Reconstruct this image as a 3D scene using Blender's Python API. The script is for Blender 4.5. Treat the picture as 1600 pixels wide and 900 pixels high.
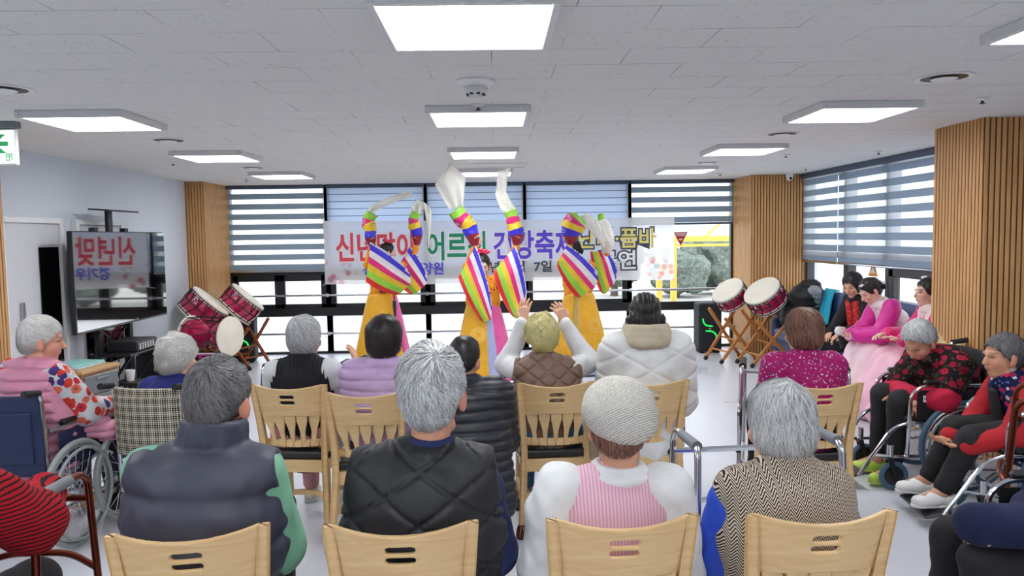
import bpy, math, random
import numpy as np
from mathutils import Vector, Matrix

# ------------------------------------------------------------------ scene, camera, world, exposure
SC = bpy.context.scene
for o in list(bpy.data.objects):
    bpy.data.objects.remove(o)
COL = SC.collection
R = math.radians

cam_data = bpy.data.cameras.new('camera')
cam = bpy.data.objects.new('camera', cam_data)
COL.objects.link(cam)
SC.camera = cam
cam_data.sensor_width = 36.0
cam_data.lens = 36.0 * 1182.7 / 1600.0
cam_data.clip_start = 0.05
cam_data.clip_end = 400
_f = Vector((0.02199074, 0.9974732, -0.06755453))
_r = Vector((0.99961856, -0.02306662, -0.01518754))
_u = Vector((0.01670742, 0.06719478, 0.99759998))
cam.matrix_world = Matrix((
    (_r.x, _u.x, -_f.x, 0.0),
    (_r.y, _u.y, -_f.y, 0.0),
    (_r.z, _u.z, -_f.z, 1.69),
    (0, 0, 0, 1)))

SC.view_settings.view_transform = 'Standard'
SC.view_settings.look = 'None'
SC.view_settings.exposure = 0.72
SC.view_settings.gamma = 1.0
SC.view_settings.use_curve_mapping = False

PANEL_STRENGTH = 9.5
SKY_STRENGTH = 1.8
world = bpy.data.worlds.new('overcast sky')
SC.world = world
world.use_nodes = True
_nt = world.node_tree
_nt.nodes.clear()
_out = _nt.nodes.new('ShaderNodeOutputWorld')
_bg = _nt.nodes.new('ShaderNodeBackground')
_tc = _nt.nodes.new('ShaderNodeTexCoord')
_sep = _nt.nodes.new('ShaderNodeSeparateXYZ')
_rmp = _nt.nodes.new('ShaderNodeValToRGB')
_nt.links.new(_tc.outputs['Generated'], _sep.inputs[0])
_nt.links.new(_sep.outputs['Z'], _rmp.inputs[0])
_rmp.color_ramp.elements[0].position = 0.0
_rmp.color_ramp.elements[0].color = (0.80, 0.88, 0.96, 1)
_rmp.color_ramp.elements[1].position = 0.5
_rmp.color_ramp.elements[1].color = (1.0, 1.03, 1.08, 1)
_nt.links.new(_rmp.outputs[0], _bg.inputs[0])
_bg.inputs[1].default_value = SKY_STRENGTH
_nt.links.new(_bg.outputs[0], _out.inputs[0])

# soft winter sun behind cloud, from the window side
_sd = bpy.data.lights.new('sun', 'SUN')
_sd.energy = 0.5
_sd.angle = R(25)
_sd.color = (1.0, 0.97, 0.92)
sun = bpy.data.objects.new('sun', _sd)
sun.rotation_euler = (R(-50), 0, R(20))
COL.objects.link(sun)

# ------------------------------------------------------------------ materials
MATS = {}


def srgb(r, g, b):
    def c(v):
        v /= 255.0
        return v / 12.92 if v <= 0.04045 else ((v + 0.055) / 1.055) ** 2.4
    return (c(r), c(g), c(b), 1.0)


class NT:
    """small helper for writing node trees"""
    def __init__(self, name):
        self.m = bpy.data.materials.new(name)
        self.m.use_nodes = True
        self.t = self.m.node_tree
        self.t.nodes.clear()
        self.out = self.t.nodes.new('ShaderNodeOutputMaterial')

    def n(self, typ, **kw):
        nd = self.t.nodes.new('ShaderNode' + typ)
        for k, v in kw.items():
            if k.startswith('i_'):
                key = k[2:]
                key = int(key) if key.isdigit() else key.replace('_', ' ')
                self.set(nd.inputs[key], v)
            else:
                setattr(nd, k, v)
        return nd

    def set(self, sock, v):
        if isinstance(v, bpy.types.NodeSocket):
            self.t.links.new(v, sock)
        else:
            sock.default_value = v

    def math(self, op, a, b=0.0, c=None):
        nd = self.n('Math', operation=op)
        self.set(nd.inputs[0], a)
        self.set(nd.inputs[1], b)
        if c is not None:
            self.set(nd.inputs[2], c)
        return nd.outputs[0]

    def mix(self, f, a, b, blend='MIX'):
        nd = self.n('MixRGB', blend_type=blend)
        self.set(nd.inputs[0], f)
        self.set(nd.inputs[1], a)
        self.set(nd.inputs[2], b)
        return nd.outputs[0]

    def ramp(self, f, stops, interp='LINEAR'):
        nd = self.n('ValToRGB')
        nd.color_ramp.interpolation = interp
        e = nd.color_ramp.elements
        e[0].position, e[0].color = stops[0]
        e[1].position, e[1].color = stops[1]
        for p, c in stops[2:]:
            x = e.new(p)
            x.color = c
        self.set(nd.inputs[0], f)
        return nd.outputs[0]

    def obj(self):
        return self.n('TexCoord').outputs['Object']

    def mapping(self, vec, scale=(1, 1, 1), rot=(0, 0, 0), loc=(0, 0, 0)):
        nd = self.n('Mapping')
        self.set(nd.inputs[0], vec)
        nd.inputs['Scale'].default_value = scale
        nd.inputs['Rotation'].default_value = rot
        nd.inputs['Location'].default_value = loc
        return nd.outputs[0]

    def noise(self, vec, scale=10, detail=3, rough=0.5, dist=0.0):
        nd = self.n('TexNoise')
        self.set(nd.inputs['Vector'], vec)
        nd.inputs['Scale'].default_value = scale
        nd.inputs['Detail'].default_value = detail
        nd.inputs['Roughness'].default_value = rough
        nd.inputs['Distortion'].default_value = dist
        return nd.outputs['Fac']

    def sep(self, vec):
        nd = self.n('SeparateXYZ')
        self.set(nd.inputs[0], vec)
        return nd.outputs

    def attr(self, name):
        nd = self.n('Attribute', attribute_name=name)
        return nd

    def bump(self, h, strength=0.3, dist=0.01):
        nd = self.n('Bump')
        nd.inputs['Strength'].default_value = strength
        nd.inputs['Distance'].default_value = dist
        self.set(nd.inputs['Height'], h)
        return nd.outputs[0]

    def bsdf(self, color, rough=0.6, metal=0.0, normal=None, spec=0.5, sheen=0.0, emis=None, es=0.0, sss=0.0, coat=0.0, ior=None):
        nd = self.n('BsdfPrincipled')
        self.set(nd.inputs['Base Color'], color)
        self.set(nd.inputs['Roughness'], rough)
        self.set(nd.inputs['Metallic'], metal)
        nd.inputs['Specular IOR Level'].default_value = spec
        if sheen:
            nd.inputs['Sheen Weight'].default_value = sheen
            nd.inputs['Sheen Roughness'].default_value = 0.4
        if coat:
            nd.inputs['Coat Weight'].default_value = coat
            nd.inputs['Coat Roughness'].default_value = 0.08
        if ior:
            nd.inputs['IOR'].default_value = ior
        if normal is not None:
            self.set(nd.inputs['Normal'], normal)
        if emis is not None:
            nd.inputs['Emission Color'].default_value = emis
            nd.inputs['Emission Strength'].default_value = es
        return nd.outputs[0]

    def done(self, shader):
        self.t.links.new(shader, self.out.inputs[0])
        return self.m


def plain(name, rgb, rough=0.6, metal=0.0, noise=0.06, nscale=12, bump=0.0, bscale=200, **kw):
    """a plain colour with a slight procedural mottling and optional fine bump"""
    if name in MATS:
        return MATS[name]
    t = NT(name)
    c = srgb(*rgb)
    v = t.obj()
    f = t.noise(v, nscale, 4)
    d = tuple(max(0, x * (1 - noise * 2)) for x in c[:3]) + (1,)
    l = tuple(min(1, x * (1 + noise * 2)) for x in c[:3]) + (1,)
    col = t.ramp(f, [(0.25, d), (0.75, l)])
    nrm = None
    if bump:
        nrm = t.bump(t.noise(v, bscale, 2), bump, 0.002)
    MATS[name] = t.done(t.bsdf(col, rough, metal, nrm, **kw))
    return MATS[name]


# ------------------------------------------------------------------ objects, tagging
def link(o, parent=None):
    COL.objects.link(o)
    if parent is not None:
        o.parent = parent
    return o


def tag(o, label=None, cat=None, group=None, kind=None):
    if label:
        o['label'] = label
    if cat:
        o['category'] = cat
    if group:
        o['group'] = group
    if kind:
        o['kind'] = kind
    return o


def empty(name, loc=(0, 0, 0), rz=0.0, label=None, cat=None, group=None):
    o = bpy.data.objects.new(name, None)
    o.empty_display_size = 0.1
    o.location = loc
    o.rotation_euler = (0, 0, rz)
    link(o)
    return tag(o, label, cat, group)


def copy_tree(o, parent=None):
    c = o.copy()
    COL.objects.link(c)
    if parent is not None:
        c.parent = parent
    for ch in list(o.children):
        copy_tree(ch, c)
    return c


def retag_copy(src, loc, rz, label, group=None):
    c = copy_tree(src)
    c.location = loc
    c.rotation_euler = (0, 0, rz)
    c['label'] = label
    if group:
        c['group'] = group
    return c


def nobj(name, V, F, mats, parent=None, smooth=True, attrs=None, fm=None, sharp=None):
    """numpy verts + faces (list of index arrays or (m,k) array) to one linked mesh object"""
    me = bpy.data.meshes.new(name)
    V = np.asarray(V, np.float32)
    if isinstance(F, np.ndarray):
        m, k = F.shape
        tot = np.full(m, k, np.int32)
        flat = F.astype(np.int32).ravel()
    else:
        tot = np.array([len(f) for f in F], np.int32)
        flat = np.array([i for f in F for i in f], np.int32)
    me.vertices.add(len(V))
    me.vertices.foreach_set('co', V.ravel())
    me.loops.add(len(flat))
    me.loops.foreach_set('vertex_index', flat)
    me.polygons.add(len(tot))
    st = np.zeros(len(tot), np.int32)
    st[1:] = np.cumsum(tot)[:-1]
    me.polygons.foreach_set('loop_start', st)
    me.polygons.foreach_set('use_smooth', np.full(len(tot), bool(smooth)))
    if fm is not None:
        me.polygons.foreach_set('material_index', np.asarray(fm, np.int32))
    me.update(calc_edges=True)
    me.validate()
    if smooth and sharp:
        try:
            me.set_sharp_from_angle(angle=R(sharp))
        except Exception:
            pass
    for k_, a in (attrs or {}).items():
        a = np.asarray(a, np.float32)
        if a.ndim == 2:
            at = me.attributes.new(k_, 'FLOAT_COLOR', 'POINT')
            if a.shape[1] == 3:
                a = np.concatenate([a, np.ones((len(a), 1), np.float32)], 1)
            at.data.foreach_set('color', a.ravel())
        else:
            at = me.attributes.new(k_, 'FLOAT', 'POINT')
            at.data.foreach_set('value', a)
    for mt in (mats if isinstance(mats, (list, tuple)) else [mats]):
        me.materials.append(mt)
    return link(bpy.data.objects.new(name, me), parent)


class MB:
    """collects boxes, tubes, lathes ... for ONE mesh object"""
    def __init__(self):
        self.V = []
        self.F = []
        self.M = []
        self.S = []
        self.A = []

    def add(self, V, F, m=0, a=None):
        o = len(self.V)
        self.V += [tuple(v) for v in V]
        self.F += [tuple(i + o for i in f) for f in F]
        self.M += [m] * len(F)
        self.A += list(a) if a is not None else [0.0] * len(V)
        return self

    def box(self, c, d, rot=None, m=0, bev=0.0):
        """box with centre c and full size d; bev = chamfer"""
        hx, hy, hz = d[0] / 2, d[1] / 2, d[2] / 2
        b = min(bev, hx * 0.95, hy * 0.95, hz * 0.95)
        if b <= 0:
            V = [(sx * hx, sy * hy, sz * hz) for sx in (-1, 1) for sy in (-1, 1) for sz in (-1, 1)]
            F = [(0, 1, 3, 2), (4, 6, 7, 5), (0, 4, 5, 1), (2, 3, 7, 6), (0, 2, 6, 4), (1, 5, 7, 3)]
        else:
            V = []
            idx = {}
            for sx in (-1, 1):
                for sy in (-1, 1):
                    for sz in (-1, 1):
                        for ax in range(3):
                            p = [sx * (hx - b), sy * (hy - b), sz * (hz - b)]
                            p[ax] = (sx * hx, sy * hy, sz * hz)[ax]
                            idx[(sx, sy, sz, ax)] = len(V)
                            V.append(tuple(p))
            F = []
            for ax in range(3):
                o1, o2 = (ax + 1) % 3, (ax + 2) % 3
                for s in (-1, 1):
                    q = []
                    for (a, bb) in ((-1, -1), (1, -1), (1, 1), (-1, 1)):
                        k = [0, 0, 0]
                        k[ax], k[o1], k[o2] = s, a, bb
                        q.append(idx[tuple(k) + (ax,)])
                    F.append(tuple(q if s > 0 else q[::-1]))
            for ax in range(3):
                o1, o2 = (ax + 1) % 3, (ax + 2) % 3
                for a in (-1, 1):
                    for bb in (-1, 1):
                        k0 = [0, 0, 0]
                        k1 = [0, 0, 0]
                        k0[ax], k1[ax] = -1, 1
                        k0[o1] = k1[o1] = a
                        k0[o2] = k1[o2] = bb
                        q = (idx[tuple(k0) + (o1,)], idx[tuple(k1) + (o1,)], idx[tuple(k1) + (o2,)], idx[tuple(k0) + (o2,)])
                        F.append(q if a * bb < 0 else q[::-1])
            for sx in (-1, 1):
                for sy in (-1, 1):
                    for sz in (-1, 1):
                        q = (idx[(sx, sy, sz, 0)], idx[(sx, sy, sz, 1)], idx[(sx, sy, sz, 2)])
                        F.append(q if sx * sy * sz > 0 else q[::-1])
        if rot is not None:
            if not isinstance(rot, Matrix):
                from mathutils import Euler
                rot = Euler(rot).to_matrix()
            V = [tuple(rot @ Vector(v)) for v in V]
        V = [(v[0] + c[0], v[1] + c[1], v[2] + c[2]) for v in V]
        return self.add(V, F, m)

    def bar(self, a, b, w, h, m=0, bev=0.0, up=(0, 0, 1)):
        """a square bar from a to b, w across, h along up"""
        a, b = Vector(a), Vector(b)
        d = b - a
        L = d.length
        y = d.normalized()
        u = Vector(up)
        if abs(u.dot(y)) > 0.97:
            u = Vector((1, 0, 0))
        x = y.cross(u).normalized()
        z = x.cross(y)
        rot = Matrix((x, y, z)).transposed()
        return self.box((a + b) / 2, (w, L, h), rot, m, bev)

    def tube(self, pts, r, n=10, m=0, cap=True, closed=False, flat=None, amap=None):
        P = [Vector(p) for p in pts]
        k = len(P)
        rs = r if isinstance(r, (list, tuple, np.ndarray)) else [r] * k
        T = []
        for i in range(k):
            if closed:
                t = P[(i + 1) % k] - P[i - 1]
            else:
                t = P[min(i + 1, k - 1)] - P[max(i - 1, 0)]
            T.append(t.normalized() if t.length > 1e-9 else Vector((0, 0, 1)))
        u = Vector((0, 0, 1)) if abs(T[0].z) < 0.9 else Vector((1, 0, 0))
        u = (u - T[0] * u.dot(T[0])).normalized()
        V = []
        for i in range(k):
            u = u - T[i] * u.dot(T[i])
            u = u.normalized() if u.length > 1e-6 else Vector((1, 0, 0))
            w = T[i].cross(u)
            for j in range(n):
                a = 2 * math.pi * j / n
                V.append(P[i] + (u * math.cos(a) + w * math.sin(a) * (flat or 1.0)) * rs[i])
        F = []
        for i in range(k if closed else k - 1):
            i2 = (i + 1) % k
            for j in range(n):
                j2 = (j + 1) % n
                F.append((i * n + j, i * n + j2, i2 * n + j2, i2 * n + j))
        if cap and not closed:
            F.append(tuple(range(n - 1, -1, -1)))
            F.append(tuple((k - 1) * n + j for j in range(n)))
        A = None
        if amap is not None:
            A = [amap[i] for i in range(k) for j in range(n)]
        return self.add(V, F, m, A)

    def lathe(self, prof, n=32, c=(0, 0, 0), m=0, rot=None, cap=False):
        """prof: list of (radius, z)"""
        V = []
        for (r, z) in prof:
            for j in range(n):
                a = 2 * math.pi * j / n
                v = Vector((r * math.cos(a), r * math.sin(a), z))
                if rot is not None:
                    v = rot @ v
                V.append((v[0] + c[0], v[1] + c[1], v[2] + c[2]))
        F = []
        for i in range(len(prof) - 1):
            for j in range(n):
                j2 = (j + 1) % n
                F.append((i * n + j, i * n + j2, (i + 1) * n + j2, (i + 1) * n + j))
        if cap:
            F.append(tuple(range(n - 1, -1, -1)))
            F.append(tuple((len(prof) - 1) * n + j for j in range(n)))
        return self.add(V, F, m)

    def build(self, name, mats, parent=None, smooth=True, sharp=35, attr=None):
        at = {attr: np.array(self.A, np.float32)} if attr else None
        return nobj(name, np.array(self.V, np.float32), self.F, mats, parent, smooth, at, self.M, sharp)


def smooth_path(pts, sub=6, closed=False):
    """Catmull-Rom through points"""
    P = [np.array(p, float) for p in pts]
    out = []
    n = len(P)
    for i in range(n if closed else n - 1):
        p0 = P[i - 1] if (closed or i > 0) else P[i] * 2 - P[i + 1]
        p1, p2 = P[i], P[(i + 1) % n]
        p3 = P[(i + 2) % n] if (closed or i + 2 < n) else P[i + 1] * 2 - P[i]
        for k in range(sub):
            t = k / sub
            out.append(0.5 * ((2 * p1) + (-p0 + p2) * t + (2 * p0 - 5 * p1 + 4 * p2 - p3) * t * t + (-p0 + 3 * p1 - 3 * p2 + p3) * t ** 3))
    if not closed:
        out.append(P[-1])
    return [tuple(p) for p in out]


def bend_path(pts, rad=0.05, seg=5):
    """polyline with rounded corners"""
    P = [np.array(p, float) for p in pts]
    out = [P[0]]
    for i in range(1, len(P) - 1):
        a, b, c = P[i - 1], P[i], P[i + 1]
        d1, d2 = a - b, c - b
        l1, l2 = np.linalg.norm(d1), np.linalg.norm(d2)
        r = min(rad, l1 * 0.45, l2 * 0.45)
        s, e = b + d1 / l1 * r, b + d2 / l2 * r
        for k in range(seg + 1):
            t = k / seg
            out.append((1 - t) ** 2 * s + 2 * t * (1 - t) * b + t * t * e)
    out.append(P[-1])
    return [tuple(p) for p in out]


# ------------------------------------------------------------------ implicit surfaces
def v3(*a):
    return np.array(a, np.float64)


def unit(a):
    a = np.asarray(a, float)
    return a / (np.linalg.norm(a) + 1e-12)


def smin(a, b, k):
    h = np.clip(0.5 + 0.5 * (b - a) / k, 0, 1)
    return b + (a - b) * h - k * h * (1 - h)


def cap(a, b, ra, rb=None, lat=None, f=1.0):
    """tapered capsule; lat = axis along which the section is f times wider"""
    a, b = np.asarray(a, float), np.asarray(b, float)
    rb = ra if rb is None else rb
    ba = b - a
    L2 = max(ba @ ba, 1e-9)

    def d(P):
        pa = P - a
        h = np.clip(pa @ ba / L2, 0, 1)
        q = pa - h[:, None] * ba
        if lat is not None:
            q = q + np.outer(q @ lat, lat) * (1.0 / f - 1.0)
        return np.sqrt((q * q).sum(1)) - (ra + (rb - ra) * h)
    rr = max(ra, rb) * max(f, 1.0)
    d.lo = np.minimum(a, b) - rr
    d.hi = np.maximum(a, b) + rr
    return d


def ell(c, r, rot=None):
    c, r = np.asarray(c, float), np.asarray(r, float)
    rm = r.min()

    def d(P):
        q = P - c
        if rot is not None:
            q = q @ rot
        k0 = np.sqrt(((q / r) ** 2).sum(1)) + 1e-9
        k1 = np.sqrt(((q / (r * r)) ** 2).sum(1)) + 1e-9
        return k0 * (k0 - 1.0) / k1
    d.lo = c - r.max()
    d.hi = c + r.max()
    return d


def rbox(c, half, rad, rot=None):
    c, half = np.asarray(c, float), np.asarray(half, float)
    hb = half - rad

    def d(P):
        q = P - c
        if rot is not None:
            q = q @ rot
        q = np.abs(q) - hb
        return np.sqrt((np.maximum(q, 0) ** 2).sum(1)) + np.minimum(q.max(1), 0) - rad
    e = np.linalg.norm(half) if rot is not None else half
    d.lo = c - e
    d.hi = c + e
    return d


class Blob:
    def __init__(self, k=0.03):
        self.k = k
        self.prims = []
        self.subs = []
        self.cuts = []
        self.disp = None

    def __iadd__(self, p):
        if isinstance(p, (list, tuple)):
            self.prims += list(p)
        else:
            self.prims.append(p)
        return self

    def __call__(self, P):
        d = None
        for p in self.prims:
            e = p(P)
            d = e if d is None else smin(d, e, self.k)
        if self.disp is not None:
            near = np.abs(d) < 0.08
            if near.any():
                d = d.copy()
                d[near] += self.disp(P[near])
        for p, k in self.subs:
            d = -smin(-d, p(P), k)
        for c in self.cuts:
            d = np.maximum(d, c(P))
        return d

    @property
    def lo(self):
        return np.min([p.lo for p in self.prims], 0)

    @property
    def hi(self):
        return np.max([p.hi for p in self.prims], 0)


def plane(pt, nrm):
    """keeps the side opposite to nrm"""
    pt, nrm = np.asarray(pt, float), unit(nrm)
    return lambda P: (P - pt) @ nrm


VOX = 1.0


def polygonise(f, h, lo=None, hi=None, project=1):
    h = h * VOX
    lo = np.asarray(f.lo if lo is None else lo, float) - 4 * h - 0.012
    hi = np.asarray(f.hi if hi is None else hi, float) + 4 * h + 0.012
    B = 4
    nb = np.maximum(np.ceil((hi - lo) / (h * B)).astype(int), 2)
    bi = np.stack(np.meshgrid(*[np.arange(n) for n in nb], indexing='ij'), -1).reshape(-1, 3)
    ctr = lo + (bi * B + (B - 1) / 2) * h
    dc = f(ctr)
    act = np.abs(dc) < h * B * 1.25 + 0.012
    D = np.repeat(np.repeat(np.repeat(dc.reshape(nb).astype(np.float32), B, 0), B, 1), B, 2)
    off = np.stack(np.meshgrid(*[np.arange(B)] * 3, indexing='ij'), -1).reshape(-1, 3)
    fi = (bi[act][:, None, :] * B + off[None]).reshape(-1, 3)
    for s in range(0, len(fi), 400000):
        q = fi[s:s + 400000]
        D[q[:, 0], q[:, 1], q[:, 2]] = f(lo + q * h)
    D[D == 0] = 1e-7
    S = D < 0
    n = np.array(D.shape)
    c8 = [(i, j, k) for i in (0, 1) for j in (0, 1) for k in (0, 1)]
    cnt = np.zeros(n - 1, np.int8)
    for (i, j, k) in c8:
        cnt += S[i:n[0] - 1 + i, j:n[1] - 1 + j, k:n[2] - 1 + k]
    cells = np.argwhere((cnt > 0) & (cnt < 8))
    vals = np.stack([D[cells[:, 0] + i, cells[:, 1] + j, cells[:, 2] + k] for (i, j, k) in c8], 1)
    acc = np.zeros((len(cells), 3))
    num = np.zeros(len(cells))
    for a in range(8):
        for b in range(a + 1, 8):
            da = np.array(c8[b]) - np.array(c8[a])
            if np.abs(da).sum() != 1:
                continue
            va, vb = vals[:, a], vals[:, b]
            x = (va < 0) != (vb < 0)
            t = np.where(x, va / np.where(x, va - vb, 1), 0)
            acc += np.where(x[:, None], np.array(c8[a]) + t[:, None] * da, 0)
            num += x
    V = lo + (cells + acc / num[:, None]) * h
    idx = np.full(n - 1, -1, np.int32)
    idx[cells[:, 0], cells[:, 1], cells[:, 2]] = np.arange(len(cells))
    faces = []
    for ax in range(3):
        o1, o2 = (ax + 1) % 3, (ax + 2) % 3
        sl0 = [slice(None)] * 3
        sl1 = [slice(None)] * 3
        sl0[ax] = slice(0, n[ax] - 1)
        sl1[ax] = slice(1, n[ax])
        E = np.argwhere(S[tuple(sl0)] != S[tuple(sl1)])
        E = E[(E[:, o1] > 0) & (E[:, o2] > 0) & (E[:, o1] < n[o1] - 1) & (E[:, o2] < n[o2] - 1)]
        q = []
        for (a, b) in ((-1, -1), (0, -1), (0, 0), (-1, 0)):
            e = E.copy()
            e[:, o1] += a
            e[:, o2] += b
            q.append(idx[e[:, 0], e[:, 1], e[:, 2]])
        q = np.stack(q, 1)
        inside = S[E[:, 0], E[:, 1], E[:, 2]]
        q[~inside] = q[~inside][:, ::-1]
        faces.append(q)
    F = np.concatenate(faces)
    F = F[(F >= 0).all(1)]
    for _ in range(project):
        e = h * 0.4
        d0 = f(V)
        g = np.stack([f(V + np.eye(3)[i] * e) - d0 for i in range(3)], 1) / e
        g2 = np.maximum((g * g).sum(1), 0.2)
        stp = np.clip(d0 / g2, -h * 0.5, h * 0.5)
        V = V - g * stp[:, None]
    return V, F


def sdf_obj(name, f, h, mat, parent=None, attrs=None, **kw):
    V, F = polygonise(f, h, **kw)
    at = {k: g(V) for k, g in (attrs or {}).items()}
    return nobj(name, V, F, mat, parent, True, at)


def wob(seed, freq, n=5):
    """cheap smooth pseudo-noise in -1..1"""
    rg = np.random.RandomState(int(seed))
    K = rg.normal(size=(n, 3)) * freq
    ph = rg.uniform(0, 6.28, n)

    def g(P):
        return np.sin(P @ K.T + ph).sum(1) / n * 1.4
    return g


def rotz(a):
    c, s = math.cos(a), math.sin(a)
    return np.array([[c, -s, 0], [s, c, 0], [0, 0, 1.0]])


def rotx(a):
    c, s = math.cos(a), math.sin(a)
    return np.array([[1.0, 0, 0], [0, c, -s], [0, s, c]])


def roty(a):
    c, s = math.cos(a), math.sin(a)
    return np.array([[c, 0, s], [0, 1.0, 0], [-s, 0, c]])


_FONT = None


def text_mesh(body, size, extrude=0.002, offset=0.0, align='LEFT', space=1.0):
    """a text turned into mesh data (verts, faces) standing in the XY plane"""
    cu = bpy.data.curves.new('lettering', 'FONT')
    cu.body = body
    cu.size = size
    cu.extrude = extrude
    cu.offset = offset
    cu.align_x = align
    cu.space_character = space
    cu.resolution_u = 3
    o = bpy.data.objects.new('lettering', cu)
    COL.objects.link(o)
    dg = bpy.context.evaluated_depsgraph_get()
    me = bpy.data.meshes.new_from_object(o.evaluated_get(dg))
    V = [tuple(v.co) for v in me.vertices]
    F = [tuple(p.vertices) for p in me.polygons]
    bpy.data.objects.remove(o)
    bpy.data.meshes.remove(me)
    bpy.data.curves.remove(cu)
    return V, F
# ------------------------------------------------------------------ the room shell
CEIL = 2.49
Y_BACK = -2.6           # wall behind the viewer
Y_WIN = 11.25           # plane of the window frames
XR = 4.30


def mat_floor():
    t = NT('vinyl floor')
    v = t.obj()
    n1 = t.noise(t.mapping(v, (0.5, 0.5, 1)), 1.3, 4)
    n2 = t.noise(v, 60, 3)
    col = t.ramp(n1, [(0.3, srgb(206, 209, 218)), (0.7, srgb(217, 219, 227))])
    col = t.mix(t.math('MULTIPLY', n2, 0.10), col, srgb(185, 190, 200))
    br = t.n('TexBrick')
    t.set(br.inputs['Vector'], v)
    br.inputs['Scale'].default_value = 1.0
    br.inputs['Brick Width'].default_value = 2.0
    br.inputs['Row Height'].default_value = 1.8
    br.inputs['Mortar Size'].default_value = 0.004
    br.inputs['Mortar Smooth'].default_value = 0.6
    col = t.mix(t.math('MULTIPLY', br.outputs['Fac'], 0.22), col, srgb(160, 163, 172))
    rough = t.math('MULTIPLY_ADD', n1, 0.2, 0.2)
    return t.done(t.bsdf(col, rough, 0, None, spec=0.45))


def mat_ceiling():
    t = NT('textured ceiling board')
    v = t.obj()
    col = srgb(228, 228, 226)
    sp = t.noise(t.mapping(v, (38, 110, 1)), 1.0, 3, 0.6)
    fis = t.ramp(sp, [(0.32, (1, 1, 1, 1)), (0.365, (0, 0, 0, 1))])
    patch = t.ramp(t.noise(t.mapping(v, (5, 9, 1)), 1.0, 2), [(0.4, (0, 0, 0, 1)), (0.6, (1, 1, 1, 1))])
    f = t.math('MULTIPLY', fis, patch)
    c1 = t.mix(t.math('MULTIPLY', f, 0.75), col, srgb(120, 122, 126))
    br = t.n('TexBrick')
    br.offset = 0.5
    t.set(br.inputs['Vector'], v)
    br.inputs['Scale'].default_value = 1.0
    br.inputs['Brick Width'].default_value = 0.6
    br.inputs['Row Height'].default_value = 0.3
    br.inputs['Mortar Size'].default_value = 0.0028
    br.inputs['Mortar Smooth'].default_value = 0.3
    wear = t.ramp(t.noise(t.mapping(v, (1.7, 2.3, 1)), 1.0, 2), [(0.42, (0.12, 0.12, 0.12, 1)), (0.62, (0.8, 0.8, 0.8, 1))])
    c2 = t.mix(t.math('MULTIPLY', br.outputs['Fac'], wear), c1, srgb(128, 130, 135))
    nrm = t.bump(t.noise(v, 90, 3), 0.12, 0.004)
    return t.done(t.bsdf(c2, 0.9, 0, nrm, spec=0.1))


def mat_wood(name, a, b, scale=(14, 14, 1.2), rough=0.45, nsc=3.0):
    t = NT(name)
    v = t.obj()
    m = t.mapping(v, scale)
    n = t.noise(m, nsc, 5, 0.6, 0.8)
    col = t.ramp(n, [(0.28, srgb(*a)), (0.72, srgb(*b))])
    nrm = t.bump(n, 0.06, 0.003)
    return t.done(t.bsdf(col, rough, 0, nrm, spec=0.35))


M_FLOOR = mat_floor()
M_CEIL = mat_ceiling()
M_WALL = plain('pale blue white wall', (212, 219, 228), 0.75, noise=0.012, nscale=1.5)
M_SLAT = mat_wood('oak slat', (196, 144, 88), (222, 174, 116), (9, 9, 0.7))
M_SLATBACK = plain('slat panel backing', (104, 62, 32), 0.8)
M_FRAME = plain('black window frame', (26, 29, 34), 0.4, noise=0.02)
M_FRAMEB = plain('dark brown window frame', (58, 52, 54), 0.45, noise=0.02)
M_STEEL = plain('brushed steel', (190, 192, 196), 0.28, 1.0, noise=0.02)
M_CHROME = plain('chrome tube', (215, 217, 222), 0.14, 1.0, noise=0.02)
M_WHITEP = plain('white plastic', (236, 236, 238), 0.45, noise=0.01)
M_BLACKP = plain('black plastic', (24, 25, 28), 0.42, noise=0.03)
M_BLACKR = plain('black rubber', (30, 31, 33), 0.75, noise=0.03)
M_GREYP = plain('grey plastic', (120, 124, 130), 0.5, noise=0.03)
M_LAMPFR = plain('white lamp frame', (214, 215, 216), 0.5, noise=0.01)


def kind(o, k='structure'):
    o['kind'] = k
    return o


def slab(name, lo, hi, mat, bev=0.0):
    b = MB()
    lo, hi = Vector(lo), Vector(hi)
    b.box((lo + hi) / 2, hi - lo, bev=bev)
    return kind(b.build(name, mat, smooth=False))


slab("floor", (-4.5, Y_BACK, -0.12), (4.5, Y_WIN + 0.25, 0.0), M_FLOOR)
slab("ceiling", (-4.5, Y_BACK, CEIL), (4.5, Y_WIN + 0.25, CEIL + 0.12), M_CEIL)
slab("wall_behind", (-4.5, Y_BACK - 0.12, 0), (4.5, Y_BACK, CEIL), M_WALL)


def wallx(y):
    return -4.025 - 0.0302 * (y - 6.68)


def wallpt(y, off=0.0, z=0.0):
    return Vector((wallx(y) + off, y, z))


b = MB()
ys = (Y_BACK, Y_WIN + 0.2)
V = [(wallx(ys[0]) - 0.15, ys[0], 0), (wallx(ys[0]), ys[0], 0), (wallx(ys[1]), ys[1], 0), (wallx(ys[1]) - 0.15, ys[1], 0)]
V += [(x, y, CEIL) for (x, y, z) in V]
b.add(V, [(0, 1, 2, 3)[::-1], (4, 5, 6, 7), (0, 1, 5, 4), (1, 2, 6, 5), (2, 3, 7, 6), (3, 0, 4, 7)])
kind(b.build('wall_left', M_WALL, smooth=False))
# right wall: solid below the sill and above / beyond the window
slab('wall_right', (XR, Y_BACK, 0), (XR + 0.2, 6.2, CEIL), M_WALL)
slab('wall_right_sill', (XR, 6.2, 0), (XR + 0.2, 10.45, 0.74), M_WALL)
slab('wall_right_corner', (XR, 10.45, 0), (XR + 0.2, Y_WIN + 0.2, CEIL), M_WALL)

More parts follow.
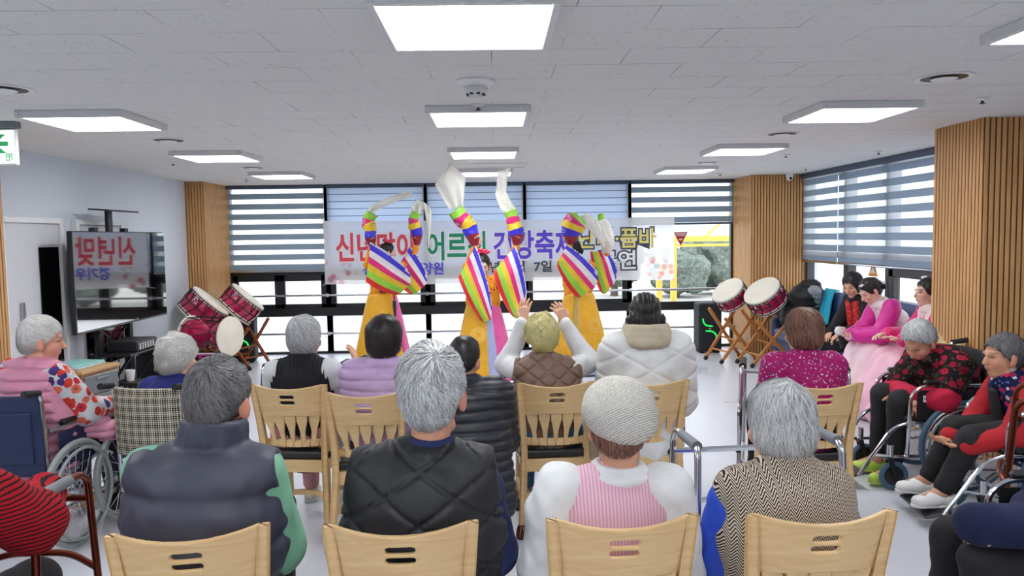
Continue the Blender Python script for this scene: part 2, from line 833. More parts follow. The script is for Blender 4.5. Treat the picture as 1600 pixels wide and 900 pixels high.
_bb = MB()
_bb.bar(wallpt(Y_BACK, 0.006, 0.045), wallpt(10.25, 0.006, 0.045), 0.012, 0.09)
kind(_bb.build('baseboard_left', M_WHITEP, smooth=False))


def slat_pillar(name, lo, hi, faces, pitch=0.0415, mat=M_SLAT):
    """box pillar clad with upright slats on the named faces"""
    b = MB()
    lo, hi = Vector(lo), Vector(hi)
    b.box((lo + hi) / 2, (hi.x - lo.x, hi.y - lo.y, hi.z - lo.z), m=1)
    zc, zh = (lo.z + hi.z) / 2, hi.z - lo.z
    w, dp = pitch * 0.70, 0.010
    for f in faces:
        if f in ('x-', 'x+'):
            x = lo.x if f == 'x-' else hi.x
            n = max(1, round((hi.y - lo.y) / pitch))
            for i in range(n):
                y = lo.y + (i + 0.5) * (hi.y - lo.y) / n
                b.box((x - (dp / 2 - 0.004) * (1 if f == 'x+' else -1), y, zc), (dp, w, zh), bev=0.002)
        else:
            y = lo.y if f == 'y-' else hi.y
            n = max(1, round((hi.x - lo.x) / pitch))
            for i in range(n):
                x = lo.x + (i + 0.5) * (hi.x - lo.x) / n
                b.box((x, y - (dp / 2 - 0.004) * (1 if f == 'y+' else -1), zc), (w, dp, zh), bev=0.002)
    return kind(b.build(name, [mat, M_SLATBACK], smooth=False))


slat_pillar('pillar', (3.51, 5.39, 0), (4.31, 6.0, CEIL), ('x-', 'y-', 'y+'))
slat_pillar('pillar', (3.55, 10.41, 0), (4.30, 11.30, CEIL), ('x-', 'y-'))
slat_pillar('pillar', (-4.16, 10.29, 0), (-3.89, 11.30, CEIL), ('x+', 'y-'))
slat_pillar('pillar', (-4.14, 5.3, 0), (-3.93, 6.17, CEIL), ('x+', 'y-', 'y+'))
slat_pillar('pillar', (3.51, -0.6, 0), (4.31, 0.02, CEIL), ('x-', 'y-', 'y+'))

# ------------------------------------------------------------------ windows
def mat_glass():
    t = NT('clear window glass')
    lw = t.n('LayerWeight')
    lw.inputs[0].default_value = .5
    fac = t.math('MULTIPLY_ADD', t.math('POWER', lw.outputs['Facing'], 5.0), .8, .02)
    tr = t.n('BsdfTransparent')
    tr.inputs[0].default_value = (0.96, 0.98, 0.98, 1)
    gl = t.n('BsdfGlossy')
    gl.inputs['Roughness'].default_value = 0.02
    mx = t.n('MixShader')
    t.set(mx.inputs[0], fac)
    t.set(mx.inputs[1], tr.outputs[0])
    t.set(mx.inputs[2], gl.outputs[0])
    return t.done(mx.outputs[0])


def mat_frosted():
    t = NT('white frosted glass')
    tl = t.n('BsdfTranslucent')
    tl.inputs[0].default_value = (0.97, 0.98, 1.0, 1)
    tr = t.n('BsdfTransparent')
    tr.inputs[0].default_value = (0.97, 0.98, 1.0, 1)
    mx = t.n('MixShader')
    mx.inputs[0].default_value = 0.55
    t.set(mx.inputs[1], tl.outputs[0])
    t.set(mx.inputs[2], tr.outputs[0])
    return t.done(mx.outputs[0])


M_GLASS = mat_glass()
M_FROST = mat_frosted()
BAYS = [(-3.89, -2.46), (-2.46, -1.0), (-1.0, 0.45), (0.45, 2.0), (2.0, 3.55)]
SASH = [2, 2, 2, 1, 0]


def window(n, x0, x1, sash):
    """one bay: frosted low panes, heavy transom, awning sashes (or a fixed pane), upper glass"""
    f = MB()
    y, d = Y_WIN, 0.09
    e = 0.035
    for x in (x0, x1):
        f.box((x, y, 1.55), (0.07, d, 1.88))
        f.box((x - 0.028, y, 0.31), (0.02, d, 0.62))
        f.box((x + 0.028, y, 0.31), (0.02, d, 0.62))
        f.box((x, y + 0.03, 0.31), (0.05, 0.03, 0.62))
    xc, w = (x0 + x1) / 2, x1 - x0
    f.box((xc, y, 0.625), (w, d + 0.02, 0.125))
    f.box((xc, y, 0.018), (w, d, 0.036))
    f.box((xc, y, 2.47), (w, d, 0.04))
    if sash:
        f.box((xc, y, 1.225), (w, d, 0.10))
        ww = (w - 0.07) / sash
        for i in range(sash):
            a = x0 + 0.035 + i * ww
            fw = 0.075
            for (zz, hh) in ((0.715, 0.06), (1.135, 0.10)):
                f.box((a + ww / 2, y - 0.02, zz), (ww, 0.06, hh), bev=0.004)
            for xx in (a + fw / 2, a + ww - fw / 2):
                f.box((xx, y - 0.02, 0.93), (fw, 0.06, 0.50), bev=0.004)
            f.box((a + ww / 2, y - 0.055, 0.722), (0.10, 0.02, 0.018), bev=0.003)
    root = kind(f.build('window_%d' % n, M_FRAME, smooth=False))
    g = MB()
    g.box((xc, y + 0.01, 1.58), (w - 0.06, 0.006, 1.78))
    g.build('pane', M_GLASS, root, smooth=False)
    g = MB()
    g.box((xc, y + 0.01, 0.30), (w - 0.06, 0.006, 0.52))
    g.build('frosted_pane', M_FROST, root, smooth=False)
    return root


for i, (a, c) in enumerate(BAYS):
    window(i + 1, a, c, SASH[i])

# right hand window: dark brown sashes above a sill
f = MB()
for (y0, y1) in ((6.2, 8.2), (8.2, 9.2), (9.2, 10.41)):
    f.box((XR + 0.06, y0 + 0.03, 1.6), (0.10, 0.07, 1.76))
    f.box((XR + 0.06, y1 - 0.03, 1.6), (0.10, 0.07, 1.76))
    f.box((XR + 0.06, (y0 + y1) / 2, 0.80), (0.10, y1 - y0, 0.12))
    f.box((XR + 0.06, (y0 + y1) / 2, 1.40), (0.10, y1 - y0, 0.07))
    f.box((XR + 0.06, (y0 + y1) / 2, 2.45), (0.10, y1 - y0, 0.08))
for z in (0.90, 1.24):
    f.box((XR + 0.01, 7.25, z), (0.07, 1.8, 0.09), bev=0.006)
for y in (6.4, 8.08):
    f.box((XR + 0.01, y, 1.07), (0.07, 0.10, 0.42), bev=0.006)
rw = kind(f.build('window_6', M_FRAMEB, smooth=False))
g = MB()
g.box((XR + 0.07, 8.3, 1.6), (0.006, 4.15, 1.7))
g.build('pane', M_GLASS, rw, smooth=False)
g = MB()
g.box((XR - 0.02, 8.3, 0.735), (0.09, 4.15, 0.03), bev=0.006)
g.build('sill', M_WHITEP, rw, smooth=False)

# stickers on the panes
def tri(mb, c, w, h, up, th, nrm='y', m=0):
    s = 1 if up else -1
    pts = [(-w / 2, -s * h / 2), (w / 2, -s * h / 2), (0, s * h / 2)]
    V = []
    for d in (-th / 2, th / 2):
        for (a, z) in pts:
            V.append((c[0] + a, c[1] + d, c[2] + z) if nrm == 'y' else (c[0] + d, c[1] + a, c[2] + z))
    return mb.add(V, [(0, 1, 2), (5, 4, 3), (0, 3, 4, 1), (1, 4, 5, 2), (2, 5, 3, 0)], m)


M_REDSIGN = plain('red sticker', (176, 38, 48), 0.5, noise=0.02)
M_SIGNWHITE = plain('sticker white', (240, 236, 232), 0.5, noise=0.01)
M_ORANGE = plain('orange sticker', (228, 140, 40), 0.5, noise=0.02)
b = MB()
tri(b, (2.773, Y_WIN - 0.004, 1.62), 0.215, 0.205, False, 0.004)
s1 = b.build('warning_sticker', M_REDSIGN, smooth=False)
tag(s1, 'red downward pointing triangle sticker on the clear pane beside the banner', 'sticker')
b = MB()
b.box((2.773, Y_WIN - 0.008, 1.698), (0.15, 0.003, 0.012))
for i in range(6):
    b.box((2.718 + i * 0.022, Y_WIN - 0.008, 1.672), (0.014, 0.003, 0.018))
b.box((2.773, Y_WIN - 0.008, 1.62), (0.07, 0.003, 0.008))
b.box((2.773, Y_WIN - 0.008, 1.605), (0.045, 0.003, 0.012))
b.build('lettering', M_SIGNWHITE, s1, smooth=False)
b = MB()
tri(b, (XR + 0.062, 8.63, 1.27), 0.22, 0.20, True, 0.004, 'x')
s2 = b.build('warning_sticker', M_ORANGE, smooth=False)
tag(s2, 'orange upright triangle sticker on the pane behind the sofa', 'sticker')
b = MB()
tri(b, (XR + 0.058, 8.63, 1.255), 0.12, 0.10, True, 0.003, 'x')
b.build('emblem', M_SIGNWHITE, s2, smooth=False)

# ------------------------------------------------------------------ handrails in front of the windows
def handrail(z, label):
    r = MB()
    r.tube([(-3.88, Y_WIN - 0.13, z), (3.53, Y_WIN - 0.13, z)], 0.017, 12)
    o = r.build('handrail', M_STEEL)
    tag(o, label, 'handrail')
    for (a, c) in BAYS:
        for x in (a, c) if a < -3 else (c,):
            k = MB()
            k.tube([(x, Y_WIN - 0.13, z), (x, Y_WIN - 0.04, z)], 0.012, 8)
            k.lathe([(0.028, -0.02), (0.03, 0), (0.028, 0.02)], 12, (x, Y_WIN - 0.13, z), rot=Matrix.Rotation(R(90), 3, 'Y'), cap=True)
            k.build('bracket', M_STEEL, o)
    return o


handrail(0.877, 'upper steel handrail running across the windows below the banner')
handrail(0.312, 'lower steel handrail running across the white frosted panes')

# ------------------------------------------------------------------ zebra roller blinds
def mat_blind(name, pitch, opaque, frac, z0, dark, light, lines):
    """alternating woven and sheer bands laid along Z"""
    t = NT(name)
    v = t.sep(t.obj())
    ph = t.math('FRACT', t.math('DIVIDE', t.math('SUBTRACT', v[2], z0), pitch))
    band = t.math('LESS_THAN', ph, frac)
    wv = t.noise(t.mapping(t.obj(), (60, 60, 900)), 1.0, 2)
    dcol = t.mix(t.math('MULTIPLY', wv, 0.25), dark, (1, 1, 1, 1), 'MULTIPLY')
    df = t.n('BsdfDiffuse')
    t.set(df.inputs[0], dcol)
    tl = t.n('BsdfTranslucent')
    t.set(tl.inputs[0], dark)
    m1 = t.n('MixShader')
    m1.inputs[0].default_value = opaque
    t.set(m1.inputs[1], df.outputs[0])
    t.set(m1.inputs[2], tl.outputs[0])
    tr = t.n('BsdfTransparent')
    d2 = t.n('BsdfDiffuse')
    d2.inputs[0].default_value = light
    t2 = t.n('BsdfTranslucent')
    t2.inputs[0].default_value = light
    m2 = t.n('MixShader')
    m2.inputs[0].default_value = 0.5
    t.set(m2.inputs[1], d2.outputs[0])
    t.set(m2.inputs[2], t2.outputs[0])
    m3 = t.n('MixShader')
    m3.inputs[0].default_value = lines
    t.set(m3.inputs[1], m2.outputs[0])
    t.set(m3.inputs[2], tr.outputs[0])
    m4 = t.n('MixShader')
    t.set(m4.inputs[0], band)
    t.set(m4.inputs[1], m3.outputs[0])
    t.set(m4.inputs[2], m1.outputs[0])
    return t.done(m4.outputs[0])


M_BLIND_OPEN = mat_blind('zebra blind open', 0.1475, 0.10, 0.56, 0.02, srgb(140, 158, 174), (0.92, 0.95, 1.0, 1), 0.62)
M_BLIND_SHUT = mat_blind('zebra blind closed', 0.105, 0.3, 0.10, 0.03, srgb(96, 112, 136), srgb(160, 176, 206), 0.05)
M_BLIND_SIDE = mat_blind('zebra blind side', 0.146, 0.12, 0.55, 0.0, srgb(150, 166, 184), (0.86, 0.91, 0.98, 1), 0.45)
M_CASSETTE = plain('blue grey blind cassette', (74, 88, 110), 0.5, noise=0.02)
M_CORD = plain('beige cord', (176, 140, 90), 0.6)


def blind(x0, x1, zb, mat, label):
    y = Y_WIN - 0.085
    xc, w = (x0 + x1) / 2, x1 - x0
    root = empty('roller_blind', (xc, y, zb), 0, label, 'blind', 'roller blinds on the window wall')
    k = MB()
    k.box((0, 0, 2.462 - zb), (w, 0.075, 0.055), bev=0.01)
    k.build('cassette', M_CASSETTE, root)
    s = MB()
    n = 24
    V = []
    for i in range(n + 1):
        z = (2.44 - zb) * i / n
        V += [(-w / 2 + 0.012, 0.0, z), (w / 2 - 0.012, 0.0, z)]
    s.add(V, [(2 * i, 2 * i + 1, 2 * i + 3, 2 * i + 2) for i in range(n)])
    s.build('fabric', mat, root, smooth=False)
    r = MB()
    r.box((0, 0, 0), (w - 0.01, 0.03, 0.03), bev=0.012)
    r.build('bottom_rail', M_CHROME if zb < 1.3 else M_CASSETTE, root)
    c = MB()
    c.tube([(w / 2 - 0.02, -0.03, 2.45 - zb), (w / 2 - 0.018, -0.032, 0.55)], 0.004, 6)
    c.build('pull_cord', M_CORD, root)
    return root


blind(-3.885, -2.475, 1.235, M_BLIND_OPEN, 'striped blind with open white bands beside the corner slat pillar and television')
blind(-2.45, -1.015, 1.26, M_BLIND_SHUT, 'closed blue grey blind behind the start of the banner, first of the three closed ones')
blind(-0.99, 0.44, 1.26, M_BLIND_SHUT, 'closed blue grey blind behind the middle dancer, second of the three closed ones')
blind(0.46, 1.99, 1.26, M_BLIND_SHUT, 'closed blue grey blind behind the dancer near the long-haired woman, third closed one')
blind(2.01, 3.54, 1.845, M_BLIND_OPEN, 'short striped blind above the clear pane with the red triangle')

root = empty('roller_blind', (XR - 0.03, 8.32, 1.30), 0, 'wide striped blind on the side window above the blue sofa', 'blind')
k = MB()
k.box((0, 0, 1.155), (0.08, 4.18, 0.07), bev=0.01)
k.build('cassette', M_CASSETTE, root)
for (a, c) in ((-2.09, 1.02), (1.035, 2.09)):
    s = MB()
    V = []
    for i in range(25):
        z = 1.12 * i / 24
        V += [(0, a, z), (0, c, z)]
    s.add(V, [(2 * i, 2 * i + 1, 2 * i + 3, 2 * i + 2) for i in range(24)])
    s.build('fabric', M_BLIND_SIDE, root, smooth=False)
    r = MB()
    r.box((0, (a + c) / 2, 0), (0.03, c - a, 0.03), bev=0.01)
    r.build('bottom_rail', M_CHROME, root)

# ------------------------------------------------------------------ ceiling lights and fittings
def mat_emit(name, col, s):
    t = NT(name)
    e = t.n('Emission')
    e.inputs[0].default_value = col
    e.inputs[1].default_value = s
    return t.done(e.outputs[0])


M_PANEL = mat_emit('lit diffuser', (0.97, 0.985, 1.0, 1), PANEL_STRENGTH)


def panel(x, y, label):
    root = empty('ceiling_light', (x, y, CEIL), 0, label, 'ceiling light', 'square panel lights on the ceiling')
    b = MB()
    W, t = 0.64, 0.028
    for sx in (-1, 1):
        b.box((sx * (W / 2 - t / 2), 0, -0.022), (t, W, 0.044), bev=0.003)
        b.box((0, sx * (W / 2 - t / 2), -0.022), (W - 2 * t, t, 0.044), bev=0.003)
    b.build('frame', M_LAMPFR, root, smooth=False)
    d = MB()
    d.box((0, 0, -0.034), (W - 2 * t, W - 2 * t, 0.012))
    d.build('diffuser', M_PANEL, root, smooth=False)
    return root


LX = (-2.543, -0.087, 2.339)
LY = (2.83, 4.978, 7.126, 9.274)
_where = {
    (0, 1): 'square panel light near the green exit sign', (0, 2): 'square panel light above the standing television',
    (0, 3): 'square panel light before the striped blind at the television end', (1, 0): 'largest square panel light, overhead and closest to the viewer',
    (1, 1): 'square panel light just beyond the smoke detector', (1, 2): 'third square panel light of the middle row, over the dancers',
    (1, 3): 'last square panel light of the middle row, partly behind the raised white sleeves', (2, 0): 'square panel light cut off by the edge above the big slat pillar',
    (2, 1): 'square panel light between the big slat pillar and the large round vent', (2, 2): 'square panel light before the side window blind',
    (2, 3): 'square panel light before the corner pillar with the camera', (0, 0): 'square panel light beside the first air vent, out of sight overhead'}
for i, x in enumerate(LX):
    for j, y in enumerate(LY):
        panel(x, y, _where[(i, j)])
for i, x in enumerate(LX):
    for j, y in enumerate((0.68, -1.47)):
        panel(x, y, 'square panel light on the ceiling behind the viewer')


def vent(x, y, label):
    o = MB()
    o.lathe([(0.120, -0.001), (0.145, -0.002), (0.142, -0.005), (0.118, -0.005), (0.112, -0.003)], 40, (0, 0, 0), 0)
    root = empty('air_vent', (x, y, CEIL), 0, label, 'air vent', 'round air vents on the ceiling')
    o.build('ring', M_WHITEP, root)
    d = MB()
    d.lathe([(0.0, -0.014), (0.045, -0.014), (0.062, -0.012), (0.066, -0.009), (0.05, -0.006)], 32)
    d.build('disc', M_WHITEP, root)
    c = MB()
    c.lathe([(0.0, -0.003), (0.112, -0.003)], 32)
    c.build('opening', M_BLACKP, root)
    return root


vent(2.373, 3.986, 'largest round air vent, between two panel lights before the big slat pillar')
vent(2.346, 6.157, 'small round air vent, second from the viewer on the sofa side')
vent(2.408, 8.547, 'smallest round air vent on the sofa side, close to the last panel light')
vent(-2.555, 6.087, 'round air vent between the exit sign panel light and the next')
vent(-2.641, 8.447, 'smallest round air vent on the television side')
vent(-2.519, 4.022, 'round air vent at the edge above the green exit sign')

root = empty('smoke_detector', (-0.084, 3.956, CEIL), 0, 'white round smoke detector with speaker dome on the ceiling middle', 'smoke detector')
b = MB()
b.lathe([(0.0, -0.001), (0.10, -0.002), (0.098, -0.012), (0.075, -0.026), (0.055, -0.03)], 40)
b.build('base', M_WHITEP, root)
b = MB()
b.lathe([(0.055, -0.028), (0.062, -0.034), (0.062, -0.05), (0.05, -0.064), (0.036, -0.07), (0.03, -0.082), (0.0, -0.085)], 40)
b.build('sensor_head', M_LAMPFR, root)
b = MB()
for k in range(8):
    a = k * math.pi / 4 + 0.3
    b.box((0.044 * math.cos(a), 0.044 * math.sin(a), -0.0665), (0.012, 0.016, 0.012), (0, 0, a))
b.build('slot', M_BLACKP, root)


def sprinkler(x, y, label):
    root = empty('sprinkler', (x, y, CEIL), 0, label, 'sprinkler', 'small sprinkler heads on the ceiling')
    b = MB()
    b.lathe([(0.0, -0.001), (0.036, -0.002), (0.034, -0.008), (0.014, -0.012), (0.012, -0.02)], 20)
    b.build('plate', M_WHITEP, root)
    c = MB()
    c.lathe([(0.008, -0.012), (0.008, -0.03), (0.0, -0.03)], 10)
    c.lathe([(0.0, -0.031), (0.017, -0.032), (0.017, -0.035), (0.0, -0.036)], 14)
    c.build('head', M_BLACKP, root)


for (x, y, l) in ((-0.086, 4.634, 'small sprinkler head beside the smoke detector'), (2.985, 4.61, 'small sprinkler head before the big slat pillar'),
                  (2.996, 7.757, 'small sprinkler head between two panel lights on the sofa side'), (3.859, 7.564, 'small sprinkler head before the wide side blind, beside the big pillar'),
                  (3.877, 9.39, 'small sprinkler head above the camera, before the side blind'), (3.02, 10.107, 'farthest small sprinkler head on the sofa side'),
                  (-3.211, 7.733, 'small sprinkler head over the television'), (-3.217, 10.006, 'small sprinkler head near the corner slat pillar by the television')):
    sprinkler(x, y, l)

# recessed access hatch outline near the last middle light
b = MB()
for s in (-1, 1):
    b.box((s * 0.42, 0, -0.003), (0.012, 0.5, 0.006))
    b.box((0, s * 0.25, -0.003), (0.85, 0.012, 0.006))
o = b.build('ceiling_hatch', M_LAMPFR, smooth=False)
o.location = (-0.05, 8.55, CEIL)
tag(o, 'thin white frame of an access hatch on the ceiling above the dancers', 'hatch')

# dome camera on the corner pillar
root = empty('security_camera', (4.02, 10.27, 2.49), 0, 'small white dome security camera on the ceiling by the corner pillar', 'camera')
b = MB()
b.lathe([(0.0, 0), (0.05, 0), (0.05, -0.03), (0.045, -0.05)], 24)
b.build('mount', M_WHITEP, root)
b = MB()
b.lathe([(0.045, -0.048), (0.043, -0.07), (0.03, -0.09), (0.0, -0.098)], 24)
b.build('dome', M_WHITEP, root)
b = MB()
b.lathe([(0.0, 0.012), (0.018, 0.008), (0.02, 0.0)], 16, (0, -0.04, -0.068), rot=Matrix.Rotation(R(80), 3, 'X'))
b.build('lens', M_BLACKP, root)

# exit sign, hanging edge-on to the aisle
M_SIGNGREEN = plain('exit sign green', (70, 214, 130), 0.5, noise=0.01)
M_SIGNPALE = mat_emit('lit sign face', srgb(222, 240, 228), 0.85)
root = empty('exit_sign', (-3.32, 5.08, CEIL), 0, 'hanging exit sign with a green arrow on a pale lit face', 'exit sign')
b = MB()
b.box((0, 0, -0.022), (0.44, 0.07, 0.044), bev=0.004)
b.build('bracket', M_GREYP, root)
b = MB()
b.box((0, 0, -0.165), (0.42, 0.03, 0.235), bev=0.006)
b.build('housing', M_WHITEP, root)
b = MB()
b.box((0, -0.016, -0.165), (0.40, 0.004, 0.215))
b.build('face', M_SIGNPALE, root, smooth=False)
b = MB()
b.box((0.10, -0.0185, -0.145), (0.12, 0.003, 0.028))
V = []
for d in (-0.0200, -0.0170):
    V += [(0.075, d, -0.145), (0.145, d, -0.085), (0.105, d, -0.085), (0.035, d, -0.145), (0.105, d, -0.205), (0.145, d, -0.205)]
b.add(V, [(0, 1, 2, 3), (0, 3, 4, 5), (9, 8, 7, 6), (11, 10, 9, 6), (2, 1, 7, 8), (1, 0, 6, 7), (3, 2, 8, 9), (4, 3, 9, 10), (0, 5, 11, 6), (5, 4, 10, 11)])
for (x, z, w, h) in ((0.163, -0.212, 0.04, 0.005), (0.163, -0.226, 0.04, 0.004), (0.145, -0.232, 0.004, 0.042), (0.181, -0.232, 0.004, 0.042),
                     (0.163, -0.232, 0.004, 0.042), (0.155, -0.252, 0.024, 0.004)):
    b.box((x, -0.0185, z), (w, 0.003, h))
b.build('arrow', M_SIGNGREEN, root, smooth=False)

# ------------------------------------------------------------------ doors on the left wall
M_DOORW = plain('white door', (214, 214, 220), 0.5, noise=0.01)
M_DARKGLASS = plain('dark glass', (10, 13, 16), 0.05, spec=0.6, noise=0.02)


def wbox(mb, y0, y1, z0, z1, off, th, m=0, bev=0.0):
    """box lying on the left wall"""
    a, c = wallpt((y0 + y1) / 2, off + th / 2, (z0 + z1) / 2), abs(y1 - y0)
    mb.box(a, (th, c, z1 - z0), (0, 0, math.atan(0.0302)), m, bev)


def door(n, y0, y1, top, gl, handle_y):
    b = MB()
    wbox(b, y0, y1, 0.0, top, 0.0, 0.035, bev=0.004)
    o = kind(b.build('door_%d' % n, M_DOORW, smooth=False))
    c = MB()
    for (a, e, z0, z1) in ((y0 - 0.05, y0, 0, top + 0.05), (y1, y1 + 0.05, 0, top + 0.05), (y0, y1, top, top + 0.05)):
        wbox(c, a, e, z0, z1, 0.0, 0.06, bev=0.004)
    c.build('door_frame', M_WHITEP, o, smooth=False)
    g = MB()
    wbox(g, gl[0], gl[1], gl[2], gl[3], 0.036, 0.008)
    g.build('glass_panel', M_DARKGLASS, o, smooth=False)
    h = MB()
    wbox(h, handle_y - 0.02, handle_y + 0.02, 1.0, 1.2, 0.036, 0.03, bev=0.008)
    h.build('door_handle', M_STEEL, o)


door(1, 6.22, 7.06, 1.87, (6.72, 7.03, 0.45, 1.66), 6.42)
door(2, 7.40, 8.28, 1.87, (7.46, 8.24, 0.45, 1.80), 7.44)
# ------------------------------------------------------------------ beech dining chair
def mat_beech():
    t = NT('light beech')
    v = t.obj()
    n = t.noise(t.mapping(v, (3, 3, 22)), 1.6, 5, 0.55, 1.2)
    n2 = t.noise(t.mapping(v, (5, 5, 60)), 3.0, 3, 0.5)
    c = t.ramp(n, [(0.25, srgb(216, 178, 124)), (0.75, srgb(236, 206, 156))])
    c = t.mix(t.math('MULTIPLY', n2, 0.22), c, srgb(196, 152, 96))
    return t.done(t.bsdf(c, 0.34, 0, t.bump(n2, 0.04, 0.002), spec=0.4))


M_BEECH = mat_beech()
M_LEATHER = plain('black seat leather', (30, 29, 30), 0.38, noise=0.05, bump=0.1, bscale=300)
M_SOCK = plain('brown leg sock', (74, 38, 26), 0.7, noise=0.1, bump=0.2, bscale=300)
M_SOCKST = plain('pale stitching', (196, 168, 132), 0.7)


def make_chair():
    """origin on the floor under the seat, sitter faces +Y"""
    root = empty('dining_chair')
    # rear posts, swept back and out towards the top and the foot
    for s in (-1, 1):
        path = smooth_path([(s * .205, -.275, 0.0), (s * .192, -.235, .20), (s * .180, -.200, .44), (s * .186, -.215, .62), (s * .205, -.268, .88)], 6)
        b = MB()
        n = len(path)
        V = []
        for i, p in enumerate(path):
            t = i / (n - 1)
            w, d = .0165 + .003 * math.sin(t * 3.1), .017 + .008 * math.sin(t * 3.1)
            for (a, c) in ((-1, -1), (1, -1), (1, 1), (-1, 1)):
                for q in ((.72, 1), (1, .72)) if a * c > 0 else ((1, .72), (.72, 1)):
                    V.append((p[0] + a * w * q[0], p[1] + c * d * q[1], p[2]))
        k = 8
        F = [(i * k + j, i * k + (j + 1) % k, (i + 1) * k + (j + 1) % k, (i + 1) * k + j) for i in range(n - 1) for j in range(k)]
        F += [tuple(range(k))[::-1], tuple((n - 1) * k + j for j in range(k))]
        b.add(V, F)
        b.build('back_post', M_BEECH, root, sharp=50)
        b = MB()
        b.bar((s * .185, .185, .0), (s * .180, .17, .43), .034, .034, bev=.006)
        b.build('leg', M_BEECH, root, sharp=40)
        for (x, y) in ((s * .204, -.272), (s * .185, .185)):
            q = MB()
            q.lathe([(.020, .0), (.030, .004), (.033, .025), (.029, .055), (.022, .075), (.019, .078)], 16, (x, y, 0), cap=True)
            so = q.build('leg_sock', M_SOCK, root)
            w = MB()
            for dx in (-.012, .012):
                w.tube(smooth_path([(x + dx * .4, y - .022, .077), (x + dx, y - .033, .05), (x + dx * 1.2, y - .034, .02)], 3), .0018, 5)
            w.build('stitching', M_SOCKST, so)
    # curved top rail with two slots
    cv = lambda x: -.262 - .052 * (1 - (x / .2) ** 2) + .02

    def rail(P):
        x, y, z = P[:, 0], P[:, 1], P[:, 2]
        dy = np.abs(y - (cv(x) + (.80 - z) * .30)) - .0095
        top = .883 - .022 * (1 - (x / .19) ** 2)
        bot = .690 + .012 * (1 - (x / .19) ** 2)
        dz = np.maximum(z - top, bot - z)
        dx = np.abs(x) - .192
        d = np.maximum(np.maximum(dx, dz), dy)
        for zc in (.815, .781):
            sx = np.maximum(np.abs(x) - .032, 0)
            sl = np.sqrt(sx ** 2 + (z - zc) ** 2) - .0115
            d = np.maximum(d, -sl)
        return d
    V, F = polygonise(rail, .0042, lo=(-.2, -.36, .67), hi=(.2, -.19, .895))
    nobj('top_rail', V, F, M_BEECH, root, True, sharp=None)
    # slats flaring to the top
    for k in range(5):
        x = (-2 + k) * .066
        b = MB()
        V = []
        prof = [(.530, .010), (.56, .011), (.60, .014), (.635, .021), (.665, .029), (.70, .031)]
        for (z, w) in prof:
            xx = x * (0.86 + .16 * (z - .53) / .17)
            y0 = cv(xx) + (.80 - z) * .30 + .004
            for (a, c) in ((-1, -1), (1, -1), (1, 1), (-1, 1)):
                V.append((xx + a * w, y0 + c * .007, z))
        n = len(prof)
        F = [(i * 4 + j, i * 4 + (j + 1) % 4, (i + 1) * 4 + (j + 1) % 4, (i + 1) * 4 + j) for i in range(n - 1) for j in range(4)]
        F += [(3, 2, 1, 0), tuple((n - 1) * 4 + j for j in range(4))]
        b.add(V, F)
        b.build('slat', M_BEECH, root, sharp=40)
    b = MB()
    pts = [(x, cv(x) + .27 * .30 + .008, .528) for x in np.linspace(-.183, .183, 9)]
    for a, c in zip(pts[:-1], pts[1:]):
        b.bar(a, c, .022, .042, bev=.004)
    b.build('lower_rail', M_BEECH, root, sharp=40)
    # seat frame and cushion
    b = MB()
    b.bar((-.185, -.20, .395), (.185, -.20, .395), .022, .072, bev=.004)
    b.bar((-.185, .185, .405), (.185, .185, .405), .022, .06, bev=.004)
    for s in (-1, 1):
        b.bar((s * .186, -.20, .398), (s * .186, .185, .405), .022, .06, bev=.004)
    b.build('seat_frame', M_BEECH, root, sharp=40)
    bl = Blob(.01)
    bl += rbox((0, 0.0, .458), (.205, .205, .024), .02)
    bl += ell((0, 0, .468), (.18, .18, .028))
    sdf_obj('seat', bl, .009, M_LEATHER, root)
    # bowed stretchers
    b = MB()
    for s in (-1, 1):
        b.tube([(s * .192, -.235, .20), (s * .186, 0, .205), (s * .185, .185, .21)], .011, 8)
    pts = smooth_path([(-.19, -.19, .205), (-.09, -.115, .205), (0, -.09, .205), (.09, -.115, .205), (.19, -.19, .205)], 5)
    for a, c in zip(pts[:-1], pts[1:]):
        b.bar(a, c, .016, .034, bev=.003)
    b.build('stretcher', M_BEECH, root, sharp=40)
    return root


CH = make_chair()
CHAIRS = [  # x, y of seat centre, turn, label
    (-.915, 2.37, R(8), 'beech chair under the man in the grey puffer vest'),
    (-0.285, 2.38, R(1), 'beech chair with two dark slots under the man in the black quilted vest'),
    (0.345, 2.39, R(2), 'beech chair under the woman in the white knit hat'),
    (0.925, 2.39, R(2), 'beech chair with two slots under the person in the herringbone vest'),
    (-1.145, 4.50, R(-6), 'beech slatted chair under the grey-haired person in the black ribbed vest'),
    (-0.690, 4.25, R(-3), 'beech slatted chair under the person in the lilac puffer jacket'),
    (0.315, 4.42, R(3), 'beech slatted chair under the blond person in the brown quilted vest'),
    (0.84, 4.42, R(3), 'beech chair under the long-haired woman in the white padded jacket'),
    (1.735, 4.24, R(2), 'beech slatted chair under the person in the magenta patterned shirt'),
    (3.22, 5.72, R(80), 'beech chair standing against the big slat pillar behind the hunched woman'),
]
for i, (x, y, a, l) in enumerate(CHAIRS):
    if i == 0:
        CH.location, CH.rotation_euler = (x, y, 0), (0, 0, a)
        tag(CH, l, 'chair', 'beech dining chairs')
    else:
        retag_copy(CH, (x, y, 0), a, l)

# ------------------------------------------------------------------ wheelchair
M_TYREG = plain('pale grey tyre', (150, 158, 156), 0.6, noise=0.03)
M_TYREB = plain('blue grey tyre', (74, 104, 128), 0.6, noise=0.03)
M_NAVYUP = plain('navy upholstery', (28, 40, 78), 0.6, noise=0.06, bump=0.2, bscale=500)
M_BLACKUP = plain('black upholstery', (24, 25, 30), 0.6, noise=0.06, bump=0.2, bscale=500)
M_TAG = plain('white inventory tag', (236, 238, 240), 0.5, noise=0.01)


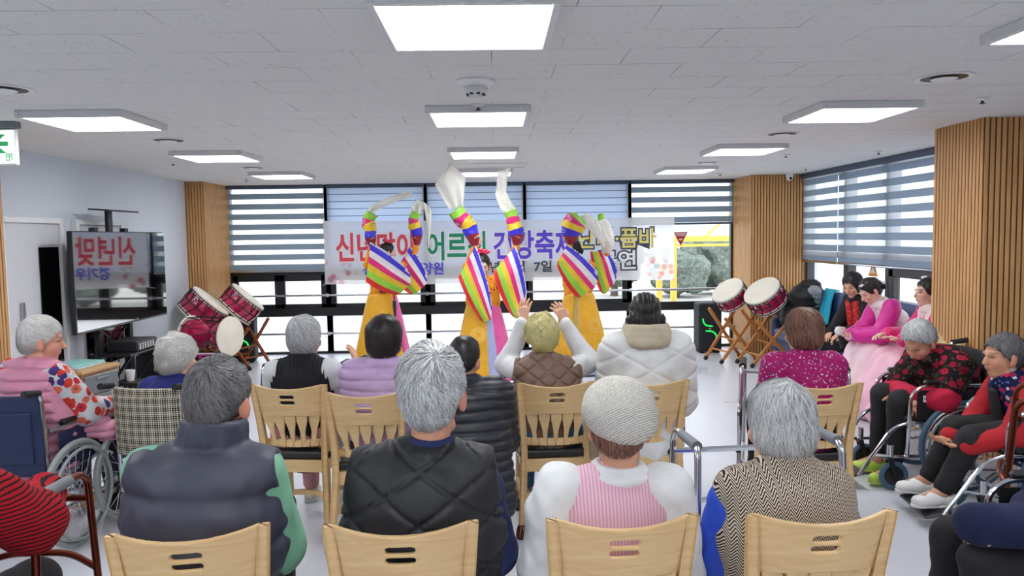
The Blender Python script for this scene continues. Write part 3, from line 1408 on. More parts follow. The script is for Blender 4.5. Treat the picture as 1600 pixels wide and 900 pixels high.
def mat_plaid():
    t = NT('black and cream plaid')
    s = t.sep(t.obj())
    base = srgb(226, 218, 196)
    dark = srgb(26, 26, 30)

    def bands(v, pitch):
        f = t.math('FRACT', t.math('DIVIDE', v, pitch))
        wide = t.math('LESS_THAN', f, .44)
        l1 = t.math('LESS_THAN', t.math('ABSOLUTE', t.math('SUBTRACT', f, .58)), .055)
        l2 = t.math('LESS_THAN', t.math('ABSOLUTE', t.math('SUBTRACT', f, .84)), .055)
        gap = t.math('LESS_THAN', t.math('ABSOLUTE', t.math('SUBTRACT', f, .22)), .03)
        return t.math('SUBTRACT', t.math('MAXIMUM', wide, t.math('MAXIMUM', l1, l2)), gap)
    a = bands(s[0], .052)
    c = bands(s[2], .048)
    f = t.math('MULTIPLY', t.math('ADD', a, c), .52)
    f = t.math('MINIMUM', f, 1.0)
    col = t.mix(f, base, dark)
    return t.done(t.bsdf(col, .8, 0, t.bump(t.noise(t.obj(), 400, 2), .2, .002), spec=.2))


M_PLAID = mat_plaid()


def rim_torus(mb, c, rad, r, n=56, k=10, m=0):
    V, F = [], []
    for i in range(n):
        a = 2 * math.pi * i / n
        for j in range(k):
            q = 2 * math.pi * j / k
            rr = rad + r * math.cos(q)
            V.append((c[0] + r * math.sin(q), c[1] + rr * math.cos(a), c[2] + rr * math.sin(a)))
    for i in range(n):
        for j in range(k):
            i2, j2 = (i + 1) % n, (j + 1) % k
            F.append((i * k + j, i * k + j2, i2 * k + j2, i2 * k + j))
    mb.add(V, F, m)


def wheelchair(loc, rz, label, up, tyre, tagged=True, high=.90):
    root = empty('wheelchair', (loc[0], loc[1], 0), rz, label, 'wheelchair', 'wheelchairs around the audience')
    RW, AY, AZ = .295, -.06, .305
    for s in (-1, 1):
        x = s * .285
        w = MB()
        rim_torus(w, (x, AY, AZ), RW - .012, .016, m=0)
        wo = w.build('rear_wheel', tyre, root)
        h = MB()
        rim_torus(h, (x, AY, AZ), RW - .035, .009, 48, 8)
        h.tube([(x - s * .05, AY, AZ), (x + s * .02, AY, AZ)], .026, 14)
        h.build('rim', M_STEEL, wo)
        h = MB()
        for k in range(24):
            a = 2 * math.pi * k / 24
            a2 = a + (.5 if k % 2 else -.5)
            h.tube([(x + s * (.015 if k % 4 < 2 else -.03), AY + .024 * math.cos(a2), AZ + .024 * math.sin(a2)), (x, AY + .25 * math.cos(a), AZ + .25 * math.sin(a))], .0016, 5)
        h.build('spokes', M_CHROME, wo)
        h = MB()
        rim_torus(h, (x + s * .035, AY, AZ), RW - .045, .009, 48, 8)
        for k in range(4):
            a = 2 * math.pi * k / 4 + .4
            h.tube([(x, AY + .26 * math.cos(a), AZ + .26 * math.sin(a)), (x + s * .035, AY + .25 * math.cos(a), AZ + .25 * math.sin(a))], .005, 6)
        h.build('hand_rim', M_STEEL if tyre is M_TYREB else M_TYREG, wo)
        # caster
        xc = s * .215
        c = MB()
        rim_torus(c, (xc, .36, .095), .078, .017, 32, 10)
        co = c.build('caster', tyre, root)
        c = MB()
        c.lathe([(0.0, -.012), (.03, -.014), (.062, -.008), (.062, .008), (.03, .014), (0, .012)], 20, (xc, .36, .095), rot=Matrix.Rotation(R(90), 3, 'Y'))
        for q in (-1, 1):
            c.bar((xc + q * .024, .36, .095), (xc + q * .024, .39, .205), .008, .03)
        c.box((xc, .392, .21), (.062, .04, .022), bev=.005)
        c.build('fork', M_BLACKP, co)
        # side frame: back cane with push handle, arm, front upright running to the footrest
        f = MB()
        f.tube(bend_path([(s * .225, -.20, .22), (s * .225, -.215, .60), (s * .225, -.235, high), (s * .225, -.34, high + .015)], .05), .0125, 10)
        f.tube(bend_path([(s * .24, -.205, .69), (s * .24, .20, .69), (s * .24, .27, .63), (s * .235, .285, .22)], .07), .0125, 10)
        f.tube(bend_path([(s * .225, -.20, .42), (s * .225, .28, .45), (s * .215, .38, .40), (s * .20, .55, .14), (s * .20, .58, .09)], .06), .0125, 10)
        f.tube(bend_path([(s * .225, -.20, .22), (s * .225, .38, .225), (s * .2, .49, .23)], .05), .0115, 10)
        f.tube([(s * .215, .385, .22), (s * .215, .385, .30)], .02, 12)
        f.tube([(s * .225, -.10, .44), (s * .225, .20, .23)], .008, 8)
        f.build('side_frame', M_CHROME, root)
        p = MB()
        p.box((s * .24, .04, .712), (.045, .30, .03), bev=.012)
        p.build('armrest', M_BLACKP, root)
        p = MB()
        p.box((s * .238, .05, .56), (.008, .36, .20), bev=.003)
        p.build('side_guard', M_BLACKUP if up is not M_NAVYUP else M_NAVYUP, root)
        if tagged:
            p = MB()
            p.box((s * .2435, .15, .605), (.004, .085, .042))
            to = p.build('inventory_tag', M_TAG, root, smooth=False)
            q = MB()
            for i, wd in enumerate((.003, .006, .003, .008, .004, .003, .007, .004)):
                q.box((s * .2462, .117 + i * .0095, .607), (.0015, wd, .018))
            q.build('barcode', M_BLACKP, to, smooth=False)
        p = MB()
        p.tube([(s * .225, -.245, high + .002), (s * .225, -.355, high + .017)], [.017, .019], 12)
        p.build('push_grip', M_BLACKR, root)
        p = MB()
        p.box((s * .105, .60, .085), (.17, .15, .016), (R(-14), 0, 0), bev=.006)
        p.build('footrest', M_BLACKP, root)
    b = MB()
    for (y0, z0, y1, z1) in ((-.18, .24, .22, .42),):
        b.tube([(-.225, y0, z0), (.225, y1 * .2, z1)], .009, 8)
        b.tube([(.225, y0, z0), (-.225, y1 * .2, z1)], .009, 8)
    b.tube([(-.285, AY, AZ), (.285, AY, AZ)], .011, 10)
    b.build('cross_brace', M_CHROME, root)
    bl = Blob(.01)
    bl += rbox((0, .06, .465), (.222, .235, .022), .02)
    sdf_obj('seat', bl, .012, up, root)

    def back(P):
        x, y, z = P[:, 0], P[:, 1], P[:, 2]
        yc = -.225 - .045 * (1 - (x / .225) ** 2) - (z - .6) * .04
        d = np.maximum(np.abs(y - yc) - .011, np.maximum(np.abs(x) - .228, np.abs(z - (high + .46) / 2 + .01) - (high - .46) / 2))
        return d * .9
    V, F = polygonise(back, .01, lo=(-.24, -.32, .44), hi=(.24, -.19, high + .01))
    bo = nobj('backrest', V, F, up, root)
    # pocket with a flap on the back
    def pocket(P):
        x, y, z = P[:, 0], P[:, 1], P[:, 2]
        yc = -.238 - .045 * (1 - (x / .225) ** 2) - (z - .6) * .04
        return np.maximum(np.abs(y - yc) - .009, np.maximum(np.abs(x) - .185, np.abs(z - .66) - .14)) * .9
    V, F = polygonise(pocket, .009, lo=(-.2, -.32, .5), hi=(.2, -.2, .82))
    nobj('back_pocket', V, F, up, bo)
    return root


W11 = wheelchair((-2.62, 4.28), R(-6), 'navy wheelchair with pale tyres under the woman in the pink vest', M_NAVYUP, M_TYREG, False)
W12 = wheelchair((-1.98, 4.62), R(-8), 'wheelchair with black and cream plaid back under the curly white-haired person', M_PLAID, M_TYREG, False, .86)
W17 = wheelchair((2.95, 5.00), R(88), 'black wheelchair with blue tyres under the hunched woman before the slat pillar', M_BLACKUP, M_TYREB)
W18 = wheelchair((3.10, 4.22), R(82), 'black wheelchair with blue tyres under the woman wearing white clogs', M_BLACKUP, M_TYREB)
W19 = wheelchair((2.20, 2.66), R(82), 'dark wheelchair at the lower frame corner under the person in navy', M_BLACKUP, M_TYREB, False)

# ------------------------------------------------------------------ walking frames
M_BRONZE = plain('copper brown tube', (112, 52, 34), 0.25, 0.85, noise=0.04)


def walker(loc, rz, label, tube, wheels=False, w=.50, h=.86, dp=.42, low=True, grip=None):
    """three sided frame, user stands at -Y side and pushes towards +Y"""
    root = empty('walking_frame', (loc[0], loc[1], 0), rz, label, 'walking frame', 'walking frames beside the seats')
    for s in (-1, 1):
        x = s * w / 2
        f = MB()
        f.tube(bend_path([(x * 1.08, -dp / 2, .05), (x * 1.02, -dp / 2 + .05, h - .03), (x, -dp / 2 + .08, h), (x, dp / 2 - .09, h), (x * .99, dp / 2 - .04, h - .04), (x * 1.03, dp / 2 + .02, .05)], .07), .0135, 12)
        f.tube([(x * 1.05, -dp / 2 + .02, .27), (x * 1.02, dp / 2 + .0, .27)], .009, 8)
        if low:
            f.tube(bend_path([(x * 1.06, -dp / 2 + .02, .36), (x * 1.06, -dp / 2 - .02, .62), (x * 1.02, -dp / 2 + .12, .64), (x, dp / 2 - .02, .62)], .06), .011, 10)
        f.build('side_frame', tube, root)
        g = MB()
        g.tube([(x, -dp / 2 + .075, h), (x, dp / 2 - .16, h)], [.021, .019], 12)
        g.build('hand_grip', grip or (M_BLACKR if tube is not M_BRONZE else M_GREYP), root)
        for yy, nm in ((-dp / 2, 0), (dp / 2 + .02, 1)):
            t = MB()
            if nm and wheels:
                rim_torus(t, (x * 1.1, yy, .065), .05, .015, 28, 8)
                t.lathe([(0, -.01), (.045, -.008), (.045, .008), (0, .01)], 16, (x * 1.1, yy, .065), rot=Matrix.Rotation(R(90), 3, 'Y'))
                t.build('wheel', M_BLACKP, root)
            else:
                t.lathe([(.022, 0), (.024, .02), (.018, .06), (.015, .065)], 14, (x * (1.08 if not nm else 1.03), yy, 0), cap=True)
                t.build('rubber_foot', M_BLACKR, root)
            c = MB()
            c.lathe([(.015, 0), (.0165, .004), (.0165, .016), (.015, .02)], 12, (x * (1.07 if not nm else 1.028), yy + (.008 if not nm else -.005), .33))
            c.build('collar', M_BLACKP, root)
    b = MB()
    b.tube([(-w / 2, dp / 2 - .05, h - .10), (w / 2, dp / 2 - .05, h - .10)], .0125, 10)
    b.build('cross_bar', tube, root)
    b = MB()
    b.tube(bend_path([(-w / 2, dp / 2 - .02, .50), (-w / 4, dp / 2 + .02, .54), (w / 4, dp / 2 + .02, .54), (w / 2, dp / 2 - .02, .50)], .06), .0125, 10)
    b.build('cross_bar', tube, root)
    return root


walker((-1.27, 5.10), R(-4), 'silver walking frame in front of the person in the black ribbed vest', M_CHROME)
walker((-.70, 5.22), R(-8), 'silver walking frame in front of the person in the lilac jacket', M_CHROME, w=.46)
walker((.29, 5.02), R(0), 'silver walking frame in front of the blond person in the brown vest', M_CHROME, h=.78)
walker((1.88, 4.72), R(-20), 'silver walking frame with black wheels around the person in the magenta shirt', M_CHROME, True, w=.60, dp=.5)
walker((1.03, 2.98), R(4), 'silver walking frame in front of the person in the herringbone vest', M_CHROME, w=.56, h=.88, grip=M_GREYP)
walker((-1.72, 2.56), R(0), 'copper brown walking frame with grey grips at the lower corner beside the striped sweater', M_BRONZE, w=.46, h=.87, low=False)
walker((2.62, 3.42), R(55), 'copper brown walking frame beside the woman in the flowered vest', M_BRONZE, w=.44, h=.93, low=False)

# low stool hidden by the long coat
root = empty('stool', (-.16, 3.90, 0), 0, 'low black stool hidden under the long black puffer coat', 'stool')
b = MB()
b.lathe([(0, .44), (.15, .44), (.16, .43), (.16, .40), (0, .40)], 28)
b.build('seat', M_LEATHER, root)
for k in range(4):
    a = math.pi / 4 + k * math.pi / 2
    b = MB()
    b.tube([(.15 * math.cos(a), .15 * math.sin(a), 0), (.11 * math.cos(a), .11 * math.sin(a), .41)], .012, 8)
    b.build('leg', M_BLACKP, root)
# ------------------------------------------------------------------ banner
def mat_banner():
    t = NT('banner cloth')
    v = t.obj()
    s = t.sep(v)
    n = t.noise(v, 3, 3)
    col = t.ramp(n, [(0.2, srgb(246, 245, 247)), (0.8, srgb(252, 251, 252))])
    # printed blossom at both lower corners
    vo = t.n('TexVoronoi')
    t.set(vo.inputs['Vector'], v)
    vo.inputs['Scale'].default_value = 9
    blot = t.ramp(vo.outputs['Distance'], [(0.30, (1, 1, 1, 1)), (0.52, (0, 0, 0, 1))])
    edge = t.math('SUBTRACT', t.math('ABSOLUTE', s[0]), 2.06)
    edge = t.math('MINIMUM', t.math('MAXIMUM', t.math('MULTIPLY', edge, 6.0), 0.0), 1.0)
    low = t.math('MINIMUM', t.math('MAXIMUM', t.math('MULTIPLY', t.math('SUBTRACT', .40, s[2]), 7.0), 0.0), 1.0)
    hue = t.n('TexVoronoi')
    t.set(hue.inputs['Vector'], v)
    hue.inputs['Scale'].default_value = 9
    pc = t.ramp(t.sep(hue.outputs['Color'])[0], [(0.2, srgb(232, 120, 130)), (0.45, srgb(240, 170, 150)), (0.6, srgb(150, 190, 216)), (0.8, srgb(226, 140, 190))], 'CONSTANT')
    f = t.math('MULTIPLY', t.math('MULTIPLY', blot, edge), t.math('MULTIPLY', low, .8))
    col = t.mix(f, col, pc)
    d = t.n('BsdfDiffuse')
    t.set(d.inputs[0], col)
    tl = t.n('BsdfTranslucent')
    t.set(tl.inputs[0], col)
    tr = t.n('BsdfTransparent')
    m1 = t.n('MixShader')
    m1.inputs[0].default_value = .42
    t.set(m1.inputs[1], d.outputs[0])
    t.set(m1.inputs[2], tl.outputs[0])
    m2 = t.n('MixShader')
    m2.inputs[0].default_value = .20
    t.set(m2.inputs[1], m1.outputs[0])
    t.set(m2.inputs[2], tr.outputs[0])
    return t.done(m2.outputs[0])


BX0, BX1, BY = -2.47, 2.63, Y_WIN - .20
ban = empty('banner', ((BX0 + BX1) / 2, BY, 1.03), 0, 'long white festival banner with coloured Korean lettering hung across the windows', 'banner')
V, F = [], []
NX, NZ = 90, 14
bw = BX1 - BX0


def bsurf(x, u):
    """banner surface: x along, u 0..1 upward -> (y, z)"""
    y = .012 * math.sin(x * 2.6) + .008 * math.sin(x * 6.1 + u * 2) + .02 * (1 - u) * math.sin(x * 1.3 + 1)
    top = .92 - .02 * x / bw - .014 * math.sin((x / bw + .5) * math.pi)
    bot = .012 * math.sin(x * 1.7)
    return y, bot + (top - bot) * u


for i in range(NX + 1):
    x = -bw / 2 + bw * i / NX
    for j in range(NZ + 1):
        y, z = bsurf(x, j / NZ)
        V.append((x, y, z))
F = [(i * (NZ + 1) + j, (i + 1) * (NZ + 1) + j, (i + 1) * (NZ + 1) + j + 1, i * (NZ + 1) + j + 1) for i in range(NX) for j in range(NZ)]
nobj('cloth', V, F, mat_banner(), ban)
b = MB()
for s in (-1, 1):
    for u in (0, 1):
        y, z = bsurf(s * bw / 2, u)
        b.tube([(s * bw / 2, y, z), (s * (bw / 2 + .05), y + .08, z + (.04 if u else -.02))], .004, 6)
b.build('tie_cord', M_WHITEP, ban)


def letters(txt, x, z, size, col, edge, wid=None, thick=.011, name='lettering'):
    """x = left edge on the banner, z = base line; scaled to width wid"""
    lm = plain('lettering ' + txt, col, .6, noise=.01)
    em = plain('lettering edge %d %d %d' % edge, edge, .6, noise=.01) if edge else None
    Vt, Ft = text_mesh(txt, size, .0012, thick)
    A = np.array(Vt)
    k = 1.0
    lo, hi = A[:, 0].min(), A[:, 0].max()
    if wid:
        k = wid / (hi - lo)

    def put(Vx, off):
        out = []
        for (a, c, d) in Vx:
            xx = x + (a - lo) * k
            u = min(1, max(0, (z + c) / .92))
            yy, _ = bsurf(xx, u)
            out.append((xx, yy - off - d, z + c))
        return out
    b = MB()
    b.add(put(Vt, .010), Ft)
    o = b.build(name, lm, ban, smooth=False)
    if edge:
        Ve, Fe = text_mesh(txt, size, .0006, thick + .022)
        b = MB()
        b.add(put(Ve, .005), Fe)
        b.build('lettering_edge', em, o, smooth=False)
    return o


px = lambda w: w - (BX0 + BX1) / 2      # world x to banner x
letters('신년맞이', px(-2.30), .375, .44, (224, 74, 96), (244, 238, 240), 1.12)
letters('어르신', px(-.985), .375, .44, (24, 146, 108), (240, 244, 242), .86)
letters('건강축제', px(-.02), .375, .44, (98, 72, 214), (244, 242, 248), 1.18)
letters('난타·품바', px(1.225), .500, .31, (240, 226, 130), (70, 74, 92), 1.14, .006)
letters('공연', px(1.50), .185, .30, (246, 246, 248), (64, 66, 78), .56, .006)
letters('경기우리요양원', px(-1.92), .145, .19, (92, 84, 214), None, 1.17, .006)
letters('2025년', px(-.45), .155, .18, (70, 70, 76), None, .52, .004)
letters('1월', px(.20), .155, .18, (70, 70, 76), None, .24, .004)
letters('7일', px(.57), .155, .18, (70, 70, 76), None, .26, .004)

# ------------------------------------------------------------------ television on its stand
def mat_screen():
    t = NT('switched off screen')
    return t.done(t.bsdf((.004, .004, .005, 1), .035, 0, spec=1.0, ior=2.6))


M_SCREEN = mat_screen()
TY0, TY1, TX = 6.80, 8.66, -3.74
tv = empty('television', (TX, (TY0 + TY1) / 2, .87), 0, 'large switched off flat television mirroring the banner', 'television')
hw, hh = (TY1 - TY0) / 2, .93
b = MB()
b.box((-.025, 0, hh / 2), (.05, hw * 2, hh), bev=.008)
b.build('casing', M_BLACKP, tv)
b = MB()
b.box((.003, 0, hh / 2 + .006), (.006, hw * 2 - .016, hh - .03))
b.build('screen', M_SCREEN, tv, smooth=False)
b = MB()
b.box((.005, 0, .009), (.010, hw * 2, .014), bev=.003)
b.build('lower_bezel', plain('grey bezel', (90, 94, 98), .3, .8, noise=.02), tv, smooth=False)

st = empty('television_stand', (TX - .12, 7.70, 0), 0, 'black wheeled stand carrying the television, with shelves and cables', 'stand')
for dy in (-.30, .30):
    b = MB()
    b.box((0, dy, .98), (.06, .075, 1.72), bev=.006)
    b.build('post', M_BLACKP, st)
    b = MB()
    b.box((0.05, dy, .055), (.70, .07, .05), bev=.01)
    b.build('base_beam', M_BLACKP, st)
    for dx in (-.26, .36):
        q = MB()
        rim_torus(q, (dx, dy, .028), .02, .009, 16, 8)
        q.build('caster', M_BLACKP, st)
b = MB()
b.box((0.02, 0, .07), (.07, .62, .05), bev=.006)
b.bar((0, -.3, .5), (0, .3, .86), .02, .02)
b.bar((0, .3, .5), (0, -.3, .86), .02, .02)
b.build('cross_beam', M_BLACKP, st)
b = MB()
b.box((.16, 0, .60), (.36, .78, .022), bev=.006)
b.build('shelf', M_BLACKP, st)
b = MB()
b.bar((.0, -.30, .16), (.30, -.30, .59), .025, .025)
b.build('shelf_strut', M_BLACKP, st)
b = MB()
b.bar((.0, .30, .16), (.30, .30, .59), .025, .025)
b.build('shelf_strut', M_BLACKP, st)
b = MB()
b.box((0, 0, 1.90), (.035, .09, .22), bev=.004)
b.box((.06, 0, 2.01), (.20, .62, .016), (0, R(4), 0), bev=.004)
b.build('camera_tray', M_BLACKP, st)
b = MB()
for k in range(4):
    y = -.36 + .13 * k
    b.tube(smooth_path([(.05, y, .84), (.02 + .05 * (k % 2), y - .05, .66), (.03, y + .10, .50), (.0, y + .16, .33), (.02, y + .10, .16)], 6), .006, 6)
b.build('cable', M_BLACKR, st)

M_AMP = plain('amplifier case', (34, 34, 38), .5, noise=.03)
M_AMPR = plain('maroon fascia', (72, 22, 36), .4, noise=.05)


def audio(loc, dims, label, name, fasc, rz=0.0):
    root = empty(name, loc, rz, label, 'audio equipment')
    w, d, h = dims
    b = MB()
    b.box((0, 0, h / 2), (d, w, h), bev=.006)
    b.build('case', M_AMP, root)
    b = MB()
    b.box((d / 2 + .003, 0, h / 2), (.008, w - .012, h - .012), bev=.002)
    b.build('fascia', fasc, root)
    k = MB()
    for i in range(6):
        for j in range(3):
            k.lathe([(0, .012), (.008, .01), (.009, 0)], 8, (d / 2 + .007, -w * .38 + i * w * .13, h * (.25 + .22 * j)), rot=Matrix.Rotation(R(90), 3, 'Y'))
    k.build('knobs', M_WHITEP, root)
    return root


audio((-3.70, 7.72, .612), (.44, .30, .10), 'flat black receiver on the stand shelf below the television', 'receiver', M_BLACKP)
audio((-3.80, 8.52, .462), (.42, .26, .10), 'black amplifier on top of the maroon mixer, beneath the television', 'amplifier', M_BLACKP)
audio((-3.76, 8.52, .205), (.56, .32, .255), 'wide maroon faced mixer below the television end', 'mixer', M_AMPR)
root = empty('rack_cart', (-3.76, 8.52, 0), 0, 'low black cart under the maroon mixer', 'cart')
b = MB()
b.box((0, 0, .185), (.40, .64, .025), bev=.004)
b.build('top', M_BLACKP, root)
for sx in (-1, 1):
    for sy in (-1, 1):
        b = MB()
        b.box((sx * .17, sy * .29, .088), (.03, .03, .17))
        b.build('leg', M_BLACKP, root)
root = empty('paper_cup', (-3.32, 7.18, .62), 0, 'white cup beside the television stand post', 'cup')
root.location = (-3.43, 7.10, .40)
b = MB()
b.lathe([(0, .0), (.032, .0), (.042, .095), (.043, .10), (.039, .098), (.03, .01)], 20)
b.build('cup', M_WHITEP, root)
b = MB()
b.lathe([(0.0, .075), (.038, .075)], 20)
b.build('drink', plain('drink', (222, 206, 186), .3), root)
root = empty('stool', (-3.43, 7.10, 0), 0, 'small black stool holding the white cup', 'stool')
b = MB()
b.box((0, 0, .385), (.24, .24, .03), bev=.008)
b.build('top', M_BLACKP, root)
for sx in (-1, 1):
    for sy in (-1, 1):
        b = MB()
        b.box((sx * .095, sy * .095, .185), (.025, .025, .37))
        b.build('leg', M_BLACKP, root)

# drawer cabinet with folders
M_WALNUT = mat_wood('brown cabinet wood', (132, 98, 70), (156, 120, 88), (6, 14, 6))
root = empty('drawer_cabinet', (-3.68, 6.62, 0), R(-10), 'brown drawer cabinet with grey drawers next to the television', 'cabinet')
b = MB()
b.box((0, 0, .30), (.50, .46, .58), bev=.004)
b.build('body', M_WALNUT, root)
b = MB()
b.box((0.0, 0, .605), (.53, .49, .03), bev=.004)
b.build('top', mat_wood('cabinet top edge', (190, 148, 98), (206, 166, 116), (3, 10, 8)), root)
for k in range(3):
    b = MB()
    b.box((.255, 0, .13 + .175 * k), (.02, .42, .165), bev=.006)
    d = b.build('drawer', plain('smoky grey drawer', (104, 106, 110), .3, noise=.05), root)
    h = MB()
    h.box((.27, 0, .18 + .175 * k), (.018, .16, .02), bev=.006)
    h.build('drawer_pull', M_GREYP, d)
for k, (c, l) in enumerate((((150, 206, 200), 'turquoise folder topmost on the cabinet'), ((196, 222, 226), 'pale folder lying under the turquoise one'))):
    b = MB()
    b.box((0, 0, 0), (.30, .40, .014), bev=.003)
    o = b.build('folder', plain('folder %d' % k, c, .45, noise=.03), smooth=False)
    o.location = (-3.69 + .02 * k, 6.63, .643 - .0155 * k)
    o.rotation_euler = (0, 0, R(-10 + 7 * k))
    tag(o, l, 'folder', 'folders on the cabinet')

# white bed rail leaning at the edge behind the pink vest
root = empty('guard_rail', (-3.62, 5.08, 0), R(86), 'white barred guard rail beside the wall at the pink vest', 'guard rail')
b = MB()
b.tube(bend_path([(-.35, 0, 0.02), (-.35, 0, .90), (.35, 0, .90), (.35, 0, .02)], .08), .017, 10)
b.tube([(-.35, 0, .30), (.35, 0, .30)], .014, 10)
b.build('frame', M_WHITEP, root)
for k in range(6):
    b = MB()
    b.tube([(-.25 + .1 * k, 0, .30), (-.25 + .1 * k, 0, .90)], .009, 8)
    b.build('bar', M_WHITEP, root)

# ------------------------------------------------------------------ loudspeakers
M_SPKBODY = plain('black speaker cloth', (27, 31, 36), .75, noise=.05, bump=.3, bscale=500)
M_LED = mat_emit('green light strip', srgb(40, 210, 90), 1.0)


def speaker(loc, rz, label):
    root = empty('loudspeaker', (loc[0], loc[1], 0), rz, label, 'loudspeaker', 'tall party speakers by the windows')
    bl = Blob(.01)
    bl += rbox((0, 0, .365), (.165, .16, .345), .035)
    sdf_obj('cabinet', bl, .014, M_SPKBODY, root)
    for s, z in ((1, .50), (-1, .27)):
        b = MB()
        q = ((-.110, .50), (-.100, .445), (-.060, .400), (.035, .385)) if s > 0 else ((-.075, .322), (.020, .312), (.070, .272), (.088, .205))
        pts = smooth_path([(x, -.162, zz) for x, zz in q], 5)
        b.tube(pts, [.004] + [.011] * (len(pts) - 2) + [.004], 8)
        b.build('light_strip', M_LED, root)
    b = MB()
    b.box((-.01, -.163, .352), (.03, .008, .028), bev=.003)
    b.build('badge', plain('brass badge', (206, 160, 90), .4, .6), root)
    b = MB()
    for s in (-1, 1):
        b.box((s * .11, 0, .013), (.06, .25, .03), bev=.006)
    b.build('foot', M_BLACKR, root)
    b = MB()
    b.box((0, 0, .712), (.18, .10, .012), bev=.005)
    b.build('handle', M_BLACKP, root)
    return root


speaker((-3.53, 10.62), R(8), 'black loudspeaker with green light strip behind the big drums')
speaker((3.03, 10.72), R(0), 'black loudspeaker with green light strip next to the pair of drums on crossed wooden stands')

# ------------------------------------------------------------------ drums
M_DRUM = plain('crimson lacquer', (182, 18, 76), .22, noise=.05, coat=.5)
M_SKIN = plain('drum skin', (236, 229, 214), .6, noise=.03, nscale=6)
M_ROPE = plain('dark rope', (44, 30, 34), .8)
M_STANDW = mat_wood('amber stand wood', (170, 100, 44), (204, 138, 72), (20, 20, 4), .35)
M_STANDR = mat_wood('red brown stand wood', (128, 62, 34), (158, 86, 50), (20, 20, 4), .35)
M_SILVERP = plain('silver print', (224, 206, 214), .35, .3)


def drum(loc, axis, rad, dep, label, group, motif=True):
    """barrel drum, local Z = axis of the head facing up"""
    root = empty('barrel_drum', loc, 0, label, 'drum', group)
    z = Vector(axis).normalized()
    x = Vector((0, 0, 1)).cross(z).normalized()
    y = z.cross(x)
    root.rotation_euler = Matrix((x, y, z)).transposed().to_euler()
    b = MB()
    h = dep / 2
    b.lathe([(rad * .93, -h), (rad * .985, -h * .55), (rad, 0), (rad * .985, h * .55), (rad * .93, h)], 48)
    b.build('shell', M_DRUM, root)
    for s in (-1, 1):
        b = MB()
        b.lathe([(0, s * (h + .006)), (rad * .90, s * (h + .006)), (rad * .975, s * (h - .002)), (rad * 1.0, s * (h - .022)), (rad * .985, s * (h - .05))], 48)
        b.build('head', M_SKIN, root)
    b = MB()
    n = 14
    for k in range(n):
        a, a2 = 2 * math.pi * k / n, 2 * math.pi * (k + .5) / n
        for q in (a, a2):
            b.tube([(rad * 1.0 * math.cos(q), rad * math.sin(q), h - .03), (rad * 1.02 * math.cos(a2), rad * 1.02 * math.sin(a2), 0), (rad * math.cos(a + (q - a) * 0), rad * math.sin(a), -h + .03)], .006, 6)
    for zz in (h - .03, 0, -h + .03):
        pts = [(rad * 1.012 * math.cos(2 * math.pi * k / 40), rad * 1.012 * math.sin(2 * math.pi * k / 40), zz) for k in range(40)]
        b.tube(pts, .006, 6, closed=True)
    b.build('rope_lacing', M_ROPE, root)
    if motif:
        b = MB()
        for c0 in (0.4, 2.5, 4.6):
            for k in range(4):
                for j in range(4):
                    if (k * 3 + j * 5) % 4 == 3:
                        continue
                    a = c0 + .09 * k
                    zz = .035 + .026 * j
                    b.box((rad * 1.0 * math.cos(a), rad * 1.0 * math.sin(a), zz), (.006, .020, .016), (0, 0, a), bev=.002)
        b.build('printed_motif', M_SILVERP, root)
    return root


def cross_stand(c, rz, label, mat, half=.25, top=.72, foot=.30, dpt=.36, beads=True):
    root = empty('drum_stand', (c[0], c[1], 0), rz, label, 'drum stand', 'crossed wooden drum stands')
    for yy in (-dpt / 2, dpt / 2):
        for s in (-1, 1):
            b = MB()
            a = Vector((-s * foot, yy + .012 * s, .012))
            e = Vector((s * half, yy + .012 * s, top + (.10 if yy > 0 else 0)))
            b.bar(a, e, .034, .042, bev=.008)
            d = (e - a).normalized()
            for q in (.16, .3, .86):
                p = a + (e - a) * q
                b.bar(p - d * .02, p + d * .02, .044, .052, bev=.014)
            lo = b.build('leg', mat, root, sharp=40)
            r = MB()
            r.bar(a - d * .01, a + d * .05, .042, .050, bev=.01)
            r.build('foot', M_BLACKR, lo)
    b = MB()
    b.tube([(0, -dpt / 2 - .02, top * .46), (0, dpt / 2 + .02, top * .50)], .014, 10)
    for s in (-1, 1):
        b.tube([(s * foot * .62, -dpt / 2, .15), (s * foot * .62, dpt / 2, .15)], .012, 8)
    b.build('spreader', mat, root)
    return root


cross_stand((3.12, 9.93), R(18), 'amber crossed stand under the drum nearer the window', M_STANDW, .23, .60, .27)
cross_stand((3.46, 9.58), R(12), 'amber crossed stand under the drum nearer the blue sofa', M_STANDW, .25, .60, .30)
drum((3.14, 10.00, .865), (-.60, -.30, .74), .225, .22, 'crimson drum on a crossed stand, half hidden, nearer the window', 'pair of drums by the sofa')
drum((3.47, 9.62, .87), (-.60, -.30, .74), .245, .25, 'crimson drum on a crossed stand in full view, nearer the sofa', 'pair of drums by the sofa')
cross_stand((-3.76, 9.80), R(-22), 'red brown crossed stand under the drum at the television edge', M_STANDR, .24, .55, .27)
cross_stand((-3.36, 10.16), R(-30), 'red brown crossed stand under the drum leaning toward the window', M_STANDR, .24, .55, .28)
drum((-3.77, 9.80, .82), (.66, .17, .73), .275, .32, 'crimson rope laced drum tilted beside the television edge', 'drums by the television')
drum((-3.42, 10.22, .84), (.66, .17, .73), .265, .30, 'crimson rope laced drum tilted before the slat pillar and window', 'drums by the television')

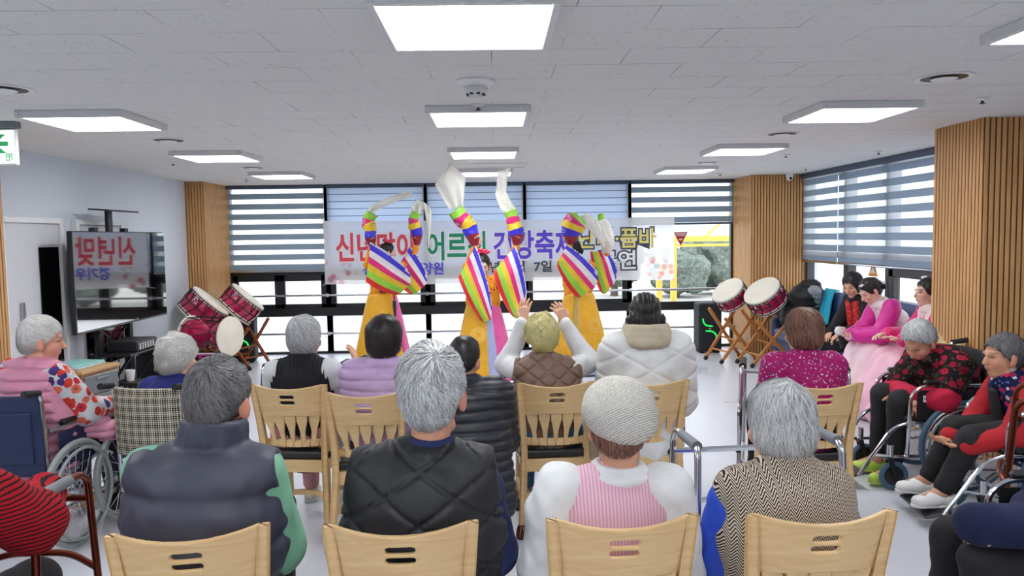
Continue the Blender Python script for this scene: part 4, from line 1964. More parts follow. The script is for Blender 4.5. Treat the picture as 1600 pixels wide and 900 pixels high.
# hourglass drum
root = empty('hourglass_drum', (-3.46, 9.20, .55), R(-20), 'crimson hourglass drum with pale heads above the pink sign', 'drum')
rot = Matrix.Rotation(R(90), 3, 'Y')
b = MB()
b.lathe([(.19, -.29), (.195, -.22), (.155, -.11), (.095, -.04), (.085, 0), (.095, .04), (.155, .11), (.195, .22), (.19, .29)], 40, rot=rot)
b.build('body', M_DRUM, root)
for s in (-1, 1):
    b = MB()
    b.lathe([(0, s * .302), (.215, s * .302), (.238, s * .296), (.240, s * .282), (.225, s * .275)], 40, rot=rot)
    b.build('head', M_SKIN, root)
b = MB()
for k in range(10):
    a, a2 = 2 * math.pi * k / 10, 2 * math.pi * (k + .5) / 10
    P = lambda q, s, r=.230: (s * .285, r * math.cos(q), r * math.sin(q))
    b.tube([P(a, -1), P(a2, 1)], .0045, 6)
    b.tube([P(a2, 1), P(2 * math.pi * (k + 1) / 10, -1)], .0045, 6)
b.build('rope_lacing', M_ROPE, root)
b = MB()
for k in range(4):
    a = -1.1 + k * .5
    b.box((.16, -.165 * math.cos(a), .165 * math.sin(a)), (.03, .02, .03), bev=.004)
b.build('printed_motif', M_SILVERP, root)
cross_stand((-3.46, 9.20), R(-20), 'red brown low stand under the hourglass drum', M_STANDR, .20, .34, .24, .24)

root = empty('placard', (-3.52, 8.94, .12), R(0), 'pink placard lettered in black below the hourglass drum', 'sign')
b = MB()
b.box((0, 0, .12), (.40, .014, .27), (R(-6), 0, 0), bev=.004)
b.build('board', plain('white board', (240, 236, 240), .6), root)
b = MB()
b.box((0, -.0085, .12), (.375, .004, .245), (R(-6), 0, 0))
b.build('face', plain('magenta placard', (206, 52, 150), .5, noise=.03), root, smooth=False)
for txt, z, w in (('북·장구', .155, .25),):
    Vt, Ft = text_mesh(txt, .085, .001, .004)
    A = np.array(Vt)
    k = w / (A[:, 0].max() - A[:, 0].min())
    b = MB()
    b.add([((q[0] - A[:, 0].min()) * k - .06, -.0125 - q[2] + .1 * (q[1] + z - .12), z + q[1]) for q in Vt], Ft)
    b.build('lettering', M_BLACKP, root, smooth=False)
for s in (-1, 1):
    b = MB()
    b.bar((s * .15, .01, -.12), (s * .15, .02, .22), .02, .02)
    b.build('leg', M_STANDR, root)

# ------------------------------------------------------------------ sofa with jackets
M_SOFA = plain('slate blue leather', (86, 99, 142), .48, noise=.05, bump=.15, bscale=260)
SY0, SY1 = 6.12, 10.05
sofa = empty('sofa', (3.98, (SY0 + SY1) / 2, 0), 0, 'long slate blue leather sofa against the side window', 'sofa')
hl = (SY1 - SY0) / 2
b = MB()
b.box((.02, 0, .17), (.50, hl * 2 - .06, .20), bev=.02)
b.build('base', M_SOFA, sofa)
for k in range(4):
    y0 = -hl + .10 + k * (hl * 2 - .20) / 4
    L = (hl * 2 - .20) / 4
    bl = Blob(.02)
    bl += rbox((-.02, y0 + L / 2, .345), (.27, L / 2 - .004, .085), .05)
    sdf_obj('seat_cushion', bl, .018, M_SOFA, sofa)
    bl = Blob(.02)
    bl += rbox((.235, y0 + L / 2, .66), (.075, L / 2 - .004, .29), .06, roty(R(7)))
    bl.disp = (lambda c: (lambda P: .012 * np.exp(-((P[:, 2] - .70) / .02) ** 2)))(0)
    sdf_obj('back_cushion', bl, .016, M_SOFA, sofa)
for s in (-1, 1):
    bl = Blob(.02)
    bl += rbox((.0, s * (hl - .04), .32), (.29, .055, .24), .05)
    sdf_obj('armrest', bl, .016, M_SOFA, sofa)
    for dx in (-.2, .22):
        b = MB()
        b.lathe([(.02, 0), (.026, .075)], 14, (dx, s * (hl - .15), 0), cap=True)
        b.build('leg', M_BLACKP, sofa)

M_PUFFB = plain('black nylon', (14, 15, 20), .62, noise=.08)
M_GREYFUR = plain('grey lining', (150, 154, 158), .9, noise=.12, nscale=60, bump=.5, bscale=200)
M_BURG = plain('burgundy fabric', (150, 22, 50), .7, noise=.1)
M_TURQ = plain('turquoise scarf', (44, 176, 206), .75, noise=.08, bump=.3, bscale=220)
bl = Blob(.05)
for (x, y, z, a, c, d) in ((3.92, 9.50, .88, .17, .26, .17), (3.86, 9.74, .70, .22, .32, .22), (3.82, 9.45, .62, .22, .26, .16), (4.00, 9.46, .99, .12, .19, .12)):
    bl += ell((x, y, z), (a, c, d))
w1 = wob(4, 22, 6)
bl.disp = lambda P: .016 * w1(P) + .012 * np.abs(np.sin(P[:, 2] * 42 + 3 * w1(P * .3)))
o = empty('black_jacket', (0, 0, 0), 0, 'bulky black padded jacket heaped on the far end of the blue sofa', 'jacket')
sdf_obj('jacket_body', bl, .014, M_PUFFB, o)
bl = Blob(.03)
bl += cap((3.96, 9.28, .96), (4.02, 9.36, .80), .075, .06)
bl.disp = (lambda w: (lambda P: .012 * w(P)))(wob(8, 40))
sdf_obj('lining', bl, .012, M_GREYFUR, o)
bl = Blob(.04)
for (x, y, z, a, c, d) in ((3.84, 9.12, .505, .17, .26, .08), (3.78, 9.35, .50, .12, .16, .07)):
    bl += ell((x, y, z), (a, c, d))
bl.disp = (lambda w: (lambda P: .016 * w(P)))(wob(12, 26))
o = sdf_obj('burgundy_bundle', bl, .012, M_BURG)
tag(o, 'burgundy folded garment lying on the sofa seat below the black jacket', 'garment')
# scarf draped over the sofa back
V = []
n, m = 22, 10
for i in range(n):
    t = i / (n - 1)
    for j in range(m):
        q = j / (m - 1)
        yy = 9.08 + .30 * q - .07 * t + .012 * math.sin(j * 2.1 + t * 5)
        if t < .18:
            x, z = 4.20 - .06 * (t / .18), .975 + .012 * math.sin(t / .18 * 3.1)
        else:
            k = (t - .18) / .82
            x, z = 4.125 - .115 * k - .02 * math.sin(j * 1.9), .97 - .40 * k
        V.append((x - .012, yy, z + .004 * math.sin(j * 3)))
F = [(i * m + j, i * m + j + 1, (i + 1) * m + j + 1, (i + 1) * m + j) for i in range(n - 1) for j in range(m - 1)]
o = nobj('scarf', V, F, M_TURQ)
md = o.modifiers.new('thickness', 'SOLIDIFY')
md.thickness = .014
tag(o, 'turquoise scarf draped over the back of the blue sofa', 'scarf')
# ------------------------------------------------------------------ people: bodies, hair, clothes
def mat_skin():
    t = NT('skin')
    a = t.attr('tone').outputs['Color']
    n = t.noise(t.obj(), 45, 3)
    c = t.mix(t.math('MULTIPLY', n, .22), a, srgb(196, 120, 98), 'MIX')
    nd = t.n('BsdfPrincipled')
    t.set(nd.inputs['Base Color'], c)
    nd.inputs['Roughness'].default_value = .52
    nd.inputs['Specular IOR Level'].default_value = .35
    return t.done(nd.outputs[0])


M_SKINP = mat_skin()


def mat_hair(name, dark, light, rough=.45):
    if name in MATS:
        return MATS[name]
    t = NT(name)
    a = t.attr('strand').outputs['Fac']
    n = t.noise(t.mapping(t.obj(), (90, 90, 14)), 1.0, 3)
    f = t.math('MULTIPLY_ADD', n, .5, t.math('MULTIPLY', a, .7))
    c = t.ramp(f, [(.18, srgb(*dark)), (.85, srgb(*light))])
    nrm = t.bump(n, .25, .003)
    MATS[name] = t.done(t.bsdf(c, rough, 0, nrm, spec=.35))
    return MATS[name]


def cloth(name, rgb, rough=.8, bump=.15, bs=350, noise=.05, sheen=0.0, nscale=14):
    return plain(name, rgb, rough, 0.0, noise, nscale, bump, bs, sheen=sheen)


class Multi:
    def __init__(self, blobs, k=.012):
        self.b, self.k = blobs, k
        self.lo = np.min([x.lo for x in blobs], 0)
        self.hi = np.max([x.hi for x in blobs], 0)

    def __call__(self, P):
        d = None
        for x in self.b:
            e = np.full(len(P), 9.0)
            m = ((P > x.lo - .06) & (P < x.hi + .06)).all(1)
            if m.any():
                e[m] = x(P[m])
            if (~m).any():
                q = np.maximum(np.maximum(x.lo - P[~m], P[~m] - x.hi), 0)
                e[~m] = np.sqrt((q * q).sum(1)) + .01
            d = e if d is None else smin(d, e, self.k)
        return d


FWD, LAT, UP = v3(0, 1, 0), v3(1, 0, 0), v3(0, 0, 1)


class J:
    """joint positions of one figure, sitter faces +Y, origin on the floor below the hips"""
    def __init__(self, s=1.0, hs=None, seat=.47, lean=-3, side=0, twist=0, kyph=0.0, hp=0, hy=0, hr=0, shw=.168, neck=(0, 0.012),
                 aL=((.07, .02, -.26), (-.10, .20, -.04)), aR=((.07, .02, -.26), (-.10, .20, -.04)),
                 knee=.09, kf=.40, shin=(0, .03), fz=.085, kz=-.015, hipz=None, stand=False, headup=.0, top=None):
        self.s = s
        self.hs = hs or s
        z0 = hipz if hipz is not None else seat + .085 * s
        self.H = v3(0, 0, z0)
        self.u = unit(rotz(R(twist) * .5) @ v3(math.sin(R(side)), math.sin(R(lean)), math.cos(R(lean))))
        self.lat = unit(rotz(R(twist)) @ v3(1, 0, -math.sin(R(side)) * .8))
        self.fw = unit(np.cross(self.u, self.lat))
        self.Rh = rotz(R(hy)) @ rotx(R(-hp)) @ roty(R(hr))
        nd = unit(self.u * .8 + self.Rh @ v3(0, .08, .5))
        tl = 1.0
        for _ in range(8):
            self.C = self.H + self.u * .24 * s * tl
            self.S = self.H + self.u * .42 * s * tl + self.fw * kyph * s
            self.N = self.S + self.u * .055 * s + self.fw * (neck[1] + kyph * .25) * s + self.lat * neck[0]
            self.HC = self.N + nd * (.072 + headup) * s + self.Rh @ v3(0, .018, .062) * self.hs
            if top is None:
                break
            tl = min(1.25, max(.62, tl + (top - .122 * self.hs - self.HC[2]) / (.42 * s * self.u[2])))
        self.tl = tl
        self.sh = {}
        self.el = {}
        self.wr = {}
        self.hip = {}
        self.kn = {}
        self.an = {}
        for q, a in ((-1, aL), (1, aR)):
            self.sh[q] = self.S + self.lat * q * shw * s - self.u * .012 * s
            e, w = np.array(a[0], float), np.array(a[1], float)
            self.el[q] = self.sh[q] + (self.lat * e[0] * q + self.fw * e[1] + UP * e[2]) * s
            self.wr[q] = self.el[q] + (self.lat * w[0] * q + self.fw * w[1] + UP * w[2]) * s
            self.hip[q] = self.H + v3(q * .085 * s, 0, -.01)
            if stand:
                self.kn[q] = v3(q * .09 * s, .02, z0 * .53)
                self.an[q] = v3(q * .09 * s, 0, .07)
            else:
                self.kn[q] = self.H + v3(q * (knee + .03) * s, kf * s, kz)
                self.an[q] = v3(self.kn[q][0] + q * shin[0], self.kn[q][1] + shin[1], fz)


def hand(w, fd, pn, side, s=1.0, curl=.5, spread=.0):
    """palm, four fingers of unequal length and a thumb; side = +1 thumb towards +lateral"""
    fd = unit(fd)
    pn = unit(np.asarray(pn, float) - fd * (np.asarray(pn, float) @ fd))
    lt = np.cross(fd, pn) * side
    out = [cap(w, w + fd * .078 * s, .017 * s, .015 * s, lt, 2.05)]
    for k, L in enumerate((.068, .078, .072, .054)):
        o = (1.5 - k) * .0205 * s
        b = w + fd * (.082 - .004 * abs(1.3 - k)) * s + lt * o
        d = unit(fd + lt * (1.5 - k) * spread)
        c1 = curl * (1 + .12 * k)
        d1 = unit(d * math.cos(c1) + pn * math.sin(c1))
        d2 = unit(d * math.cos(c1 * 2.1) + pn * math.sin(c1 * 2.1))
        m = b + d1 * L * .52 * s
        out += [cap(b - fd * .012 * s, m, .0086 * s, .0080 * s), cap(m, m + d2 * L * .48 * s, .0080 * s, .0066 * s)]
    b = w + fd * .022 * s + lt * .026 * s
    m = b + unit(fd * .65 + lt * .75 + pn * .25) * .042 * s
    out += [cap(b, m, .0125 * s, .0095 * s), cap(m, m + unit(fd * .9 + lt * .25 + pn * .3) * .032 * s, .0095 * s, .0075 * s)]
    return out


def torso_prims(j, t=0.0, low=.0, wide=1.0, hem=None):
    s = j.s
    p = [cap(j.H + j.u * low, j.H + j.u * .16 * s, .118 * s + t, .112 * s + t, j.lat, 1.28 * wide),
         cap(j.H + j.u * .14 * s, j.C + j.u * .06 * s, .112 * s + t, .112 * s + t, j.lat, 1.30 * wide),
         cap(j.C, j.S - j.u * .05 * s, .110 * s + t, .088 * s + t * .8, j.lat, 1.42 * wide),
         cap(j.S - j.u * .055 * s - j.fw * .01, j.S, .075 * s + t * .6, .055 * s + t * .5, j.lat, 1.8)]
    for q in (-1, 1):
        p.append(cap(j.N - j.u * .03 * s, j.sh[q], .05 * s + t * .5, .052 * s + t * .7))
    return p


def arm_prims(j, q, t=0.0, end=1.0, r=(.052, .042, .037, .027), start=0.0):
    s = j.s
    a = j.sh[q] + (j.el[q] - j.sh[q]) * start
    w = j.el[q] + (j.wr[q] - j.el[q]) * end
    return [cap(a, j.el[q], r[0] * s + t, r[1] * s + t), cap(j.el[q], w, r[2] * s + t, r[3] * s + t)]


def leg_prims(j, q, t=0.0, end=1.0):
    s = j.s
    a = j.kn[q] + (j.an[q] - j.kn[q]) * end
    return [cap(j.hip[q], j.kn[q], .082 * s + t, .056 * s + t), cap(j.kn[q], a, .056 * s + t, .038 * s + t * .9)]


def head_prims(j):
    h, Rh, c = j.hs, j.Rh, j.HC
    g = lambda x, y, z: c + Rh @ (v3(x, y, z) * h)
    E = lambda p, r: ell(g(*p), np.array(r) * h, Rh)
    out = [E((0, -.014, .032), (.075, .093, .086)), E((0, .030, -.032), (.0585, .060, .082)), E((0, .054, -.094), (.028, .026, .022)),
           cap(g(-.032, .078, .019), g(.032, .078, .019), .012 * h), cap(g(0, .084, .006), g(0, .103, -.030), .008 * h, .0125 * h),
           E((-.036, .062, -.030), (.024, .022, .024)), E((.036, .062, -.030), (.024, .022, .024)),
           cap(g(-.017, .082, -.060), g(.017, .082, -.060), .0085 * h), cap(g(-.04, .01, -.085), g(0, .05, -.10), .018 * h), cap(g(.04, .01, -.085), g(0, .05, -.10), .018 * h)]
    for q in (-1, 1):
        er = Rh @ rotz(R(-q * 22)) @ rotx(R(8))
        out.append(ell(g(q * .0775, -.008, -.014), np.array((.0085, .020, .034)) * h, er))
        out.append(ell(g(q * .074, .006, -.036), np.array((.007, .009, .011)) * h, er))
    return out


def body_mesh(root, j, hands=None, h=.006, tone=(226, 178, 150), make=True, lips=(190, 100, 96), brow=(70, 60, 56), open_eye=False):
    s = j.s
    main = Blob(.03)
    main += torso_prims(j)
    for q in (-1, 1):
        main += arm_prims(j, q)
        main += leg_prims(j, q)
        main += cap(j.an[q], j.an[q] + v3(q * .02, .13, -.045) * s, .036 * s, .026 * s)
    nb = j.HC + j.Rh @ (v3(0, -.020, -.055) * j.hs)
    main += cap(j.N - j.u * .02, nb, .056 * s, .049 * j.hs)
    hd = Blob(.014)
    hd += head_prims(j)
    for q in (-1, 1):
        hd.subs.append((ell(j.HC + j.Rh @ (v3(q * .030, .098, .000) * j.hs), np.array((.017, .014, .009)) * j.hs, j.Rh), .010))
    blobs = [main, hd]
    hands = hands or {}
    for q in (-1, 1):
        fa = unit(j.wr[q] - j.el[q])
        o = dict(fd=fa + v3(0, .1, -.15), pn=v3(-q * .35, 0, -1), curl=.35, spread=.03)
        o.update(hands.get(q, {}))
        hb = Blob(.006)
        hb += hand(j.wr[q] + fa * .008, o['fd'], o['pn'], -q * o.get('thumb', 1), s * o.get('hs', 1.0), o['curl'], o['spread'])
        blobs.append(hb)
    f = Multi(blobs, .014)
    hc, Rh, k = j.HC, j.Rh, j.hs

    def tones(V):
        L = ((V - hc) @ Rh) / k
        base = np.array(srgb(*tone)[:3])
        C = np.tile(base, (len(V), 1))

        def put(m, col, amt=1.0):
            c = np.array(srgb(*col)[:3])
            C[:] = C * (1 - m[:, None] * amt) + c * m[:, None] * amt
        soft = lambda e: np.clip(1.5 - e, 0, 1)
        x, y, z = np.abs(L[:, 0]), L[:, 1], L[:, 2]
        fr = (y > .03).astype(float)
        put(soft(np.hypot((x - .042) / .022, (z + .03) / .020)) * fr, (222, 142, 124), .45)
        put(soft(np.hypot(x / .020, (z + .061) / .0065)) * fr, lips, .9)
        put(soft(np.hypot((x - .031) / .016, (z - .026 + .12 * (x - .03)) / .0045)) * fr, brow, .75)
        put(soft(np.hypot((x - .030) / .0135, (z - .000) / (.0045 if open_eye else .0032))) * fr, (42, 32, 30), .9)
        ear = ((x > .068) & (np.abs(y) < .04) & (np.abs(z + .014) < .045)).astype(float)
        put(ear, (226, 138, 118), .45)
        return C
    return sdf_obj('body', f, h, M_SKINP, root, {'tone': tones})


def hair_mesh(root, j, style, mat, n=900, h=.005, seed=1, whorl=(0.1, -.55, .80), lw=.0017, lift=.004, length=.62, thick=.0):
    """a hair mass on the skull plus fine strands combed away from the crown"""
    k, Rh, c = j.hs, j.Rh, j.HC
    g = lambda x, y, z: c + Rh @ (v3(x, y, z) * k)
    E = lambda p, r: ell(g(*p), np.array(r) * k, Rh)
    bl = Blob(.018)
    T = thick
    w1, w2 = wob(seed, 38, 6), wob(seed + 5, 95, 7)

    def loc(P):
        return ((P - c) @ Rh) / k
    hl = None
    amp = (.0035, .002)
    if style in ('short', 'crop'):
        bl += [E((0, -.016, .036), (.0825 + T, .100 + T, .094 + T)), E((0, -.052, -.010), (.066 + T, .058 + T, .074 + T))]
        a = -.080 if style == 'short' else -.060

        def hl(P):
            L = loc(P)
            y = L[:, 1]
            line = np.where(y < -.035, a + 0 * y, a + (y + .035) * 1.30)
            line = np.where(np.abs(L[:, 0]) < .045, np.maximum(line, np.where(y > .05, .058, line)), line)
            line = line + .006 * np.sin(L[:, 0] * 260 + seed) + .004 * np.sin(L[:, 0] * 610)
            return (line - L[:, 2]) * .75 * k
    elif style == 'bob':
        bl += [E((0, -.018, .036), (.088 + T, .102 + T, .096 + T)), E((0, -.040, -.020), (.080 + T, .070 + T, .084 + T)), E((-.056, -.012, -.022), (.034, .052, .062)), E((.056, -.012, -.022), (.034, .052, .062))]

        def hl(P):
            L = loc(P)
            y = L[:, 1]
            line = np.where(y < .0, -.088 + 0 * y, np.where(y < .035, -.07, -.06 + (y - .035) * 3.4))
            line = np.minimum(line, .064)
            line = line + .006 * np.sin(L[:, 0] * 200 + seed) + .005 * np.sin(L[:, 0] * 470)
            return (line - L[:, 2]) * .75 * k
    elif style == 'curly':
        bl += [E((0, -.018, .040), (.092 + T, .108 + T, .100 + T)), E((0, -.050, -.020), (.078 + T, .066 + T, .080 + T)), E((-.056, -.01, .0), (.036, .06, .06)), E((.056, -.01, .0), (.036, .06, .06))]
        amp = (.010, .007)

        def hl(P):
            L = loc(P)
            y = L[:, 1]
            line = np.minimum(np.where(y < -.02, -.092 + 0 * y, -.085 + (y + .02) * 1.7), .07)
            return (line - L[:, 2]) * .75 * k
    elif style == 'long':
        bl += [E((0, -.018, .036), (.088, .104, .096)), E((0, -.050, -.03), (.088, .066, .09))]
        b0 = g(0, -.065, -.02)
        b1 = b0 + v3(0, -.018, -.16) * k
        bl += [cap(b0, b1, .052 * k, .040 * k, Rh @ v3(1, 0, 0), 2.1)]
        for q in (-1, 1):
            bl += cap(g(q * .075, -.02, -.03), g(q * .135, -.060, -.24), .036 * k, .014 * k)

        def hl(P):
            L = loc(P)
            y = L[:, 1]
            line = np.where(y < .02, -9.0 + 0 * y, -.10 + (y - .02) * 3.2)
            return (np.minimum(line, .066) - L[:, 2]) * .7 * k
    elif style == 'bun':
        bl += [E((0, -.016, .036), (.080, .098, .092)), E((0, -.04, -.01), (.072, .064, .07)), E((0, -.105, -.015), (.042, .036, .040))]

        def hl(P):
            L = loc(P)
            y = L[:, 1]
            line = np.where(y < .0, -.074 + 0 * y, -.074 + y * 2.0)
            return (np.minimum(line, .062) - L[:, 2]) * .75 * k
    if style == 'long':
        bl.disp = lambda P: .0022 * k * np.sin(loc(P)[:, 0] * 230 + 2 * w1(P * .3)) + .0015 * k * np.sin(loc(P)[:, 0] * 520 + w1(P * .4))
    else:
        bl.disp = lambda P: amp[0] * k * w1(P) + amp[1] * k * w2(P)
    core = bl.__call__

    class F:
        lo, hi = bl.lo, bl.hi

        def __call__(self, P):
            return np.maximum(core(P), hl(P))
    f = F()
    V, Fc = polygonise(f, h)
    rg = np.random.RandomState(seed + 77)
    base = .28 + .12 * w2(V)
    VV, FF, AA = [V], [Fc], [np.clip(base, 0, 1)]
    if n:
        w = unit(Rh @ v3(*whorl))
        e1 = unit(np.cross(w, v3(0, .2, 1)))
        e2 = np.cross(w, e1)
        cen = g(0, -.018, .03)
        K = 8
        th0 = np.arccos(1 - rg.uniform(0, 1.25, n) * 1.0).clip(.03, 2.2)
        ph0 = rg.uniform(0, 6.283, n)
        L = length * rg.uniform(.6, 1.25, n)
        sw = rg.normal(0, .16, n) + .22
        cur = rg.uniform(0, 6.28, n)
        pts = np.zeros((n, K, 3))
        P0 = None
        for i in range(K):
            t = i / (K - 1)
            th = th0 + L * t
            ph = ph0 + sw * t
            if style == 'curly':
                ph = ph + .20 * np.sin(cur + t * 9)
                th = th + .10 * np.cos(cur + t * 9)
            d = np.cos(th)[:, None] * w + (np.sin(th) * np.cos(ph))[:, None] * e1 + (np.sin(th) * np.sin(ph))[:, None] * e2
            p = cen + d * .1 * k
            for _ in range(5):
                p = p - d * np.clip(core(p), -.03, .03)[:, None] * .9
            pts[:, i] = p + d * (lift * k * (.25 + 1.1 * t * rg.uniform(.3, 1.0, n)))[:, None]
        root_ok = (hl(pts[:, 0]) < .002) & (hl(pts[:, K // 2]) < .004)
        ends = np.stack([hl(pts[:, i]) for i in range(K)], 1)
        pts, ends = pts[root_ok], ends[root_ok]
        m = len(pts)
        # stop each strand a little past the hair line
        over = ends > .010
        for i in range(1, K):
            o = over[:, i]
            pts[o, i] = pts[o, i - 1] + (pts[o, i - 1] - pts[o, max(i - 2, 0)]) * .05
        tg = np.gradient(pts, axis=1)
        nr = pts - cen
        wd = np.cross(tg, nr)
        wd /= np.linalg.norm(wd, axis=2, keepdims=True) + 1e-9
        tw = np.linspace(1, .25, K)[None, :, None]
        A = pts - wd * lw * k * tw
        B = pts + wd * lw * k * tw
        SV = np.stack([A, B], 2).reshape(m, K * 2, 3)
        o = len(V)
        q = np.array([(2 * i, 2 * i + 1, 2 * i + 3, 2 * i + 2) for i in range(K - 1)])
        SF = (np.arange(m)[:, None, None] * K * 2 + q[None] + o).reshape(-1, 4)
        VV.append(SV.reshape(-1, 3))
        FF.append(SF)
        AA.append(np.repeat(rg.beta(1.3, 1.1, m), K * 2))
    return nobj('hair', np.concatenate(VV), np.concatenate(FF), mat, root, True, {'strand': np.concatenate(AA)})


# ---- clothing builders
def seam(v, w):
    """0..1 groove profile for v measured in pitches, seams at integers"""
    f = np.abs(v - np.round(v))
    return np.exp(-(f / w) ** 2)


def puffer(j, pitch=.075, amp=.012, wr=.006, seed=3, off=0.0):
    w, w2 = wob(seed, 14, 5), wob(seed + 3, 42, 6)

    def d(P):
        q = ((P - j.H) @ j.u) / pitch + off + .10 * w(P)
        return amp * seam(q, .16) - amp * .5 * np.abs(np.sin(math.pi * q)) + wr * w2(P) * .5
    return d


def diamond(j, pitch=.085, amp=.008, ang=.62, seed=3, wr=.003, w=.09):
    sw, w = w, wob(seed, 30, 6)

    def d(P):
        L = P - j.H
        x, z = L @ j.lat, L @ j.u
        a = (z * math.cos(ang) + x * math.sin(ang)) / pitch
        b = (z * math.cos(ang) - x * math.sin(ang)) / pitch
        g = np.maximum(seam(a, sw), seam(b, sw))
        return amp * g - amp * .3 * (1 - g) + wr * w(P)
    return d


def ribs(j, pitch=.022, amp=.003, seed=3):
    def d(P):
        x = (P - j.H) @ j.lat
        return amp * np.cos(2 * math.pi * x / pitch)
    return d


def folds(seed=3, amp=.006, f=24):
    w, w2 = wob(seed, f, 6), wob(seed + 8, f * 2.3, 6)
    return lambda P: amp * w(P) + amp * .5 * w2(P)


def vest(root, j, mat, t=.03, disp=None, collar=.06, h=.008, name='vest', low=-.10, wide=1.0, cr=.066, collar_lean=.0, hole=.035, k=.035):
    bl = Blob(k)
    bl += torso_prims(j, t, low, wide)
    n = 12
    if collar:
        for i in range(n):
            a, a2 = 2 * math.pi * i / n, 2 * math.pi * (i + 1) / n
            f = lambda q, zz: j.N + j.lat * cr * j.s * math.cos(q) + j.fw * (cr * .98 * j.s * math.sin(q) + .004) + j.u * (zz + .012 * math.sin(q) * -1)
            bl += cap(f(a, -.015), f(a, collar - .02), .020, .014)
    bl.disp = disp
    for q in (-1, 1):
        bl.cuts.append(plane(j.sh[q] + j.lat * q * hole * j.s, j.lat * q * 1.0 + j.u * .18))
    return sdf_obj(name, bl, h, mat, root)


def sleeves(root, j, mat, t=.022, disp=None, h=.008, end=.96, sides=(-1, 1), r=(.060, .054, .046, .036), name='sleeve', k=.03, start=.0):
    for q in sides:
        bl = Blob(k)
        bl += arm_prims(j, q, t, end, r, start)
        bl.disp = disp
        sdf_obj(name, bl, h, mat, root)


def jacket(root, j, mat, t=.03, disp=None, collar=.05, h=.008, name='jacket', end=.96, low=-.10, wide=1.0, k=.035, r=(.060, .052, .046, .036), cr=.066, extra=None, attrs=None):
    bl = Blob(k)
    bl += torso_prims(j, t, low, wide)
    for q in (-1, 1):
        bl += arm_prims(j, q, t * .9, end, r)
    if collar:
        n = 12
        for i in range(n):
            a = 2 * math.pi * i / n
            f = lambda q, zz: j.N + j.lat * cr * j.s * math.cos(q) + j.fw * (cr * j.s * math.sin(q) + .004) + j.u * zz
            bl += cap(f(a, -.015), f(a, collar - .02), .020, .015)
    for e in (extra or []):
        bl += e
    bl.disp = disp
    return sdf_obj(name, bl, h, mat, root, attrs)


def trousers(root, j, mat, t=.016, end=.93, h=.010, disp=None, name='trousers'):
    bl = Blob(.03)
    s = j.s
    bl += cap(j.hip[-1], j.hip[1], .115 * s + t, None)
    bl += cap(j.H + v3(0, -.02, -.02), j.H + v3(0, 0, .08), .11 * s + t, .105 * s + t, LAT, 1.25)
    for q in (-1, 1):
        bl += leg_prims(j, q, t, end)
    bl.disp = disp or folds(5, .005, 20)
    return sdf_obj(name, bl, h, mat, root)


def shoes(root, j, mat, sole=None, s=1.0, name='shoe', turn=0.0, holes=None):
    for q in (-1, 1):
        a = j.an[q]
        fw = unit(v3(math.sin(R(8)) * q + math.sin(R(turn)), 1, 0))
        lt = np.cross(fw, UP)
        z = a[2] - .085
        bl = Blob(.02)
        c0 = v3(a[0], a[1], z)
        bl += cap(c0 - fw * .045 + UP * .045, c0 + fw * .06 + UP * .050, .040 * s, .040 * s)
        bl += cap(c0 + fw * .05 + UP * .040, c0 + fw * .135 + UP * .030, .043 * s, .036 * s, lt, 1.15)
        bl.cuts.append(plane(c0 + UP * .012, -UP))
        bl.cuts.append(plane(c0 - fw * .02 + UP * .085, UP * 1.0 - fw * .25))
        o = sdf_obj(name, bl, .0065, mat, root)
        b2 = Blob(.015)
        b2 += cap(c0 - fw * .045 + UP * .012, c0 + fw * .135 + UP * .012, .041 * s, .040 * s)
        b2.cuts.append(plane(c0 + UP * .016, UP))
        b2.cuts.append(plane(c0 + UP * .0, -UP))
        sdf_obj('sole', b2, .0065, sole or mat, o)
        if holes:
            hb = MB()
            for i in range(4):
                for jx in range(3):
                    p = c0 + fw * (.055 + .022 * i) + lt * (jx - 1) * .018 + UP * (.090 - .009 * i - .004 * abs(jx - 1))
                    hb.lathe([(0, .004), (.0042, .003), (.0045, -.004)], 8, tuple(p))
            hb.build('vent_holes', holes, o)


# ---- patterned cloths
def mat_herring():
    t = NT('black and cream herringbone')
    s = t.sep(t.obj())
    pitch = .030
    col = t.math('DIVIDE', s[0], pitch)
    fr = t.math('FRACT', col)
    zig = t.math('ABSOLUTE', t.math('SUBTRACT', fr, .5))
    v = t.math('ADD', t.math('DIVIDE', s[2], .0105), t.math('MULTIPLY', zig, 4.2))
    f = t.math('FRACT', v)
    n = t.noise(t.obj(), 260, 2)
    f = t.math('GREATER_THAN', t.math('ADD', f, t.math('MULTIPLY', t.math('SUBTRACT', n, .5), .35)), .48)
    c = t.mix(f, srgb(38, 33, 34), srgb(206, 192, 176))
    return t.done(t.bsdf(c, .85, 0, t.bump(f, .25, .002), spec=.2))


